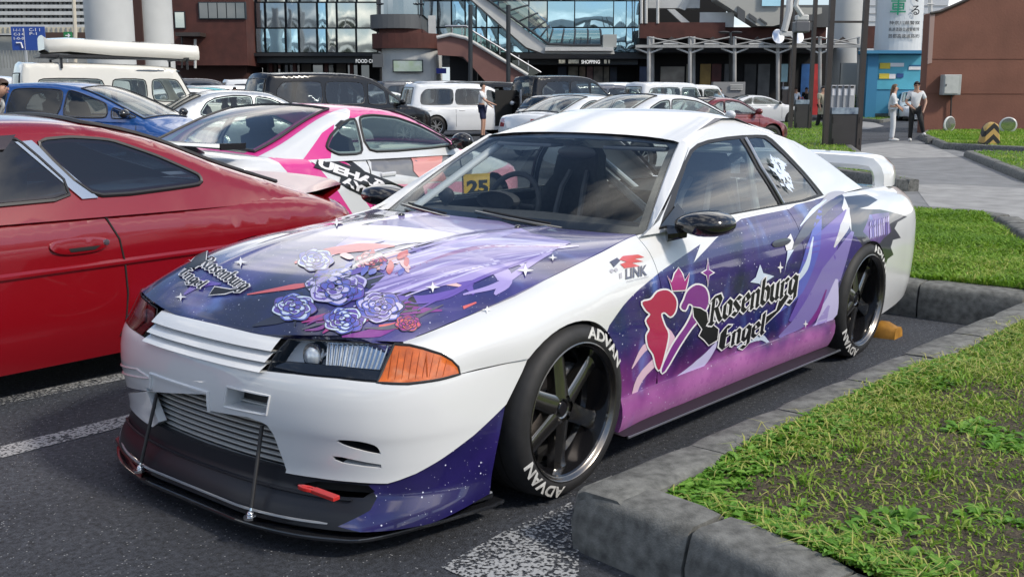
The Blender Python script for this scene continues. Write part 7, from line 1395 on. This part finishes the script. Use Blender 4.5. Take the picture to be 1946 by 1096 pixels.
def hull(P):
    P = sorted(set(map(tuple, np.round(P, 4)))); 
    def half(Q):
        h_ = []
        for p in Q:
            while len(h_) >= 2 and (h_[-1][0]-h_[-2][0])*(p[1]-h_[-2][1])-(h_[-1][1]-h_[-2][1])*(p[0]-h_[-2][0]) <= 0: h_.pop()
            h_.append(p)
        return h_[:-1]
    return half(P)+half(P[::-1])
def blackletter(word, O, X, Y, nib=.17, grow=0.):      # O baseline start (px), X advance per unit, Y up per unit
    O, X, Y = map(np.array, (O, X, Y)); x = 0; out = []; nv = np.array([cos(RAD(38)), sin(RAD(38))])*nib/2*(1+grow*2.2)
    for ch in word:
        adv, st = BL_[ch]
        for s_ in st:
            for a, b_ in zip(s_[:-1], s_[1:]):
                a = np.array(a)+[x, 0]; b_ = np.array(b_)+[x, 0]; d = b_-a; pv = np.array([-d[1], d[0]])/(np.linalg.norm(d)+1e-9)*(.022+grow*.5); dv = d/(np.linalg.norm(d)+1e-9)*grow*.5
                P = [p+e*nv+f*pv+g for p, g in ((a, -dv), (b_, dv)) for e in (-1, 1) for f in (-1, 1)]
                out.append([tuple(O+X*p[0]+Y*p[1]) for p in hull(P)])
        x += adv
    return out
LAVD = vin('dusk_lavender_print', (.22, .18, .46))
Z8 = lambda pts: [(1140+x/2.49, 400+y/2.49) for x, y in pts]
sp_side = Print(side, SD, True, car, st=5e-5)
# flowing ribbons on the rear quarter and door (plain abstract print)
for pts, w, m in (
  ([(1500, 610), (1540, 560), (1560, 480), (1610, 400)], (4, 46, 60, 8), VIO), ([(1480, 640), (1530, 600), (1580, 520), (1620, 440)], (4, 30, 40, 6), LAVD), ([(1470, 600), (1515, 550), (1545, 470), (1560, 390)], (3, 22, 26, 4), BLU),
  ([(1500, 480), (1530, 440), (1560, 400), (1600, 378)], (3, 18, 22, 4), SLATE), ([(1540, 640), (1575, 590), (1590, 530)], (4, 34, 5), LAV2), ([(1440, 690), (1500, 665), (1550, 630), (1575, 580)], (3, 22, 26, 4), LAV), ([(1490, 560), (1530, 510), (1545, 450)], (2, 10, 2), WBL),
  ([(1548, 400), (1580, 372), (1604, 366)], (3, 14, 4), SILV), ([(1585, 470), (1605, 430), (1612, 395)], (3, 18, 4), SILV2), ([(1510, 640), (1550, 600), (1570, 550)], (2, 9, 2), PUR), ([(1520, 430), (1545, 400), (1570, 380)], (2, 8, 2), WBL), ([(1500, 670), (1530, 660), (1556, 664)], (3, 14, 6), SILV2),
  ([(1195, 800), (1215, 720), (1275, 650), (1240, 600)], (4, 12, 16, 2), PINKP), ([(1192, 790), (1260, 740), (1330, 690), (1370, 640)], (3, 12, 18, 2), LAV2), ([(1200, 700), (1225, 660), (1260, 640)], (2, 12, 3), PINKP), ([(1230, 800), (1320, 745), (1450, 690), (1540, 660)], (3, 10, 12, 4), PINKP),
  ([(1400, 660), (1440, 640), (1460, 650)], (3, 14, 4), WBL), ([(1290, 640), (1330, 600), (1345, 560)], (3, 18, 3), MAG)): sp_side.poly(rib(pts, w), m)
# light specks and four-pointed stars
def star4(c, a, b, k=.22): return [(c[0], c[1]-b), (c[0]+a*k, c[1]-b*k), (c[0]+a, c[1]), (c[0]+a*k, c[1]+b*k), (c[0], c[1]+b), (c[0]-a*k, c[1]+b*k), (c[0]-a, c[1]), (c[0]-a*k, c[1]-b*k)]
W = DECALW; sp_side.k = 20
for c, a, b in (((1344, 518), 14, 29), ((1318, 575), 6, 9), ((1482, 508), 6, 12), ((1455, 540), 5, 9), ((1530, 615), 5, 8)): sp_side.poly(star4(c, a, b), W, .002)
sp_side.poly(star4((1344, 518), 10, 24), PUR, .0026)
sp_side.poly(Z8([(755, 255), (770, 295), (822, 310), (785, 335), (770, 370), (750, 345), (708, 338), (735, 315)]), WBL, .002); sp_side.poly(Z8([(900, 110), (915, 150), (905, 185), (880, 190), (870, 150)]), W, .002); sp_side.poly(Z8([(885, 190), (915, 185), (880, 250), (870, 300)]), WBL, .002)
def outlined(pts, mat, g=3.2):
    q = spl(pts, 3, True); sp_side.poly(offs(q, -g), W, .0022); sp_side.poly(q, mat, .0032)
outlined(Z8([(197, 433), (238, 420), (268, 385), (310, 376), (340, 395), (358, 430), (352, 475), (330, 500), (305, 480), (285, 490), (300, 540), (318, 580), (310, 640), (280, 748), (262, 730), (250, 680), (225, 640), (218, 590), (232, 560), (215, 520), (235, 490), (215, 470)]), CRIM)
outlined(Z8([(395, 420), (412, 380), (450, 352), (490, 362), (508, 400), (505, 450), (470, 505), (425, 560), (372, 640), (302, 758), (290, 745), (332, 650), (370, 590), (402, 545), (430, 490), (437, 450), (415, 440), (400, 470), (380, 455)]), PUR)
q = Z8([(315, 310), (335, 340), (350, 300), (368, 272), (385, 300), (397, 335), (420, 295), (407, 350), (400, 375), (340, 378)]); sp_side.poly(offs(q, -2.5), W, .0022); sp_side.poly(q, MAG, .0032)
for pts in ([(435, 455), (470, 462), (500, 480), (505, 520), (555, 560), (550, 610), (510, 635), (490, 610), (465, 590), (480, 560), (440, 500)], [(918, 322), (900, 370), (885, 410), (845, 470), (770, 545), (775, 505), (830, 470), (842, 430), (872, 380)]):
    q = Z8(pts); sp_side.poly(offs(q, -2.2), W, .0034); sp_side.poly(q, DECALK, .0042)
for wd, O, X, Y in (('Rosenburg', (1344, 616), (28.5, -10.6), (4, -33)), ('Engel', (1362, 664), (29, -10.5), (4, -27))):
    for g, m, of in ((.12, W, .0052), (0, DECALK, .0064)): sp_side.flat(blackletter(wd, O, X, Y, .2, g), m, of)
pass
# sponsor mark on the fender
fl_px = [(1183, 487), (1212, 484), (1224, 489), (1205, 492), (1222, 497), (1200, 500), (1216, 506), (1186, 510), (1178, 502), (1190, 498), (1176, 494)]
sp_f = Print(side, SD, True, car); sp_f.poly(fl_px, CORAL, .002)
for c in ((1162, 515), (1170, 513)): sp_f.poly(spl([(c[0]-4, c[1]), (c[0], c[1]-4), (c[0]+4, c[1]), (c[0], c[1]+4)], 3, True), SILV, .002)
sp_f.poly([(1176, 520), (1181, 518), (1182, 528), (1177, 530)], SILV, .002); sp_f.poly([(1158, 498), (1172, 490), (1178, 496), (1166, 508)], SLATE, .0022); pass
decal_text('sponsor_lettering', 'LINK', (1188, 511), (1229, 503), (1188, 531), side, SD, SLATE, car, .003, True, .03)
decal_text('sponsor_lettering', 'ENGINE MANAGEMENT', (1190, 534), (1232, 524), (1190, 537), side, SD, SILV, car, .003, True, .0)
# frosted mark on the quarter window
spq = Print(gside, ((-2.6, -.6), (.82, 1.24)), True, car); rg = random.Random(12)
for i in range(46):
    t = rg.random(); cx, cy = 1472+26*t+rg.uniform(-11, 11), 305+52*t+rg.uniform(-9, 9); a = rg.uniform(-.9, .3)+1.2; l, w_ = rg.uniform(5, 13), rg.uniform(1.2, 3)
    d = np.array([cos(a), sin(a)]); n_ = np.array([-d[1], d[0]]); c = np.array([cx, cy]); spq.flat([[tuple(c-d*l), tuple(c+n_*w_), tuple(c+d*l), tuple(c-n_*w_)]], WBL, .003)
pass
# lettering patch on the rear bumper wing shape
sp_b = Print(side, SD, True, car); rg = random.Random(3)
for i in range(9):
    x = 1652+4.2*i; sp_b.flat([[(x, 436-i*1.5), (x+3, 430-i*1.5), (x+1+3, 450-i), (x+1, 454-i)], [(x, 424-i*1.2), (x+3.4, 419-i*1.2), (x+3, 428-i), (x, 431-i)]], VIO if i % 2 else LAV, .003)
pass
# ------------------------------------------------------------------ hood print
HDm = ((-.6, .86), (-.72, .72)); hp_ = Print(hood, HDm, False, car, st=2.5e-5)
def petal(cx, cy, l, w, a, m, curl=.3):
    d = np.array([cos(a), sin(a)]); n_ = np.array([-d[1], d[0]]); c = np.array([cx, cy]); pts = [c-d*l/2, c-d*l*.2+n_*w*.6, c+d*l*.2+n_*w*(.5+curl), c+d*l/2+n_*w*curl, c+d*l*.25-n_*w*(.3-curl*.5), c-d*l*.2-n_*w*.5]
    hp_.poly(spl([tuple(p) for p in pts], 3, True), m, .0015)
for pts, w, m in (
  ([(640, 470), (720, 440), (800, 425), (900, 430), (1000, 455), (1040, 480)], (6, 40, 50, 46, 30, 4), LAV), ([(700, 480), (780, 450), (880, 450), (960, 475), (1000, 510)], (4, 26, 32, 26, 4), LAV2), ([(860, 470), (920, 490), (960, 530), (940, 560)], (4, 26, 30, 5), LAV),
  ([(780, 470), (840, 500), (880, 530), (900, 560)], (3, 22, 26, 4), VIO), ([(600, 500), (660, 470), (740, 455)], (3, 12, 3), LAV2), ([(690, 500), (760, 490), (830, 510)], (4, 26, 4), ROSE), ([(820, 478), (880, 482), (930, 488)], (3, 22, 3), ROSE), ([(760, 520), (820, 530), (880, 545)], (3, 18, 3), ROSE),
  ([(630, 520), (700, 530), (760, 560), (800, 600)], (6, 34, 40, 8), DARKP), ([(700, 500), (740, 520), (800, 530)], (2, 10, 2), VIO), ([(720, 560), (790, 570), (850, 560), (900, 540)], (3, 16, 14, 2), VIO), ([(700, 600), (770, 590), (840, 590)], (3, 18, 3), PUR), ([(650, 640), (720, 630), (790, 600)], (3, 20, 4), PUR),
  ([(900, 440), (980, 460), (1040, 470), (1100, 468)], (2, 10, 8, 2), LAV2), ([(880, 560), (950, 540), (1010, 500), (1050, 480)], (3, 12, 10, 2), LAV), ([(470, 560), (560, 545), (600, 540)], (2, 10, 3), CORAL), ([(480, 620), (540, 600), (570, 560), (560, 620)], (3, 24, 14, 3), DARKP),
  ([(560, 500), (620, 480), (690, 470), (750, 468)], (4, 14, 16, 3), CORAL), ([(720, 622), (760, 618), (792, 612)], (8, 13, 6), CORAL), ([(880, 600-15), (905, 575)], (6, 3), CORAL), ([(350, 560), (380, 540), (420, 540)], (3, 16, 3), VIO)): hp_.poly(rib(pts, w), m)
hp_.poly(rib([(700, 560), (790, 520), (900, 490), (1010, 470), (1080, 462)], (10, 70, 84, 50, 4)), LAV)
rg = random.Random(9)
for i in range(22):
    t = i/21; x0, y0 = 1085-60*t+rg.uniform(-10, 6), 460+26*t; x3, y3 = 700+rg.uniform(-30, 120), 488+100*t+rg.uniform(-8, 8); xm, ym = (x0+x3)/2+rg.uniform(-10, 30), (y0+y3)/2-26+rg.uniform(-6, 6)+18*t
    hp_.poly(rib([(x0, y0), (xm, ym), (x3, y3)], (2, rg.uniform(3, 9), 2)), rg.choice((LAV2, LAV2, VIO, LAVD, LAVD, PUR)))
for i in range(12):
    x0, y0 = rg.uniform(570, 700), rg.uniform(604, 642); hp_.poly(rib([(x0, y0), (x0+rg.uniform(30, 60), y0-rg.uniform(4, 20)), (x0+rg.uniform(70, 150), y0-rg.uniform(20, 48))], (2, rg.uniform(5, 13), 2)), rg.choice((PUR, MAG, VIO, LAVD, SLATE)))
def rose(cx, cy, R, cols, k0):      # a printed rose: rings of overlapping petals with a dark edge
    hp_.k = k0
    for ring, n in ((1., 7), (.74, 6), (.50, 5), (.28, 3)):
        a0 = rg.uniform(0, 6.3)
        for i in range(n):
            a = a0+2*pi*i/n; px_, py_ = cx+cos(a)*R*ring*.58, cy+sin(a)*R*ring*.36; l = R*ring*.80; q = []
            for k in range(10):
                b_ = 2*pi*k/10; u_, v_ = cos(b_)*l*.5*(1+.15*cos(3*b_)), sin(b_)*l*.62; q.append((px_+(u_*cos(a)-v_*sin(a)), py_+(u_*sin(a)+v_*cos(a))*.62))
            q = spl(q, 2, True); hp_.poly(offs(q, -1.3), DARKP); hp_.poly(q, cols[(i+int(ring*10)) % len(cols)]); c_ = np.array([px_, py_])
            hp_.poly([tuple(c_+(np.array(v)-c_)*.55+np.array([cos(a), sin(a)*.62])*l*.16) for v in q], cols[(i+1+int(ring*10)) % len(cols)])
for x, y, R, cols in ((640, 545, 58, (BLU, LAV2, VIO)), (560, 585, 42, (VIO, BLU, WBL)), (722, 585, 46, (LAVD, BLU, LAV2)), (655, 610, 40, (BLU, WBL, VIO)), (600, 495, 34, (BLU, LAVD, WBL)), (705, 498, 30, (CORAL, ROSE, MAG)), (775, 615, 24, (CORAL, PUR, MAG))): rose(x, y, R, cols, 60+y/20)
hp_.k = 90
rg = random.Random(5)
for i in range(16): petal(rg.uniform(640, 800), rg.uniform(480, 520), rg.uniform(14, 30), rg.uniform(7, 12), rg.uniform(0, 6.3), rg.choice((CORAL, BLU, ROSE, VIO)))
for c, a in (((458, 500), 13), ((345, 566), 11), ((822, 548), 14), ((998, 516), 16), ((640, 425), 12), ((925, 590), 10), ((1050, 492), 9)): hp_.poly(star4(c, a, a*.75, .2), W, .003)
for wd, O, X, Y in (('Rosenburg', (378, 505), (14.2, 8.6), (15, -10)), ('Engel', (340, 522), (13.5, 9.6), (12, -8))):
    for g, m, of in ((.16, W, .0045), (0, DECALK, .0055)): hp_.flat(blackletter(wd, O, X, Y, .2, g), m, of)
for q in ([(352, 513), (365, 500), (398, 489), (392, 500), (372, 512)], [(400, 563), (430, 560), (478, 548), (440, 553), (410, 548)]): hp_.poly(offs(q, -2), W, .004); hp_.poly(q, DECALK, .005)
pass
# ================================================================== people
SKIN = pm('skin', (.48, .28, .20), .55)
def skin_mesh(name, verts, edges, radii, mat, parent, root=0, sub=1):
    bm = bmesh.new(); L = bm.verts.layers.skin.verify(); vs = [bm.verts.new(v) for v in verts]
    for a, b in edges: bm.edges.new((vs[a], vs[b]))
    for i, v in enumerate(vs): r = radii[i]; v[L].radius = r if isinstance(r, tuple) else (r, r); v[L].use_root = (i == root)
    me = bpy.data.meshes.new(name); bm.to_mesh(me); bm.free(); o = bpy.data.objects.new(name, me); COL.objects.link(o)
    m = o.modifiers.new('skin', 'SKIN'); m.use_smooth_shade = True; s = o.modifiers.new('sub', 'SUBSURF'); s.levels = sub; s.render_levels = sub
    dg = bpy.context.evaluated_depsgraph_get(); me2 = bpy.data.meshes.new_from_object(o.evaluated_get(dg)); bpy.data.objects.remove(o); me2.name = name
    me2.polygons.foreach_set('use_smooth', [True]*len(me2.polygons)); me2.materials.clear(); return link(name, me2, mat, parent)
def person(label, loc, rz, shirt, legs, shoes, hair, H=1.72, arms=None, ll=((.0, .10), (.0, -.10)), long_hair=False, shorts=False, coat=False, wide=1., extra=None, bend=0., sleeves=.55, group='people in the car park'):
    """local frame: faces +x, y to the left"""
    o = thing('person', label, 'person', loc, rz, group); k = H/1.72
    def P(x, y, z): # lean the trunk about the hips
        if bend and z > .95: dz = z-.95; return ((x+dz*sin(bend))*k, y*k, (.95+dz*cos(bend))*k)
        return (x*k, y*k, z*k)
    hipL, hipR = (0, .085, .92), (0, -.085, .92)
    fl, fr = [(f if len(f) == 4 else (f[0], f[1], 0, 0)) for f in ll]      # foot x, y, raised height, knee forward
    def leg(hip, f, s):
        kx = (hip[0]+f[0])/2+.03+f[3]; ky = (hip[1]+f[1])/2; kz = .48+f[2]*.5
        return [hip, (kx, ky, kz), (f[0], f[1], .09+f[2]), (f[0]+.12, f[1]*1.1, .04+f[2])]
    L1, L2 = leg(hipL, fl, 1), leg(hipR, fr, -1)
    arms = arms or (((.03, .24, 1.12), (.12, .22, .88)), ((.03, -.24, 1.12), (.12, -.22, .88)))
    shL, shR = (0, .18, 1.40), (0, -.18, 1.40); n = 0
    vs = [P(0, 0, .95), P(-.01, 0, 1.15), P(0, 0, 1.36), P(.01, 0, 1.47), P(.035, 0, 1.56), P(.04, 0, 1.66)]; ed = [(0, 1), (1, 2), (2, 3), (3, 4), (4, 5)]; ra = [(.105, .13), (.095, .12), (.09, .14), .05, (.085, .075), (.075, .068)]
    def add(pt, r, a): vs.append(P(*pt)); ra.append(r); ed.append((a, len(vs)-1)); return len(vs)-1
    for L_ in (L1, L2):
        a = add(L_[0], .088, 0); a = add(L_[1], .056, a); a = add(L_[2], .038, a); add(L_[3], .032, a)
    for sh, (el, wr) in ((shL, arms[0]), (shR, arms[1])):
        a = add(sh, .052, 2); a = add(el, .040, a); a = add(wr, .029, a)
        hx_, hy, hz = wr; dx = np.array(wr)-np.array(el); dx = dx/np.linalg.norm(dx); a = add(tuple(np.array(wr)+dx*.06), .026, a)
        for q in range(3): add(tuple(np.array(wr)+dx*.12+np.array([.012*(q-1), .006, .008*(q-1)])), .010, a)
    skin_mesh('body', vs, ed, ra, SKIN, o)
    # face
    hp = P(.035, 0, 1.60); mb = MB(); mb.sphere((hp[0]+.082*k, 0, hp[2]-.005), (.016*k, .012*k, .02*k), 8, 5); mb.build('nose', SKIN, o, True)
    for s in (1, -1): mb = MB(); mb.sphere((hp[0]+.072*k, s*.030*k, hp[2]+.022*k), (.008, .013, .008), 8, 5); mb.build('eye', TRIM, o, True); mb = MB(); mb.sphere((hp[0]-.005, s*.078*k, hp[2]), (.02, .012, .03), 8, 5); mb.build('ear', SKIN, o, True)
    mb = MB(); mb.sphere((hp[0]+.074*k, 0, hp[2]-.045*k), (.008, .022, .006), 8, 5); mb.build('mouth', pm('lips', (.35, .12, .10), .5), o, True)
    # hair cap
    c = np.array(P(.018, 0, 1.625)); hm = hair; mb = MB(); rows = []
    for i in range(8):
        row = []
        for j in range(21):
            a = 2*pi*j/20; lim = pi*(.34 if cos(a) > .45 else .47 if cos(a) > .0 else .66); q = lim*i/7; row.append((c[0]+.104*sin(q)*cos(a)*k, .090*sin(q)*sin(a)*k, c[2]+.108*cos(q)*k))
        rows.append(row)
    mb.quadgrid(rows); mb.build('hair', hm, o, True)
    if long_hair:
        mb = MB(); rows = []
        for z, w, x in ((1.66, .075, -.05), (1.55, .095, -.075), (1.42, .105, -.085), (1.28, .085, -.09), (1.20, .05, -.085)): rows.append([(P(x+.05, -w, z)), P(x-.01, -w*.7, z), P(x-.03, 0, z), P(x-.01, w*.7, z), P(x+.05, w, z)])
        mb.quadgrid(rows); mb.build('long_hair', hm, o, True)
    # clothes
    sv = [P(0, 0, .90), P(-.01, 0, 1.10), P(0, 0, 1.30), P(0, 0, 1.43)]; se = [(0, 1), (1, 2), (2, 3)]; sr = [(.125, .158*wide), (.112, .142*wide), (.108, .165*wide), (.075, .10)]
    for sh, (el, wr) in ((shL, arms[0]), (shR, arms[1])):
        m_ = tuple(np.array(sh)+(np.array(el)-np.array(sh))*min(1, sleeves*1.0/.55*.75)); sv.append(P(sh[0], sh[1]*.97, sh[2]+.0)); sr.append(.068); se.append((2, len(sv)-1)); sv.append(P(*m_)); sr.append(.064); se.append((len(sv)-2, len(sv)-1))
        if sleeves > .9: sv.append(P(*el)); sr.append(.054); se.append((len(sv)-2, len(sv)-1)); sv.append(P(*wr)); sr.append(.044); se.append((len(sv)-2, len(sv)-1))
    skin_mesh('shirt' if not coat else 'jacket', sv, se, sr, shirt, o)
    tv = [P(0, 0, .96)]; te = []; tr_ = [(.115, .142)]
    for L_ in (L1, L2):
        tv.append(P(*L_[0])); tr_.append(.098); te.append((0, len(tv)-1))
        if shorts:
            q = tuple(np.array(L_[0])+(np.array(L_[1])-np.array(L_[0]))*.85); tv.append(P(*q)); tr_.append(.080); te.append((len(tv)-2, len(tv)-1))
        else:
            tv.append(P(*L_[1])); tr_.append(.068*wide**2); te.append((len(tv)-2, len(tv)-1)); q = tuple(np.array(L_[2])+np.array([0, 0, -.02])); tv.append(P(*q)); tr_.append(.052*wide**3.2); te.append((len(tv)-2, len(tv)-1))
    skin_mesh('trousers' if not shorts else 'shorts', tv, te, tr_, legs, o)
    for L_ in (L1, L2):
        a, b_ = np.array(P(*L_[2])), np.array(P(*L_[3])); mb = MB(); m_ = (a*.45+b_*.55); mb.sphere((m_[0]+.01, m_[1], max(.05, m_[2]-.012)), (.145*k, .05*k, .05*k), 12, 7); mb.build('shoe', shoes, o, True)
    return o
def face_to(dx, dy): return atan2(dy, dx)
CW = pm('cloth_white', (.66, .67, .68), .8); CN = pm('cloth_navy', (.015, .02, .06), .8); CK = pm('cloth_black', (.012, .012, .013), .8); CB = pm('cloth_beige', (.40, .36, .27), .85); CLB = pm('cloth_light_blue', (.42, .52, .66), .8); CBL = pm('cloth_blue', (.05, .10, .28), .8)
HB = pm('hair_black', (.012, .010, .009), .5); HBR = pm('hair_brown', (.13, .065, .03), .5); SW = pm('shoe_white', (.62, .62, .60), .6); SK = pm('shoe_black', (.02, .02, .02), .5)
R_ = lambda a: (_r*cos(a)-_fw*sin(a))      # a=0 faces image right, a=90deg faces the camera
def hd(a): v = R_(RAD(a)); return atan2(v[1], v[0])
wloc = gnd((1693, 269)); person('woman in a white jacket and wide white trousers standing on the path', tuple(wloc), hd(20), CW, CW, SW, HBR, 1.66, arms=(((.06, .21, 1.13), (.22, .06, 1.02)), ((.06, -.21, 1.13), (.22, -.04, .98))), ll=((0, .08), (.02, -.08)), long_hair=True, wide=1.06, coat=True, sleeves=1.)
mloc = gnd((1735, 269)); mn = person('man in a white t-shirt resting one foot on the kerb', tuple(mloc), hd(105), CW, CK, SW, HB, 1.74, arms=(((.05, .28, 1.14), (.16, .22, .92)), ((.02, -.27, 1.12), (.20, -.10, .98))), ll=((.06, .26, .17, .12), (.0, -.09)), wide=1.05)
mb = MB(); mb.box(.112, .128, -.066, .066, 1.618, 1.642); mb.build('sunglasses', BLACKG, mn)
ploc = gnd((1560, 249)); pv = person('person in a long beige vest and black trousers walking on the path', tuple(ploc), hd(60), CB, CK, SK, HB, 1.66, ll=((.10, .07), (-.18, -.08)), wide=1.1)
mb = MB(); mb.lathe([(.17, .62), (.165, .85), (.15, 1.0)], lambda r, a, h: (r*cos(a)*.85, r*sin(a), h), 18); mb.build('vest_skirt', CB, pv, True)
person('man in a white t-shirt and navy shorts by the open minivan door', tuple(place(917, 34.0)), hd(15), CW, CN, SK, HB, 1.74, arms=(((.06, .24, 1.12), (.20, .22, 1.0)), ((.14, -.22, 1.16), (.40, -.20, 1.06))), shorts=True)
lp_ = place(-42, 13.2); pl_ = person('man in a black and white patterned shirt leaning over behind the red coupe', tuple(lp_), hd(10), pm('patterned_cloth', (.62, .62, .60), .8, ncol=(.02, .02, .02), nscale=14), CK, SK, pm('hair_dark_brown', (.05, .028, .018), .6), 1.70, bend=.62)
for lab, px, py, D, a, sh, tr2, hr, hh in (('person in a pale blue shirt walking below the pergola', 1511, 190, 60, 100, CLB, CK, HB, 1.7), ('person in a dark top by the notice board', 1531, 190, 61, 80, CK, CBL, HB, 1.72), ('person in a white shirt by the red shop panel', 1566, 190, 59, 100, CLB, CW, HB, 1.68),
   ('person in dark clothes below the outdoor stair', 938, 150, 56, 90, CK, CK, HB, 1.66), ('person in a navy shirt beside the stair foot', 963, 150, 57, 120, CN, CK, HB, 1.74), ('person with brown hair near the balustrade end', 1031, 150, 57, 90, CB, CK, HBR, 1.66), ('person in a pink top outside the shop window', 1289, 150, 62, 90, pm('cloth_pink', (.50, .20, .22), .8), CK, HB, 1.66), ('person in a pale shirt standing between the parked cars', 1366, 175, 47, 70, CLB, CK, HB, 1.62), ('person in a white top beside the teal hatchback', 448, 160, 36, 60, CW, CBL, HB, 1.6)):
    person(lab, tuple(place(px, D)), hd(a), sh, tr2, SK, hr, hh)
bgp = thing('shopping_bag', 'orange red shopping bag carried below the pergola', 'bag', tuple(place(1523, 59.6)+[0, 0, .55]), RZB); mb = MB(); mb.prism([(-.2, 0), (.2, 0), (.16, .42), (-.16, .42)], lambda p, n: (p[0], n, p[1]), -.08, .08); mb.build('bag_body', pm('bag_orange', (.55, .09, .03), .6), bgp, bevel=.03); mb = MB(); mb.tube([(-.1, 0, .42), (-.06, 0, .6), (.06, 0, .6), (.1, 0, .42)], .015, 6); mb.build('bag_handle', pm('bag_orange', (.55, .09, .03), .6), bgp)
